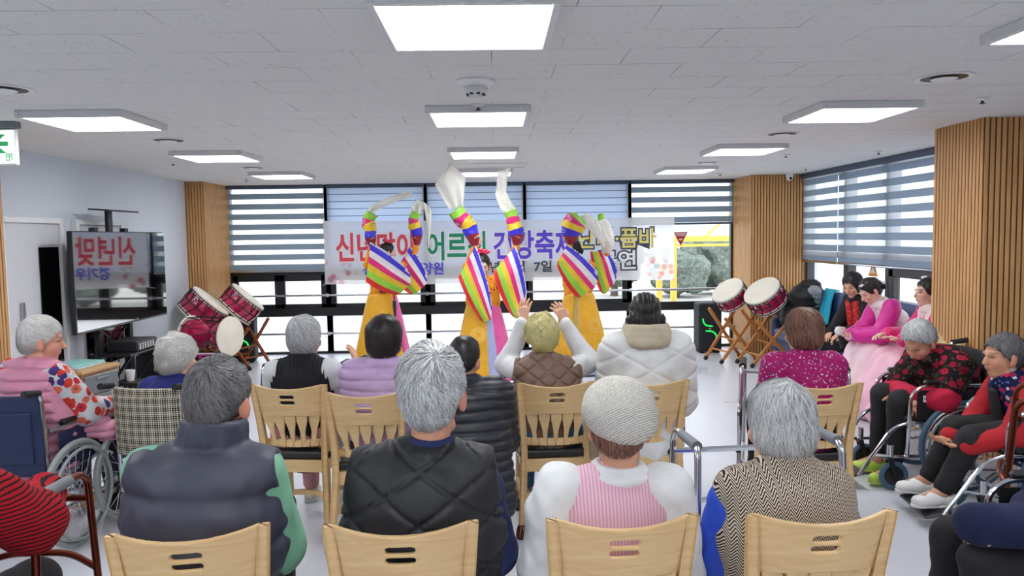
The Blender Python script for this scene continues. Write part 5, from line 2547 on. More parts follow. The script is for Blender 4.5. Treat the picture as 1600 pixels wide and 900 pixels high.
def mat_floral(name, base, cols, scale=24, cover=.42, leaf=None, rough=.85):
    """scattered blossoms in a few colours on a ground colour"""
    t = NT(name)
    v = t.obj()
    vo = t.n('TexVoronoi')
    t.set(vo.inputs['Vector'], v)
    vo.inputs['Scale'].default_value = scale
    n = t.noise(v, scale * 3.2, 2)
    d = t.math('ADD', vo.outputs['Distance'], t.math('MULTIPLY', t.math('SUBTRACT', n, .5), .34))
    on = t.math('LESS_THAN', d, cover)
    heart = t.math('LESS_THAN', d, cover * .34)
    r = t.sep(vo.outputs['Color'])[0]
    m = len(cols)
    pc = t.ramp(r, [(i / m, srgb(*c)) for i, c in enumerate(cols)], 'CONSTANT')
    b = srgb(*base)
    if leaf:
        v2 = t.n('TexVoronoi')
        t.set(v2.inputs['Vector'], t.mapping(v, (1, 1, 1), (0.4, .7, .2), (3, 1, 2)))
        v2.inputs['Scale'].default_value = scale * 1.7
        b = t.mix(t.math('LESS_THAN', v2.outputs['Distance'], .26), b, srgb(*leaf))
    c = t.mix(on, b, pc)
    c = t.mix(heart, c, t.mix(.6, pc, (0.02, 0.01, 0.02, 1)))
    return t.done(t.bsdf(c, rough, 0, t.bump(t.noise(v, 300, 2), .12, .002), spec=.2))


def mat_stripes(name, a, b, pitch=.028, frac=.62, axis=2, rough=.85, warp=.006):
    t = NT(name)
    s = t.sep(t.obj())
    n = t.noise(t.obj(), 9, 2)
    q = t.math('ADD', s[axis], t.math('MULTIPLY', n, warp * 4))
    f = t.math('LESS_THAN', t.math('FRACT', t.math('DIVIDE', q, pitch)), frac)
    c = t.mix(f, srgb(*b), srgb(*a))
    return t.done(t.bsdf(c, rough, 0, t.bump(t.noise(t.obj(), 320, 2), .2, .002), spec=.2))


def mat_dots(name, base, dots, scale=70, cover=.34):
    t = NT(name)
    v = t.obj()
    vo = t.n('TexVoronoi')
    t.set(vo.inputs['Vector'], v)
    vo.inputs['Scale'].default_value = scale
    on = t.math('LESS_THAN', vo.outputs['Distance'], cover)
    keep = t.math('GREATER_THAN', t.sep(vo.outputs['Color'])[1], .35)
    pc = t.ramp(t.sep(vo.outputs['Color'])[0], [(0, srgb(*dots[0])), (.4, srgb(*dots[1])), (.75, srgb(*dots[2]))], 'CONSTANT')
    n = t.noise(v, 7, 3)
    b = t.mix(n, srgb(*base), tuple(x * .72 for x in srgb(*base)[:3]) + (1,))
    c = t.mix(t.math('MULTIPLY', on, keep), b, pc)
    return t.done(t.bsdf(c, .75, 0, t.bump(t.noise(v, 260, 2), .15, .002), spec=.25))


def mat_knit(name, a, b):
    t = NT(name)
    s = t.obj()
    w = t.n('TexWave')
    w.bands_direction = 'Z'
    t.set(w.inputs['Vector'], t.mapping(s, (1, 1, 1), (.5, .35, 0)))
    w.inputs['Scale'].default_value = 48
    w.inputs['Distortion'].default_value = 3.0
    w.inputs['Detail Scale'].default_value = 3
    n = t.noise(s, 130, 4, .7)
    f = t.math('MULTIPLY', t.math('ADD', w.outputs['Fac'], n), .5)
    c = t.ramp(f, [(.25, srgb(*a)), (.65, srgb(*b))])
    return t.done(t.bsdf(c, .95, 0, t.bump(f, .7, .004), spec=.1))


M_HERR = mat_herring()
M_FLOR11 = mat_floral('red blue blossoms on grey', (198, 200, 206), ((206, 62, 50), (206, 62, 50), (70, 52, 112), (224, 110, 84), (196, 46, 60)), 17, .48)
M_FLOR17 = mat_floral('red blossoms on black', (34, 24, 26), ((150, 20, 50), (60, 60, 52), (176, 34, 66), (120, 24, 40), (54, 40, 44)), 19, .44, (86, 78, 62))
M_FLOR18 = mat_floral('pink white blossoms on navy', (26, 32, 70), ((206, 48, 96), (206, 48, 96), (70, 92, 160), (210, 208, 220), (186, 40, 80)), 24, .40, (90, 110, 160))
M_MAGDOT = mat_dots('magenta print', (172, 28, 108), ((208, 150, 196), (110, 90, 150), (224, 190, 216)))
M_REDSTR = mat_stripes('red black stripes', (178, 28, 42), (34, 22, 26), .0150, .66)
M_PINKRIB = mat_stripes('pink ribbed knit', (232, 190, 206), (206, 160, 180), .0105, .55, 0, .9, .001)
M_KNITHAT = mat_knit('oatmeal knit', (168, 164, 156), (222, 219, 212))
M_WHITE = cloth('white cotton', (226, 228, 230), .8)
M_TROUS = cloth('black trousers', (28, 27, 30), .8)
M_SHOEW = plain('white clog', (232, 232, 232), .4, noise=.02)
M_SHOEG = plain('lime clog', (188, 214, 84), .45, noise=.03)
M_HOLE = plain('clog hole', (120, 122, 120), .7)
M_SHOED = plain('dark shoe', (42, 40, 44), .5)
M_JEANS = mat_floral('printed denim', (70, 110, 146), ((150, 60, 100), (90, 130, 160), (60, 92, 130)), 14, .35)
M_PINKT = cloth('dusty pink trousers', (206, 150, 152), .8)

HAIR_GREY = mat_hair('grey hair', (112, 114, 116), (222, 224, 226))
HAIR_SILVER = mat_hair('silver hair', (150, 152, 154), (236, 236, 236))
HAIR_WHITE = mat_hair('white hair', (176, 174, 170), (240, 238, 234))
HAIR_SALT = mat_hair('dark greying hair', (40, 38, 40), (132, 130, 132))
HAIR_BLACK = mat_hair('black hair', (9, 9, 11), (66, 60, 62), .35)
HAIR_BLOND = mat_hair('dyed blond hair', (204, 190, 96), (244, 238, 184))
HAIR_BROWN = mat_hair('brown hair', (48, 28, 25), (158, 112, 94))


def person(loc, rz, label):
    return empty('person', (loc[0], loc[1], loc[2] if len(loc) > 2 else 0), R(rz), label, 'person')


LAP = ((.05, .03, -.26), (-.11, .20, -.05))
AUD = 'audience'
# ------------------------------------------------------------------ front row
# man in the grey puffer vest
p = person((-.925, 2.33), 5, 'dark grey haired man in a slate puffer vest with green sleeves')
j = J(s=1.05, hs=1.12, lean=-1, side=2.5, hp=4, hy=-14, hr=2, shw=.148, aL=((-.01, .10, -.24), (-.11, .20, -.05)), aR=((.045, .07, -.26), (-.08, .22, -.04)), neck=(.02, .02), top=1.325)
body_mesh(p, j, tone=(214, 160, 130))
hair_mesh(p, j, 'short', HAIR_SALT, 2200, seed=3, whorl=(.15, -.62, .76), length=.55)
slate = cloth('slate nylon', (66, 68, 84), .5, .08, 120)
vest(p, j, slate, .054, puffer(j, .138, .0085, .009, off=.30), .095, .0085, cr=.080, hole=.066, wide=1.04)
sleeves(p, j, cloth('mint shirt', (132, 190, 158), .75), .024, folds(6, .007, 22), name='shirt_sleeve')
trousers(p, j, M_TROUS)
shoes(p, j, M_SHOED)

# man in the black quilted vest
p = person((-.245, 2.33), 1, 'broad grey-haired man in a black diamond quilted vest over navy sleeves')
j = J(s=1.07, hs=1.25, headup=.018, lean=-1, side=1.5, hp=2, hy=-6, shw=.155, neck=(.022, .016), top=1.355, aL=((-.01, .10, -.24), (-.11, .20, -.05)), aR=((.045, .06, -.26), (-.08, .22, -.04)))
body_mesh(p, j, tone=(218, 164, 134))
hair_mesh(p, j, 'short', HAIR_GREY, 3000, seed=5, whorl=(.25, -.62, .74), length=.5, lift=.007)
vest(p, j, cloth('black quilted nylon', (30, 32, 38), .5, .08, 120), .050, diamond(j, .120, .0065, .60, w=.05), .008, .0085, cr=.086, hole=.062, wide=1.08)
navy = cloth('navy knit', (32, 42, 92), .85, .3, 300)
sleeves(p, j, navy, .020, folds(8, .006, 20), r=(.048, .056, .046, .036))
bl = Blob(.02)
bl += [cap(j.N + j.lat * .068 * math.cos(a) + j.fw * .07 * math.sin(a) - j.u * .005, j.N + j.lat * .064 * math.cos(a) + j.fw * .066 * math.sin(a) + j.u * .030, .018, .011) for a in np.linspace(0, 6.02, 24)]
sdf_obj('shirt_collar', bl, .006, navy, p)
trousers(p, j, M_TROUS)
shoes(p, j, M_SHOED)

# woman in the knit hat
p = person((.345, 2.33), 0, 'woman in an oatmeal knit hat and a pink ribbed vest over white sleeves')
j = J(s=.97, hs=1.13, headup=.010, lean=-1, side=2, hp=6, hy=-12, shw=.165, neck=(.02, .012), top=1.225, aL=((.045, .03, -.26), (-.11, .20, -.05)), aR=((.045, .03, -.26), (-.11, .20, -.05)))
body_mesh(p, j, tone=(220, 168, 140))
hair_mesh(p, j, 'short', HAIR_BROWN, 700, seed=7, thick=.004)
bl = Blob(.02)
g = lambda x, y, z: j.HC + j.Rh @ (v3(x, y, z) * j.hs)
bl += [ell(g(.0, -.022, .050), np.array((.101, .116, .084)) * j.hs, j.Rh @ rotx(R(12))), ell(g(.015, -.062, .022), np.array((.090, .078, .072)) * j.hs, j.Rh)]
bl.cuts.append(plane(g(0, -.05, -.034), j.Rh @ v3(0, .34, -1)))
w1, w2 = wob(31, 16, 5), wob(33, 46, 6)
bl.disp = lambda P: .007 * w1(P) + .0025 * w2(P)
hat = sdf_obj('knit_hat', bl, .005, M_KNITHAT, p)
vest(p, j, M_PINKRIB, .034, folds(11, .003, 16), .01, .0085, cr=.080, hole=.088, wide=1.06)
white = cloth('soft white fleece', (228, 230, 232), .9, .2, 260)
sleeves(p, j, white, .034, folds(13, .010, 20), name='sleeve', r=(.066, .062, .050, .040))
bl = Blob(.02)
bl += [cap(j.N + j.lat * .080 * math.cos(a) + j.fw * .080 * math.sin(a) + j.u * .0, j.N + j.lat * .072 * math.cos(a) + j.fw * .072 * math.sin(a) + j.u * .022, .022, .013) for a in np.linspace(0, 6.02, 24)]
sdf_obj('collar', bl, .006, white, p)
trousers(p, j, M_TROUS)
shoes(p, j, M_SHOED)

# person in the herringbone vest
p = person((.925, 2.35), 1, 'grey bob-haired person in a black and cream herringbone vest over bright blue sleeves')
j = J(s=.95, hs=1.10, lean=1, side=-1, hp=8, hy=22, shw=.158, kyph=.02, neck=(.02, .016), top=1.195, aL=((.06, .03, -.24), (-.11, .20, -.05)), aR=((.02, .08, -.24), (-.11, .20, -.05)))
body_mesh(p, j, tone=(216, 166, 138))
hair_mesh(p, j, 'bob', HAIR_GREY, 2600, seed=9, whorl=(.05, -.45, .86), length=.75, thick=.004)
vest(p, j, M_HERR, .042, folds(15, .004, 14), .05, .0085, cr=.078, hole=.100, wide=1.12)
sleeves(p, j, cloth('bright blue shirt', (40, 78, 196), .7), .026, folds(17, .009, 20), start=.22)
trousers(p, j, M_TROUS)
shoes(p, j, M_SHOED)

# ------------------------------------------------------------------ second row
# ribbed vest
p = person((-1.145, 4.46), -5, 'grey-haired person with glasses in a black ribbed vest and pale shirt')
j = J(s=.95, hs=1.02, lean=-1, hp=4, hy=-24, shw=.165, top=1.235, aL=((.04, .10, -.22), (.02, .22, .12)), aR=((.06, .10, -.20), (.03, .18, .18)))
body_mesh(p, j, {1: dict(fd=v3(-.2, .3, .9), pn=v3(-1, .2, 0), curl=.3)})
hair_mesh(p, j, 'bob', HAIR_GREY, 2200, seed=11, length=.6, h=.006, whorl=(-.1, -.5, .8), lift=.008)
vest(p, j, cloth('black ribbed knit', (24, 25, 32), .9, .2, 260), .030, ribs(j, .020, .0035), .04, .007)
sleeves(p, j, cloth('pale shirt', (206, 210, 214), .8), .022, folds(19, .008, 22))
trousers(p, j, M_PINKT)
shoes(p, j, plain('white sneaker', (226, 224, 222), .5), M_WHITE)
gl = MB()
g = lambda x, y, z: tuple(j.HC + j.Rh @ (v3(x, y, z) * j.hs))
for q in (-1, 1):
    gl.tube([g(q * .078, .0, .005), g(q * .070, .098, .006)], .0016, 6)
    gl.tube([g(q * .034 + .026 * math.cos(a), .104, -.002 + .021 * math.sin(a)) for a in np.linspace(0, 6.0, 16)], .0016, 6, closed=True)
gl.tube([g(-.010, .106, .004), g(.010, .106, .004)], .0016, 6)
gl.build('glasses', M_STEEL, p)

# lilac puffer
p = person((-.625, 4.21), -3, 'black-haired person in a lilac puffer jacket')
j = J(s=.96, hs=1.03, lean=-1, hp=4, hy=-18, shw=.155, neck=(0, .012), side=-1, top=1.25, aL=((.0, .08, -.24), (-.11, .20, -.05)), aR=((.0, .08, -.24), (-.11, .20, -.05)))
body_mesh(p, j)
hair_mesh(p, j, 'bob', HAIR_BLACK, 1800, seed=13, h=.006, length=.6, thick=.005, lift=.008)
jacket(p, j, cloth('lilac nylon', (184, 156, 196), .5, .06, 120), .044, puffer(j, .062, .006, .006, seed=21), .035, .008, cr=.076, r=(.066, .060, .052, .044))
trousers(p, j, M_TROUS)
shoes(p, j, M_SHOED)

# black puffer coat
p = person((-.155, 3.86), -2, 'black-haired man in a long black puffer coat, low between lilac jacket and brown vest')
j = J(s=.93, hs=.98, lean=6, hp=10, hy=-16, shw=.165, kyph=.01, neck=(-.02, .012), side=-1, top=1.165, aL=((.0, .08, -.24), (-.11, .20, -.05)), aR=((.02, .06, -.25), (-.11, .20, -.05)))
body_mesh(p, j)
hair_mesh(p, j, 'crop', HAIR_BLACK, 1200, seed=15, h=.006, length=.5)
ex = [cap(j.H + v3(q * .12, -.02, .1), j.H + v3(q * .17, -.10, -.20), .10, .085) for q in (-1, 1)] + [cap(j.H + v3(0, -.10, .1), j.H + v3(0, -.16, -.20), .09, .08, LAT, 1.8)]
jacket(p, j, cloth('black down nylon', (30, 33, 42), .48, .06, 120), .046, puffer(j, .050, .0055, .005, seed=23), .05, .008, name='coat', cr=.074, r=(.066, .060, .052, .044), extra=ex)
trousers(p, j, M_TROUS)
shoes(p, j, M_SHOED)

# blond, arms up
p = person((.295, 4.38), 0, 'blond person raising both hands, in a brown quilted vest over white sleeves')
j = J(s=.96, hs=1.03, lean=0, hp=2, hy=4, shw=.160, neck=(-.025, .012), top=1.235,
      aL=((.085, .16, .01), (-.110, -.02, .265)), aR=((.115, .16, .01), (-.150, .0, .250)))
body_mesh(p, j, {-1: dict(fd=v3(.06, .25, 1), pn=v3(.6, .8, 0), curl=.22, spread=.10), 1: dict(fd=v3(-.30, .25, .9), pn=v3(-.5, .8, 0), curl=.30, spread=.10)}, h=.0055)
hair_mesh(p, j, 'curly', HAIR_BLOND, 1900, seed=17, h=.006, length=.5, thick=-.006, lift=.008)
vest(p, j, cloth('brown quilted nylon', (124, 98, 84), .5, .06, 120), .034, diamond(j, .072, .007, .66), .03, .007, name='vest', hole=.050)
sleeves(p, j, M_WHITE, .016, folds(23, .008, 24), r=(.050, .054, .046, .034))
trousers(p, j, M_JEANS)
shoes(p, j, plain('grey sneaker', (150, 150, 152), .6), M_WHITE)

# long black hair, white padded jacket
p = person((.875, 4.38), 0, 'woman with long black hair in a white padded jacket and beige scarf')
j = J(s=1.05, hs=1.05, lean=-1, hp=3, hy=-6, shw=.158, top=1.345, aL=((.01, .08, -.26), (-.11, .20, -.05)), aR=((.03, .05, -.27), (-.11, .20, -.05)))
body_mesh(p, j)
hair_mesh(p, j, 'long', HAIR_BLACK, 0, seed=19, h=.005)
q8 = diamond(j, .16, .0055, .5, seed=29, wr=.006, w=.06)
jacket(p, j, cloth('white padded nylon', (222, 224, 224), .55, .06, 120), .052, q8, .02, .008, name='jacket', r=(.072, .068, .058, .048), cr=.078)
bl = Blob(.03)
for k in range(24):
    a = 2 * math.pi * k / 24
    f = lambda q, z, r: j.N + j.lat * r * math.cos(q) + j.fw * (r * .95 * math.sin(q) - .016) + j.u * z
    bl += cap(f(a, .0, .122), f(a, .075, .108), .030, .024)
bl.disp = folds(31, .0035, 30)
sc = sdf_obj('scarf', bl, .008, cloth('beige wool scarf', (196, 184, 160), .95, .4, 200), p)
b = MB()
for k in range(9):
    x = -.275 - .009 * k
    b.tube(smooth_path([(-.272 + .002 * k, -.15, .84), (x + .02, -.21, .70), (x - .01, -.23, .60), (x - .015, -.225, .42 + .012 * (k % 3))], 4), [.005] * 5 + [.010] * 5 + [.007, .005, .004], 7)
b.build('scarf_fringe', cloth('taupe fringe', (150, 132, 110), .95), sc)
trousers(p, j, M_TROUS)
shoes(p, j, M_SHOED)

# magenta print shirt
p = person((1.735, 4.20), 1, 'brown-haired person in a magenta printed shirt')
j = J(s=.95, hs=1.04, lean=1, hp=6, hy=18, shw=.165, side=0, neck=(.02, .012), top=1.25, aL=((.02, .06, -.24), (-.11, .20, -.05)), aR=((.02, .06, -.24), (-.11, .20, -.05)))
body_mesh(p, j)
hair_mesh(p, j, 'bob', HAIR_BROWN, 2000, seed=23, h=.006, length=.6, thick=.004, whorl=(0, -.35, .9), lift=.009)
jacket(p, j, M_MAGDOT, .030, folds(33, .007, 20), .03, .008, name='shirt', r=(.064, .060, .050, .040), end=.9)
trousers(p, j, M_TROUS)
shoes(p, j, M_SHOED)

# ------------------------------------------------------------------ left: wheelchairs and the striped sweater
# pink vest
p = person((-2.62, 4.30, .04), -16, 'white-haired woman in a pink padded vest with flowered sleeves, in the navy wheelchair')
j = J(s=.98, hs=1.07, lean=-2, hp=8, hy=-46, shw=.165, twist=-6, kyph=.02, top=1.235, aL=((.08, .05, -.25), (-.02, .22, .02)), aR=((.05, .12, -.22), (-.06, .24, -.04)))
body_mesh(p, j, tone=(222, 166, 140))
hair_mesh(p, j, 'short', HAIR_WHITE, 1700, seed=27, h=.006, length=.55, thick=.004)
pinkv = cloth('pink padded nylon', (210, 140, 166), .5, .06, 120)
vest(p, j, pinkv, .056, puffer(j, .058, .009, .008, seed=35), .045, .008, cr=.078, hole=.05, wide=1.12)
sleeves(p, j, M_FLOR11, .030, folds(37, .008, 20), r=(.064, .060, .050, .040))
bl = Blob(.04)
bl += [cap(v3(.10, .10, .62), v3(.26, .22, .56), .09, .06), cap(v3(.26, .22, .56), v3(.24, .34, .50), .06, .045)]
bl.disp = puffer(j, .05, .008, .008, seed=39)
sdf_obj('vest_hem', bl, .009, pinkv, p)
trousers(p, j, cloth('dark violet trousers', (54, 48, 70), .8))
shoes(p, j, plain('beige slipper', (214, 186, 160), .7))

# curly white hair in the plaid chair
p = person((-1.99, 4.60, .0), -8, 'curly white-haired person in navy seated in the plaid wheelchair')
j = J(s=.90, hs=1.05, lean=2, hp=8, hy=-30, shw=.150, kyph=.03, top=1.10)
body_mesh(p, j)
hair_mesh(p, j, 'curly', HAIR_WHITE, 2200, seed=29, h=.0055, length=.42, thick=.008, lw=.002, lift=.010)
jacket(p, j, cloth('royal navy fleece', (28, 38, 106), .9, .2, 260), .030, folds(41, .006, 20), .03, .008, name='sweater')
trousers(p, j, cloth('navy trousers', (40, 44, 70), .8))
shoes(p, j, plain('pink slipper', (220, 176, 170), .7))

# striped sweater at the lower corner
p = person((-1.73, 2.14), -3, 'person in a red and black striped sweater at the lower corner by the copper frame')
j = J(s=1.03, hs=1.05, lean=4, side=-2, hp=6, hy=10, shw=.175, kyph=.02, aL=((.08, .20, -.16), (-.04, .20, .0)), aR=((.05, .22, -.16), (-.10, .20, .03)))
body_mesh(p, j, {1: dict(fd=v3(-.3, .8, -.1), pn=v3(0, 0, -1), curl=.9)})
hair_mesh(p, j, 'short', HAIR_SALT, 500, seed=31, h=.007)
jacket(p, j, M_REDSTR, .034, folds(43, .007, 18), .03, .008, name='sweater', r=(.066, .064, .056, .044))
trousers(p, j, M_TROUS)
shoes(p, j, M_SHOED)
retag_copy(CH, (-1.73, 2.15, 0), R(-3), 'beech chair hidden below the striped sweater at the lower corner')

# ------------------------------------------------------------------ right: wheelchairs
# hunched woman
p = person((3.06, 5.00, .02), 88, 'hunched grey-haired woman with crossed red sleeves in a black and red flowered vest')
j = J(s=.98, hs=1.10, lean=12, hp=40, hy=26, shw=.160, kyph=.05, twist=16, neck=(0, .045), top=1.06,
      aL=((.06, .15, -.17), (-.26, .12, .0)), aR=((.06, .15, -.19), (-.27, .10, .03)), kf=.40)
body_mesh(p, j, {1: dict(fd=v3(-.9, .2, -.5), pn=v3(0, -.2, -1), curl=.5), -1: dict(fd=v3(.9, .2, -.2), pn=v3(0, 0, -1), curl=.4)}, h=.0052, tone=(206, 152, 122), brow=(120, 110, 104))
hair_mesh(p, j, 'crop', HAIR_GREY, 1700, seed=33, h=.0055, length=.55, whorl=(0, -.4, .9), thick=.003)
bl = Blob(.035)
bl += torso_prims(j, .044, -.16, 1.08)
for q in (-1, 1):
    bl += cap(j.sh[q], j.sh[q] * .25 + j.el[q] * .75, .098, .090)
bl += [cap(j.N + j.lat * .078 * math.cos(a) + j.fw * .078 * math.sin(a) - j.u * .01, j.N + j.lat * .074 * math.cos(a) + j.fw * .074 * math.sin(a) + j.u * .022, .022, .015) for a in np.linspace(0, 6.02, 24)]
bl.disp = folds(45, .008, 20)
sdf_obj('vest', bl, .008, M_FLOR17, p)
sleeves(p, j, cloth('crimson fleece', (186, 24, 62), .9, .2, 260), .028, folds(47, .007, 22), r=(.052, .050, .050, .042))
trousers(p, j, M_TROUS, .020, .86)
shoes(p, j, M_SHOEG, M_SHOEG, holes=M_HOLE)

# woman with the white clogs
p = person((3.06, 4.24, .0), 80, 'dark grey-haired woman in profile with red sleeves, navy flowered vest and white clogs')
j = J(s=.93, hs=1.05, lean=4, hp=4, hy=10, shw=.155, kyph=.06, twist=6, neck=(0, .03), top=1.02,
      aL=((.05, .12, -.24), (-.10, .22, -.07)), aR=((.05, .12, -.24), (-.10, .22, -.07)), kf=.37, shin=(0, .15), fz=.185, kz=-.05)
body_mesh(p, j, {1: dict(fd=v3(-.4, .9, -.1), pn=v3(-.2, 0, 1), curl=.35), -1: dict(fd=v3(.4, .9, -.1), pn=v3(.2, 0, 1), curl=.35)}, h=.0052, tone=(208, 158, 128), brow=(90, 80, 74))
hair_mesh(p, j, 'short', HAIR_SALT, 1600, seed=35, h=.0055, length=.55, whorl=(0, -.45, .85))
vest(p, j, M_FLOR18, .034, folds(49, .006, 20), .045, .0075, hole=.03)
bl = Blob(.015)
bl += cap(j.N - j.u * .03 + j.fw * .01, j.N + j.u * .045 + j.fw * .012, .068, .058)
sdf_obj('turtleneck', bl, .007, cloth('cream turtleneck', (226, 214, 206), .9), p)
b = Blob(.01)
b += cap(j.S + j.fw * .128 - j.u * .02, j.H + j.fw * .165 + j.u * .05, .022, .028, j.lat, 1.6)
sdf_obj('vest_lining', b, .007, M_TROUS, p)
sleeves(p, j, cloth('red knit', (182, 34, 44), .9, .25, 220), .022, folds(51, .006, 22))
trousers(p, j, M_TROUS, .022, .90)
shoes(p, j, M_SHOEW, M_SHOEW, holes=M_HOLE)

# navy at the lower corner
p = person((2.27, 2.66, -.02), 82, 'person in a navy fleece at the photo corner, in the dark wheelchair')
j = J(s=1.0, hs=1.05, seat=.45, lean=-4, hp=4, hy=-10, shw=.17, kyph=.02, top=1.20, aL=((.06, .24, -.20), (-.06, .22, -.03)), aR=((.03, .12, -.22), (-.14, .16, -.06)), kf=.52)
body_mesh(p, j)
hair_mesh(p, j, 'bob', HAIR_GREY, 500, seed=37, h=.007)
jacket(p, j, cloth('deep navy fleece', (22, 28, 66), .9, .2, 260), .036, folds(53, .008, 18), .03, .008, name='fleece', r=(.068, .066, .056, .046), end=1.42)
trousers(p, j, M_TROUS)
shoes(p, j, M_SHOED)
# ------------------------------------------------------------------ dancers in rainbow sleeves
def silk(name, rgb, rough=.45, noise=.05):
    return plain(name, rgb, rough, 0.0, noise, 9, .12, 260, sheen=.3)


S_BLUE = silk('royal blue silk', (58, 46, 206))
S_WHITE = silk('white silk', (226, 222, 226))
S_MAG = silk('magenta silk', (226, 34, 122))
S_YEL = silk('yellow silk', (232, 196, 42))
S_GREEN = silk('lime silk', (150, 210, 66))
S_RED = silk('red silk', (222, 34, 38))
S_GOLD = silk('golden silk', (238, 178, 36), .5)
S_ORANGE = mat_floral('red gold brocade', (240, 156, 40), ((214, 50, 30), (246, 196, 80), (232, 110, 36)), 26, .36, None, .5)
S_LAV = silk('lavender silk', (176, 182, 224))
S_PINK = silk('pink silk', (236, 92, 164))
S_SAND = silk('sand silk', (204, 178, 96))
S_MAROON = silk('maroon silk', (150, 22, 44))
S_EMB = plain('gold embroidery', (246, 206, 104), .45, noise=.05)


def mat_cuff():
    t = NT('brocade cuff')
    v = t.obj()
    vo = t.n('TexVoronoi')
    t.set(vo.inputs['Vector'], v)
    vo.inputs['Scale'].default_value = 34
    c = t.mix(t.math('LESS_THAN', vo.outputs['Distance'], .34), srgb(206, 204, 214), srgb(72, 66, 130))
    return t.done(t.bsdf(c, .6))


S_CUFF = mat_cuff()


def mat_sheer():
    t = NT('sheer white silk')
    d = t.n('BsdfDiffuse')
    d.inputs[0].default_value = srgb(253, 252, 247)
    l = t.n('BsdfTranslucent')
    l.inputs[0].default_value = srgb(255, 254, 249)
    m = t.n('MixShader')
    m.inputs[0].default_value = .5
    t.set(m.inputs[1], d.outputs[0])
    t.set(m.inputs[2], l.outputs[0])
    tr = t.n('BsdfTransparent')
    m2 = t.n('MixShader')
    m2.inputs[0].default_value = .14
    t.set(m2.inputs[1], m.outputs[0])
    t.set(m2.inputs[2], tr.outputs[0])
    return t.done(m2.outputs[0])


S_SHEER = mat_sheer()
BANDS = [S_CUFF, S_BLUE, S_WHITE, S_MAG, S_YEL, S_GREEN, S_RED]
BEND = [.04, .20, .36, .52, .69, .86, 1.0]


def wide_sleeve(root, quad, seed=0, thick=.075, outer=(0, -1, 0)):
    """hanging hanbok sleeve: cuff edge W-T, body edge S-A; colour bands run between them"""
    W, T, A, S = [np.array(q) for q in quad]
    n, m = 26, 42
    nr = unit(np.cross(T - W, S - W))
    w = wob(seed, 9, 5)
    rows = {1: [], -1: []}
    for sgn in (1, -1):
        for i in range(n + 1):
            u = i / n
            for k in range(m + 1):
                v = k / m
                p = (W * (1 - u) + T * u) * (1 - v) + (S * (1 - u) + A * u) * v
                ed = (max(0.0, 1 - (2 * u - 1) ** 6)) ** .5
                th = thick * (.40 + .6 * u) * ed * (.55 + .45 * math.sin(math.pi * v))
                bul = .02 * math.sin(2.2 * math.pi * u + seed) * math.sin(math.pi * v)
                rp = .008 * math.sin(v * 17 + u * 4 + seed)
                # full rounded lower edge, the cloth sagging outward below the arm
                dn = (T - W) * (1 - v) + (A - S) * v
                sd = unit((W - S) * .5 + (T - A) * .5)
                p = p + dn * (.10 * math.sin(math.pi * v) * u ** 2 - .10 * u ** 3 * (v ** 6 + (1 - v) ** 8)) + sd * (.022 * math.sin(math.pi * min(1, u * 1.05)) * (1 - 2 * v))
                p = p + nr * (sgn * th * .5 + bul + rp * u) + np.array([0, 0, .012 * math.sin(v * 11 + seed) * u])
                rows[sgn].append(p)
    V = rows[1] + rows[-1]
    o = (n + 1) * (m + 1)
    F, M = [], []
    for i in range(n):
        for k in range(m):
            a = i * (m + 1) + k
            v = (k + .5) / m
            mi = next(x for x, e in enumerate(BEND) if v <= e)
            if i > n - 4 and mi == 1 and k % 42 < 42 and v < .13:
                mi = 0
            F += [(a, a + 1, a + m + 2, a + m + 1), (o + a, o + a + m + 1, o + a + m + 2, o + a + 1)]
            M += [mi, mi]
    for i in range(n):
        for k in (0, m):
            a, c = i * (m + 1) + k, (i + 1) * (m + 1) + k
            F.append((a, c, o + c, o + a))
            M.append(0 if k == 0 else 6)
    o_ = nobj('wide_sleeve', np.array(V), F, BANDS, root, True, None, M)
    return o_


def banded_tube(root, pts, rads, cols, name='sleeve_extension'):
    """gathered silk tube in colour bands from the wrist upward"""
    P = smooth_path(pts, 8)
    n = len(P)
    kseg = len(cols)
    b = MB()
    rs, N = [], 18
    for i in range(n):
        t = i / (n - 1) * (len(rads) - 1)
        a = int(min(t, len(rads) - 2))
        rs.append(rads[a] + (rads[a + 1] - rads[a]) * (t - a))
    w = wob(len(pts) * 7 + 1, 40, 5)
    for i in range(n - 1):
        c = min(kseg - 1, int(i / (n - 1) * kseg))
        q = MB()
        q.tube([P[i], P[i + 1]], [rs[i], rs[i + 1]], N, cap=(i in (0, n - 2)))
        b.add(q.V, q.F, c)
    V = np.array(b.V)
    # weld-free crumple: same function of position keeps the joints closed
    V = V + np.stack([w(V), w(V + 3), w(V - 5)], 1) * .008
    me = nobj(name, V, b.F, cols, root, True, None, b.M)
    return me


def ribbon(root, pts, widths, wdir, name='white_cloth', thick=.010, seed=1):
    """flowing white end of the sleeve, a thin solid cloth"""
    P = smooth_path(pts, 8)
    n, m = len(P), 9
    V = []
    for i in range(n):
        t = i / (n - 1) * (len(widths) - 1)
        a = int(min(t, len(widths) - 2))
        wd = widths[a] + (widths[a + 1] - widths[a]) * (t - a)
        for k in range(m):
            s = k / (m - 1) - .5
            off = np.array(wdir) * s * wd
            rip = np.array([0, .022 * math.sin(s * 9 + i * .25 + seed) + .012 * math.sin(i * .7 + k), 0])
            V.append(np.array(P[i]) + off + rip)
    F = [(i * m + k, i * m + k + 1, (i + 1) * m + k + 1, (i + 1) * m + k) for i in range(n - 1) for k in range(m - 1)]
    o = nobj(name, np.array(V), F, S_SHEER, root)
    md = o.modifiers.new('thickness', 'SOLIDIFY')
    md.thickness = thick
    return o


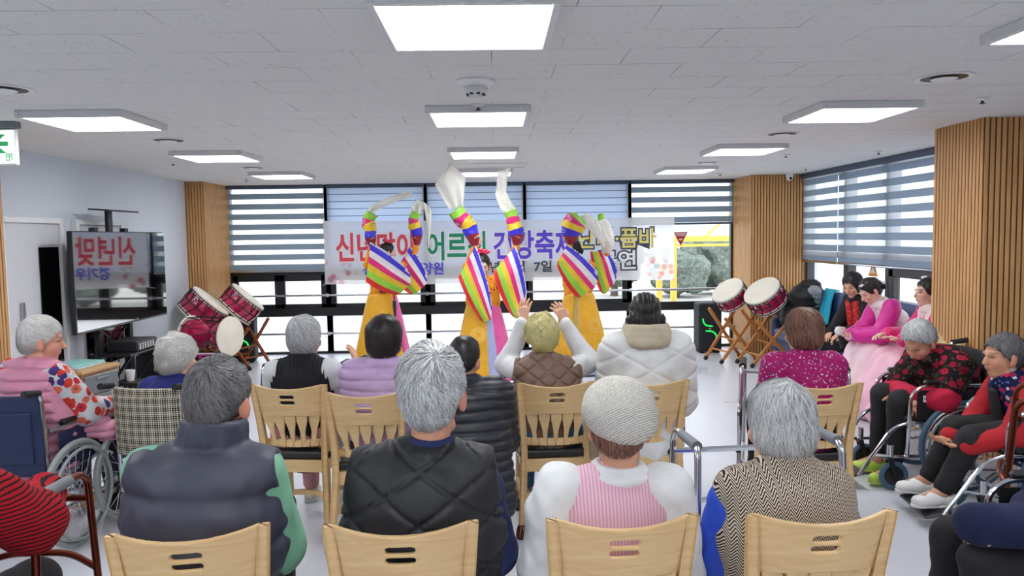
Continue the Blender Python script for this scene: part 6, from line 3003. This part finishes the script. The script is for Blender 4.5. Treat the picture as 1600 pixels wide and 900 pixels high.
def skirt_shell(root, name, mats, sect, zt, zb, rt, rb, a0=0, a1=360, folds_n=14, amp=.03, thick=.012, lean=(0, 0), sy=.8):
    """A-line silk shell; sect = [(end angle, material index)]; angle 0 = +X, 270 = towards the viewer"""
    n, m = 120, 24
    span = a1 - a0
    closed = span >= 359.9
    V, F, M = [], [], []
    for k in range(m + 1):
        t = k / m
        z = zt + (zb - zt) * t
        r = rt + (rb - rt) * (t ** .85)
        for i in range(n + (0 if closed else 1)):
            a = R(a0 + span * i / n)
            f = 1 + amp * t * math.sin(folds_n * a) + amp * .5 * t * math.sin(folds_n * 2.3 * a + 1)
            V.append((r * f * math.cos(a) + lean[0] * t, r * f * sy * math.sin(a) + lean[1] * t, z + .006 * math.sin(5 * a) * t))
    w = n if closed else n + 1
    for k in range(m):
        for i in range(n):
            i2 = (i + 1) % w
            F.append((k * w + i, k * w + i2, (k + 1) * w + i2, (k + 1) * w + i))
            ang = a0 + span * (i + .5) / n
            M.append(next((mi for e, mi in sect if ang <= e), sect[-1][1]))
    o = nobj(name, np.array(V), F, mats, root, True, None, M)
    md = o.modifiers.new('thickness', 'SOLIDIFY')
    md.thickness = thick
    md.offset = -1
    return o


def emblem(root, c, r, nrm):
    """ring shaped gold embroidery"""
    b = MB()
    nrm = unit(nrm)
    e1 = unit(np.cross(nrm, UP))
    e2 = np.cross(e1, nrm)
    c = np.array(c)
    for rr, k in ((r, 12), (r * .55, 7)):
        for i in range(k):
            a = 2 * math.pi * i / k
            q = c + (e1 * math.cos(a) + e2 * math.sin(a)) * rr
            pts = [q + (e1 * math.cos(x) + e2 * math.sin(x)) * rr * .24 for x in np.linspace(0, 5.6, 10)]
            b.tube([tuple(p) for p in pts], .004, 5, closed=True)
    return b.build('embroidery', S_EMB, root)


def flower_hair(root, j, at=(0, -.06, .10), scale=1.0):
    g = lambda x, y, z: j.HC + j.Rh @ (v3(x, y, z) * j.hs)
    b = MB()
    rg = random.Random(3)
    for (cx, cy, cz) in ((at[0], at[1], at[2]), (at[0] + .05, at[1] + .02, at[2] - .012), (at[0] - .045, at[1] + .01, at[2] - .008)):
        for k in range(9):
            a = k * 2.4
            q = g(cx + .022 * math.cos(a), cy + .018 * math.sin(a), cz + .012 + .010 * (k % 3))
            b.lathe([(0, .014), (.014 * scale, .010), (.019 * scale, 0), (.012 * scale, -.010), (0, -.012)], 8, tuple(q))
    return b.build('flower_crown', silk('crimson flowers', (216, 36, 84)), root)


def dancer(o, label, hx, htop, hy, hp, shx, arms, near, far, belt=S_MAROON, side=0, lean=0, twist=0, hipx=0.0):
    p = person(o, 0, label)
    j = J(s=.96, hs=1.0, hipz=.83, lean=lean, side=side, hp=hp, hy=hy, twist=twist, stand=True, shw=.145, top=htop)
    for q in (-1, 1):
        j.el[q], j.wr[q] = np.array(arms[q][0]), np.array(arms[q][1])
    hd = {q: dict(fd=(0, -.1, 1), pn=(0, -1, 0), curl=.8) for q in (-1, 1)}
    body_mesh(p, j, hd, h=.0055, tone=(236, 198, 176), lips=(206, 50, 70))
    hair_mesh(p, j, 'bun', HAIR_BLACK, 500, seed=41, h=.006, length=.5)
    flower_hair(p, j, (0, -.035, .130), 1.15)
    jacket(p, j, S_ORANGE, .018, folds(61, .004, 22), .0, .0085, name='bodice', end=.9, r=(.044, .036, .030, .024), low=.10)
    b = Blob(.02)
    b += cap(j.H + j.u * .14, j.H + j.u * .20, .135, .130, j.lat, 1.15)
    sdf_obj('sash', b, .009, belt, p)
    wide_sleeve(p, near, 1)
    wide_sleeve(p, far, 2.3)
    return p, j


BT = [S_MAROON, S_BLUE, S_YEL, S_MAG, S_GREEN]

# dancer beside the television end
p, j = dancer((-1.46, 9.80), 'dancer nearest the striped blind, head hidden behind her rainbow sleeve and one arm flung back', .11, 1.64, -70, 4, 0,
              {-1: ((-.18, -.02, 1.36), (-.112, -.05, 1.60)), 1: ((.36, .08, 1.36), (.45, .06, 1.60))},
              [(-.119, -.14, 1.652), (.408, -.27, 1.266), (.226, -.22, .966), (-.185, -.16, 1.147)],
              [(.361, .06, 1.593), (.606, .02, 1.191), (.365, -.02, .94), (.142, .04, 1.215)], side=5)
banded_tube(p, [(-.112, -.05, 1.60), (-.126, -.04, 1.709), (-.131, -.02, 1.824), (-.165, 0, 1.914), (-.110, 0, 2.02)], [.04, .075, .07, .088, .072, .085], BT)
ribbon(p, [(-.125, 0, 1.99), (-.06, .0, 2.09), (.149, .02, 2.188), (.40, .05, 2.274)], [.15, .10, .085, .07], unit((-.45, .2, .85)))
banded_tube(p, [(.45, .06, 1.60), (.458, .05, 1.741), (.428, .04, 1.856), (.421, .03, 1.922), (.457, .02, 2.02)], [.035, .075, .08, .078, .062, .06], BT)
ribbon(p, [(.44, .02, 1.98), (.47, .02, 2.06), (.541, .02, 2.141), (.60, .03, 2.08), (.612, .03, 1.87), (.602, .03, 1.56)], [.11, .13, .14, .11, .045, .012], unit((.8, .1, -.5)))
skirt_shell(p, 'underskirt', [S_LAV, S_PINK], [(200, 0), (310, 0), (340, 1), (361, 1)], .98, .02, .16, .36, folds_n=11)
skirt_shell(p, 'overskirt', [S_GOLD], [(361, 0)], .99, .07, .165, .385, 60, 318, 9, .035)
b = MB()
b.tube([(.17, -.16, .98), (.175, -.20, .90)], .008, 6)
b.tube([(.175, -.20, .90), (.18, -.215, .82), (.185, -.225, .68)], [.022, .024, .012], 8)
b.build('tassel_pendant', plain('navy pendant', (40, 34, 70), .5), p)

# middle dancer
p, j = dancer((-.13, 7.90), 'middle dancer facing the audience, looking down between her two raised rainbow sleeves', .02, 1.515, 178, 16, 0,
              {1: ((.24, .0, 1.38), (.365, -.02, 1.60)), -1: ((-.15, .0, 1.38), (-.062, -.02, 1.60))},
              [(-.065, -.08, 1.61), (.105, -.20, .98), (-.01, -.22, .815), (-.25, -.14, 1.28)],
              [(.345, -.08, 1.60), (.465, -.16, 1.05), (.30, -.20, .84), (.110, -.14, 1.33)])
banded_tube(p, [(-.062, -.02, 1.60), (-.107, -.02, 1.729), (-.145, -.02, 1.829), (-.21, -.02, 1.886), (-.265, -.02, 1.975)], [.035, .075, .082, .085, .088, .085], BT)
V = []
K = [np.array(q) for q in ((-.33, 0, 1.99), (-.487, 0, 2.25), (-.311, 0, 2.455), (-.155, 0, 2.318), (-.19, 0, 2.00))]
n = 18
for i in range(n + 1):
    u = i / n
    for k in range(n + 1):
        v = k / n
        lo = K[0] * (1 - v) + K[4] * v
        mid = K[1] * (1 - v) + K[3] * v
        q = (lo * (1 - u / .6) + mid * (u / .6)) if u < .6 else (mid * (1 - (u - .6) / .4) + K[2] * ((u - .6) / .4) + (K[1] * (1 - v) + K[3] * v - mid) * 0)
        V.append(q + np.array([0, .05 * math.sin(v * 5 + u * 3) + .03 * math.sin(v * 11 + 2 * u) * (1 - .5 * u), 0]))
F = [(i * (n + 1) + k, i * (n + 1) + k + 1, (i + 1) * (n + 1) + k + 1, (i + 1) * (n + 1) + k) for i in range(n) for k in range(n)]
o = nobj('white_cloth', np.array(V), F, S_SHEER, p)
md = o.modifiers.new('thickness', 'SOLIDIFY')
md.thickness = .010
banded_tube(p, [(.365, -.02, 1.60), (.359, -.02, 1.722), (.341, -.02, 1.795), (.322, -.02, 1.875), (.300, -.02, 1.955)], [.035, .08, .085, .072, .07, .072], BT)
ribbon(p, [(.31, -.02, 1.93), (.27, -.02, 2.002), (.205, -.02, 2.135), (.215, -.02, 2.253), (.243, -.02, 2.385)], [.15, .14, .105, .115, .15], unit((.92, .2, .3)))
skirt_shell(p, 'underskirt', [S_LAV, S_PINK], [(200, 0), (296, 0), (345, 1), (361, 1)], 1.00, .02, .15, .34, folds_n=12, lean=(.03, 0))
skirt_shell(p, 'overskirt', [S_GOLD], [(361, 0)], 1.01, .05, .155, .36, 70, 279, 9, .03, lean=(.0, 0))
emblem(p, (-.05, -.262, .70), .065, (0, -1, .25))
shoes(p, j, M_SHOED)

# dancer near the long-haired woman
p, j = dancer((1.03, 9.25), 'dancer nearest the clear pane, leaning away with white silk trailing before her face', -.09, 1.63, 60, 4, 0,
              {-1: ((-.22, -.02, 1.36), (-.106, -.04, 1.58)), 1: ((.30, .08, 1.30), (.349, .06, 1.47))},
              [(-.16, -.13, 1.59), (.228, -.27, 1.224), (-.047, -.22, .931), (-.285, -.15, 1.33)],
              [(.356, .06, 1.498), (.489, .02, 1.204), (.258, -.02, .951), (.143, .04, 1.494)], side=-5)
banded_tube(p, [(-.106, -.04, 1.58), (-.105, -.04, 1.70), (-.075, -.04, 1.79), (-.04, -.04, 1.86), (.01, -.04, 1.91)], [.035, .10, .14, .155, .14, .09], BT)
ribbon(p, [(.0, -.04, 1.90), (.06, -.05, 1.905), (.135, -.06, 1.847), (.241, -.06, 1.736), (.335, -.03, 1.58)], [.13, .15, .15, .15, .11], unit((.55, .1, .6)))
banded_tube(p, [(.349, .06, 1.47), (.358, .06, 1.60), (.345, .06, 1.74), (.300, .06, 1.86), (.275, .06, 1.95)], [.05, .085, .085, .075, .05, .04], [S_SHEER, S_SHEER, S_SHEER, S_SHEER, S_GREEN])
skirt_shell(p, 'underskirt', [S_LAV, S_PINK, S_SAND], [(200, 0), (262, 2), (312, 0), (361, 1)], .98, .02, .16, .37, folds_n=10)
skirt_shell(p, 'overskirt', [S_GOLD], [(361, 0)], .99, .06, .165, .385, 120, 246, 8, .03)
skirt_shell(p, 'overskirt_panel', [S_GOLD], [(361, 0)], .99, .30, .165, .345, 262, 335, 8, .03)
emblem(p, (.16, -.245, .62), .075, (.3, -1, .25))

# ------------------------------------------------------------------ the three women on the sofa
S_BLUSH = silk('blush silk', (238, 206, 214), .55)
S_FUCH = silk('fuchsia silk', (214, 30, 150))
S_CREAM = silk('cream silk', (240, 226, 226))
M_SEQ = mat_dots('red sequins', (206, 22, 30), ((250, 120, 110), (150, 10, 20), (255, 190, 170)), 120, .42)
M_BLKFL = mat_floral('white sprigs on black', (22, 22, 26), ((206, 200, 190), (190, 160, 90), (40, 60, 130), (22, 22, 26), (22, 22, 26)), 13, .28)
M_HAIRPIN = plain('white hair ornament', (240, 238, 236), .4)

# black jacket, red sequins
p = person((3.93, 7.80), 98, 'short-haired woman in black with a red sequined front, on the sofa beside the fuchsia hanbok')
j = J(s=.95, hs=1.04, seat=.43, lean=12, hp=24, hy=24, shw=.165, kyph=.03, top=1.265, kf=.40, neck=(0, .03), aL=((.06, .10, -.24), (-.12, .18, -.04)), aR=((.06, .10, -.24), (-.12, .18, -.04)))
body_mesh(p, j, tone=(226, 178, 152), lips=(200, 60, 70), h=.0055)
hair_mesh(p, j, 'bob', HAIR_BLACK, 900, seed=43, h=.006, length=.55, thick=.002)
jacket(p, j, cloth('black wool', (24, 24, 28), .85), .028, folds(63, .006, 22), .02, .008)
bl = Blob(.02)
for q in (-1, 1):
    bl += cap(j.S + j.fw * .095 + j.lat * q * .06 - j.u * .01, j.H + j.fw * .150 + j.lat * q * .055 + j.u * .06, .030, .038, j.lat, 1.5)
sdf_obj('sequined_front', bl, .007, M_SEQ, p)
bl = Blob(.04)
bl += [cap(j.hip[-1], j.kn[-1], .11, .10), cap(j.hip[1], j.kn[1], .11, .10), cap(j.kn[-1], j.an[-1] + v3(-.02, -.02, .02), .10, .12), cap(j.kn[1], j.an[1] + v3(.02, -.02, .02), .10, .12), cap(j.kn[-1] * .5 + j.kn[1] * .5, j.an[-1] * .5 + j.an[1] * .5, .10, .12)]
bl.disp = folds(65, .010, 18)
sdf_obj('skirt', bl, .011, M_BLKFL, p)
shoes(p, j, M_SHOED)

# pink hanbok with the phone
p = person((3.95, 7.18), 86, 'woman in a fuchsia and blush pink hanbok bending over a phone on the sofa')
j = J(s=.96, hs=1.04, seat=.43, lean=20, hp=34, hy=4, shw=.155, kyph=.03, top=1.275, kf=.36, neck=(0, .03),
      aL=((.05, .12, -.22), (-.14, .22, .06)), aR=((.05, .12, -.23), (-.14, .22, .05)))
body_mesh(p, j, {1: dict(fd=v3(-.35, .9, .1), pn=v3(-.4, .1, .9), curl=.7), -1: dict(fd=v3(.35, .9, .1), pn=v3(.4, .1, .9), curl=.7)}, tone=(240, 200, 178), lips=(212, 50, 80), h=.0052)
hair_mesh(p, j, 'bun', HAIR_BLACK, 900, seed=45, h=.0055, length=.55)


def pins(p, j, spots):
    b = MB()
    g = lambda x, y, z: j.HC + j.Rh @ (v3(x, y, z) * j.hs)
    for (x, y, z, r) in spots:
        for k in range(6):
            a = k * 1.05
            b.lathe([(0, .008), (r, .004), (r * 1.1, -.002), (0, -.008)], 8, tuple(g(x + .014 * math.cos(a), y + .012 * math.sin(a), z + .006 * (k % 2))))
    return b.build('hair_ornament', M_HAIRPIN, p)


pins(p, j, ((-.04, .055, .098, .010), (.03, -.125, .02, .010), (-.03, -.13, .005, .010)))
sleeves(p, j, S_FUCH, .030, folds(67, .006, 22), r=(.058, .062, .066, .044), end=.86)
jacket(p, j, S_CREAM, .020, folds(69, .004, 22), .03, .008, name='bodice', end=.02, r=(.056, .05, .046, .036))
for q in (-1, 1):
    bl = Blob(.01)
    bl += cap(j.el[q] + (j.wr[q] - j.el[q]) * .80, j.el[q] + (j.wr[q] - j.el[q]) * .96, .056, .052)
    sdf_obj('cuff', bl, .007, S_CREAM, p)


def hanbok_skirt(p, j, mat, spread=.34, fwd=.62, seed=71, back=-.02):
    bl = Blob(.07)
    bl += [cap(j.H + v3(0, back, .10), j.H + v3(0, .08, .0), .15, .18, LAT, 1.15), cap(j.H, j.kn[-1], .16, .15), cap(j.H, j.kn[1], .16, .15)]
    k0 = j.kn[-1] * .5 + j.kn[1] * .5
    for q in np.linspace(-1, 1, 5):
        bl += cap(k0 + v3(q * .14, .0, -.02), v3(q * spread, fwd - .10 * abs(q), .12), .13, .115)
        bl += cap(k0 + v3(q * .14, -.18, -.06), v3(q * spread * .95, .36, .12), .13, .115)
    w = wob(seed, 5, 4)
    bl.disp = lambda P: .016 * np.sin(P[:, 0] * 34 + 2.5 * w(P)) * np.clip((.75 - P[:, 2]) * 2, 0, 1)
    bl.cuts.append(plane((0, 0, .012), (0, 0, -1)))
    return sdf_obj('skirt', bl, .012, mat, p)


hanbok_skirt(p, j, S_BLUSH)
hx = j.wr[-1] * .5 + j.wr[1] * .5
mw = rotz(R(86))


def world_of(p, j, v):
    a = p.rotation_euler.z
    return rotz(a) @ np.asarray(v) + np.array(p.location)


ph = world_of(p, j, hx + v3(-.02, .10, .045))
b = MB()
b.box((0, 0, 0), (.075, .15, .010), bev=.004)
o = b.build('phone', M_BLACKP)
o.location = ph
o.rotation_euler = (R(28), R(6), R(86))
tag(o, 'dark phone held by the woman in the fuchsia hanbok', 'phone')
b = MB()
b.box((0, 0, .0056), (.068, .138, .001))
b.build('screen', M_SCREEN, o, smooth=False)
mc = world_of(p, j, hx + v3(-.075, .15, .05))
root = empty('microphone', mc, R(86), 'microphone with a white foam ball beside the phone on the sofa', 'microphone')
b = MB()
b.lathe([(0, .046), (.024, .040), (.042, .012), (.044, -.006), (.034, -.030), (.018, -.040)], 24)
b.build('foam_ball', plain('white foam', (226, 224, 222), .95, noise=.06, nscale=120), root)
b = MB()
b.tube([(0, 0, -.035), (.01, -.03, -.17)], [.016, .012], 12)
b.build('handle', M_BLACKP, root)

# hanbok by the pillar
p = person((3.92, 6.58), 84, 'woman in rose hanbok in profile on the sofa, half hidden by the big slat pillar')
j = J(s=.96, hs=1.05, seat=.43, lean=6, hp=2, hy=4, shw=.155, top=1.275, kf=.38, neck=(0, .02), aL=((.04, .12, -.22), (-.02, .24, .04)), aR=((.04, .14, -.22), (-.10, .24, .06)))
body_mesh(p, j, {-1: dict(fd=v3(.3, .9, .3), pn=v3(0, .2, -1), curl=.25, spread=.12)}, tone=(242, 204, 184), lips=(206, 44, 70), h=.0052, open_eye=True)
hair_mesh(p, j, 'bun', HAIR_BLACK, 700, seed=47, h=.0055, length=.55)
pins(p, j, ((0, .03, .118, .012), (.03, .0, .122, .012)))
sleeves(p, j, S_MAG, .026, folds(73, .006, 22), r=(.056, .058, .060, .042), end=.88)
jacket(p, j, S_CREAM, .022, folds(75, .004, 22), .03, .008, name='bodice', end=.03, r=(.056, .05, .046, .036))
bl = Blob(.01)
for q in (-1, 1):
    bl += cap(j.N + j.lat * q * .05 + j.fw * .03, j.S + j.fw * .115 - j.u * .10 + j.lat * q * .01, .016, .016)
sdf_obj('collar_band', bl, .006, S_MAG, p)
hanbok_skirt(p, j, S_PINK if False else silk('rose silk', (244, 190, 208), .55), seed=77, spread=.22)
# ------------------------------------------------------------------ outside, seen through the panes
M_GROUND = plain('pale yard', (196, 194, 190), 0.9, noise=0.08, nscale=0.6)
slab('ground_outside', (-60, Y_WIN + 0.3, -0.6), (60, 90, -0.4), M_GROUND)


def mat_tree():
    t = NT('winter foliage')
    v = t.obj()
    n = t.noise(v, 11, 6, 0.75)
    c = t.ramp(n, [(0.3, srgb(78, 88, 82)), (0.55, srgb(120, 130, 122)), (0.72, srgb(170, 174, 170))])
    return t.done(t.bsdf(c, 0.9, spec=0.1))


M_TREE = mat_tree()
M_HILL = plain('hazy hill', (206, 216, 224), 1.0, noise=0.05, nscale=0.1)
M_YEL = plain('yellow steel frame', (236, 196, 84), 0.5, noise=0.03)
M_FENCE = plain('pale site fence', (226, 230, 234), 0.7, noise=0.03)
M_BARK = plain('bark', (98, 88, 78), 0.9)


def tree(x, y, r, h, seed, label):
    root = empty('tree', (x, y, -0.4), 0, label, 'tree', 'frosted trees beyond the yard')
    rg = np.random.RandomState(seed)
    bl = Blob(0.25)
    for k in range(16):
        a, q = rg.uniform(0, 6.28), rg.uniform(0, 0.75)
        z = rg.uniform(0.25, 0.95)
        rad = r * rg.uniform(0.28, 0.5) * (1.15 - 0.5 * z)
        bl += ell((r * q * math.cos(a), r * q * math.sin(a), h * z), (rad, rad, rad * 0.9))
    w1, w2 = wob(seed, 5.5, 7), wob(seed + 9, 13, 7)
    w3 = wob(seed + 4, 30, 9)
    bl.disp = lambda P: 0.10 * w1(P) + 0.07 * w2(P) + .05 * w3(P)
    sdf_obj('crown', bl, 0.06, M_TREE, root)
    b = MB()
    b.tube([(0, 0, 0), (0.05, 0, h * 0.5)], [0.14, 0.08], 8)
    b.build('trunk', M_BARK, root)


for k, (x, y, r, h) in enumerate(((4.1, 26, 1.35, 1.9), (6.0, 25, 1.25, 1.75), (7.9, 26, 1.35, 1.95))):
    tree(x, y, r, h, 50 + k, ('frosted tree beyond the banner end', 'frosted tree between the yellow posts outside', 'frosted tree beyond the clear pane edge at the corner slat pillar')[k])

for k, (x0, x1) in enumerate(((-9, -4.6), (-4.4, 0.0))):
    b = MB()
    w = x1 - x0
    n = int(w / 0.16)
    for i in range(n):
        b.box((x0 + (i + 0.5) * w / n, 19.0 + 0.02 * (i % 2), 0.28), (w / n * 0.9, 0.04, 1.3))
    o = b.build('site_fence', M_FENCE, smooth=False)
    tag(o, ('pale site fence seen below the striped blind by the television', 'pale site fence seen behind the first two dancers')[k], 'fence')

b = MB()
fx = [(3.05, 14.0), (3.32, 14.0), (4.65, 14.2)]
for (x, y) in fx:
    b.box((x, y, 0.6), (0.10, 0.10, 2.0))
b.box((3.9, 14.1, 1.60), (1.7, 0.09, 0.10))
b.box((3.9, 14.1, 1.48), (1.7, 0.05, 0.05))
b.bar((3.9, 14.1, 1.60), (4.65, 14.2, 2.25), 0.04, 0.04)
b.box((4.65, 14.2, 1.95), (0.07, 0.07, 0.7))
b.box((3.18, 14.0, 1.05), (0.25, 0.05, 0.05))
o = b.build('scaffold_frame', M_YEL, smooth=False)
tag(o, 'yellow steel frame standing outside beyond the red triangle sticker', 'frame')

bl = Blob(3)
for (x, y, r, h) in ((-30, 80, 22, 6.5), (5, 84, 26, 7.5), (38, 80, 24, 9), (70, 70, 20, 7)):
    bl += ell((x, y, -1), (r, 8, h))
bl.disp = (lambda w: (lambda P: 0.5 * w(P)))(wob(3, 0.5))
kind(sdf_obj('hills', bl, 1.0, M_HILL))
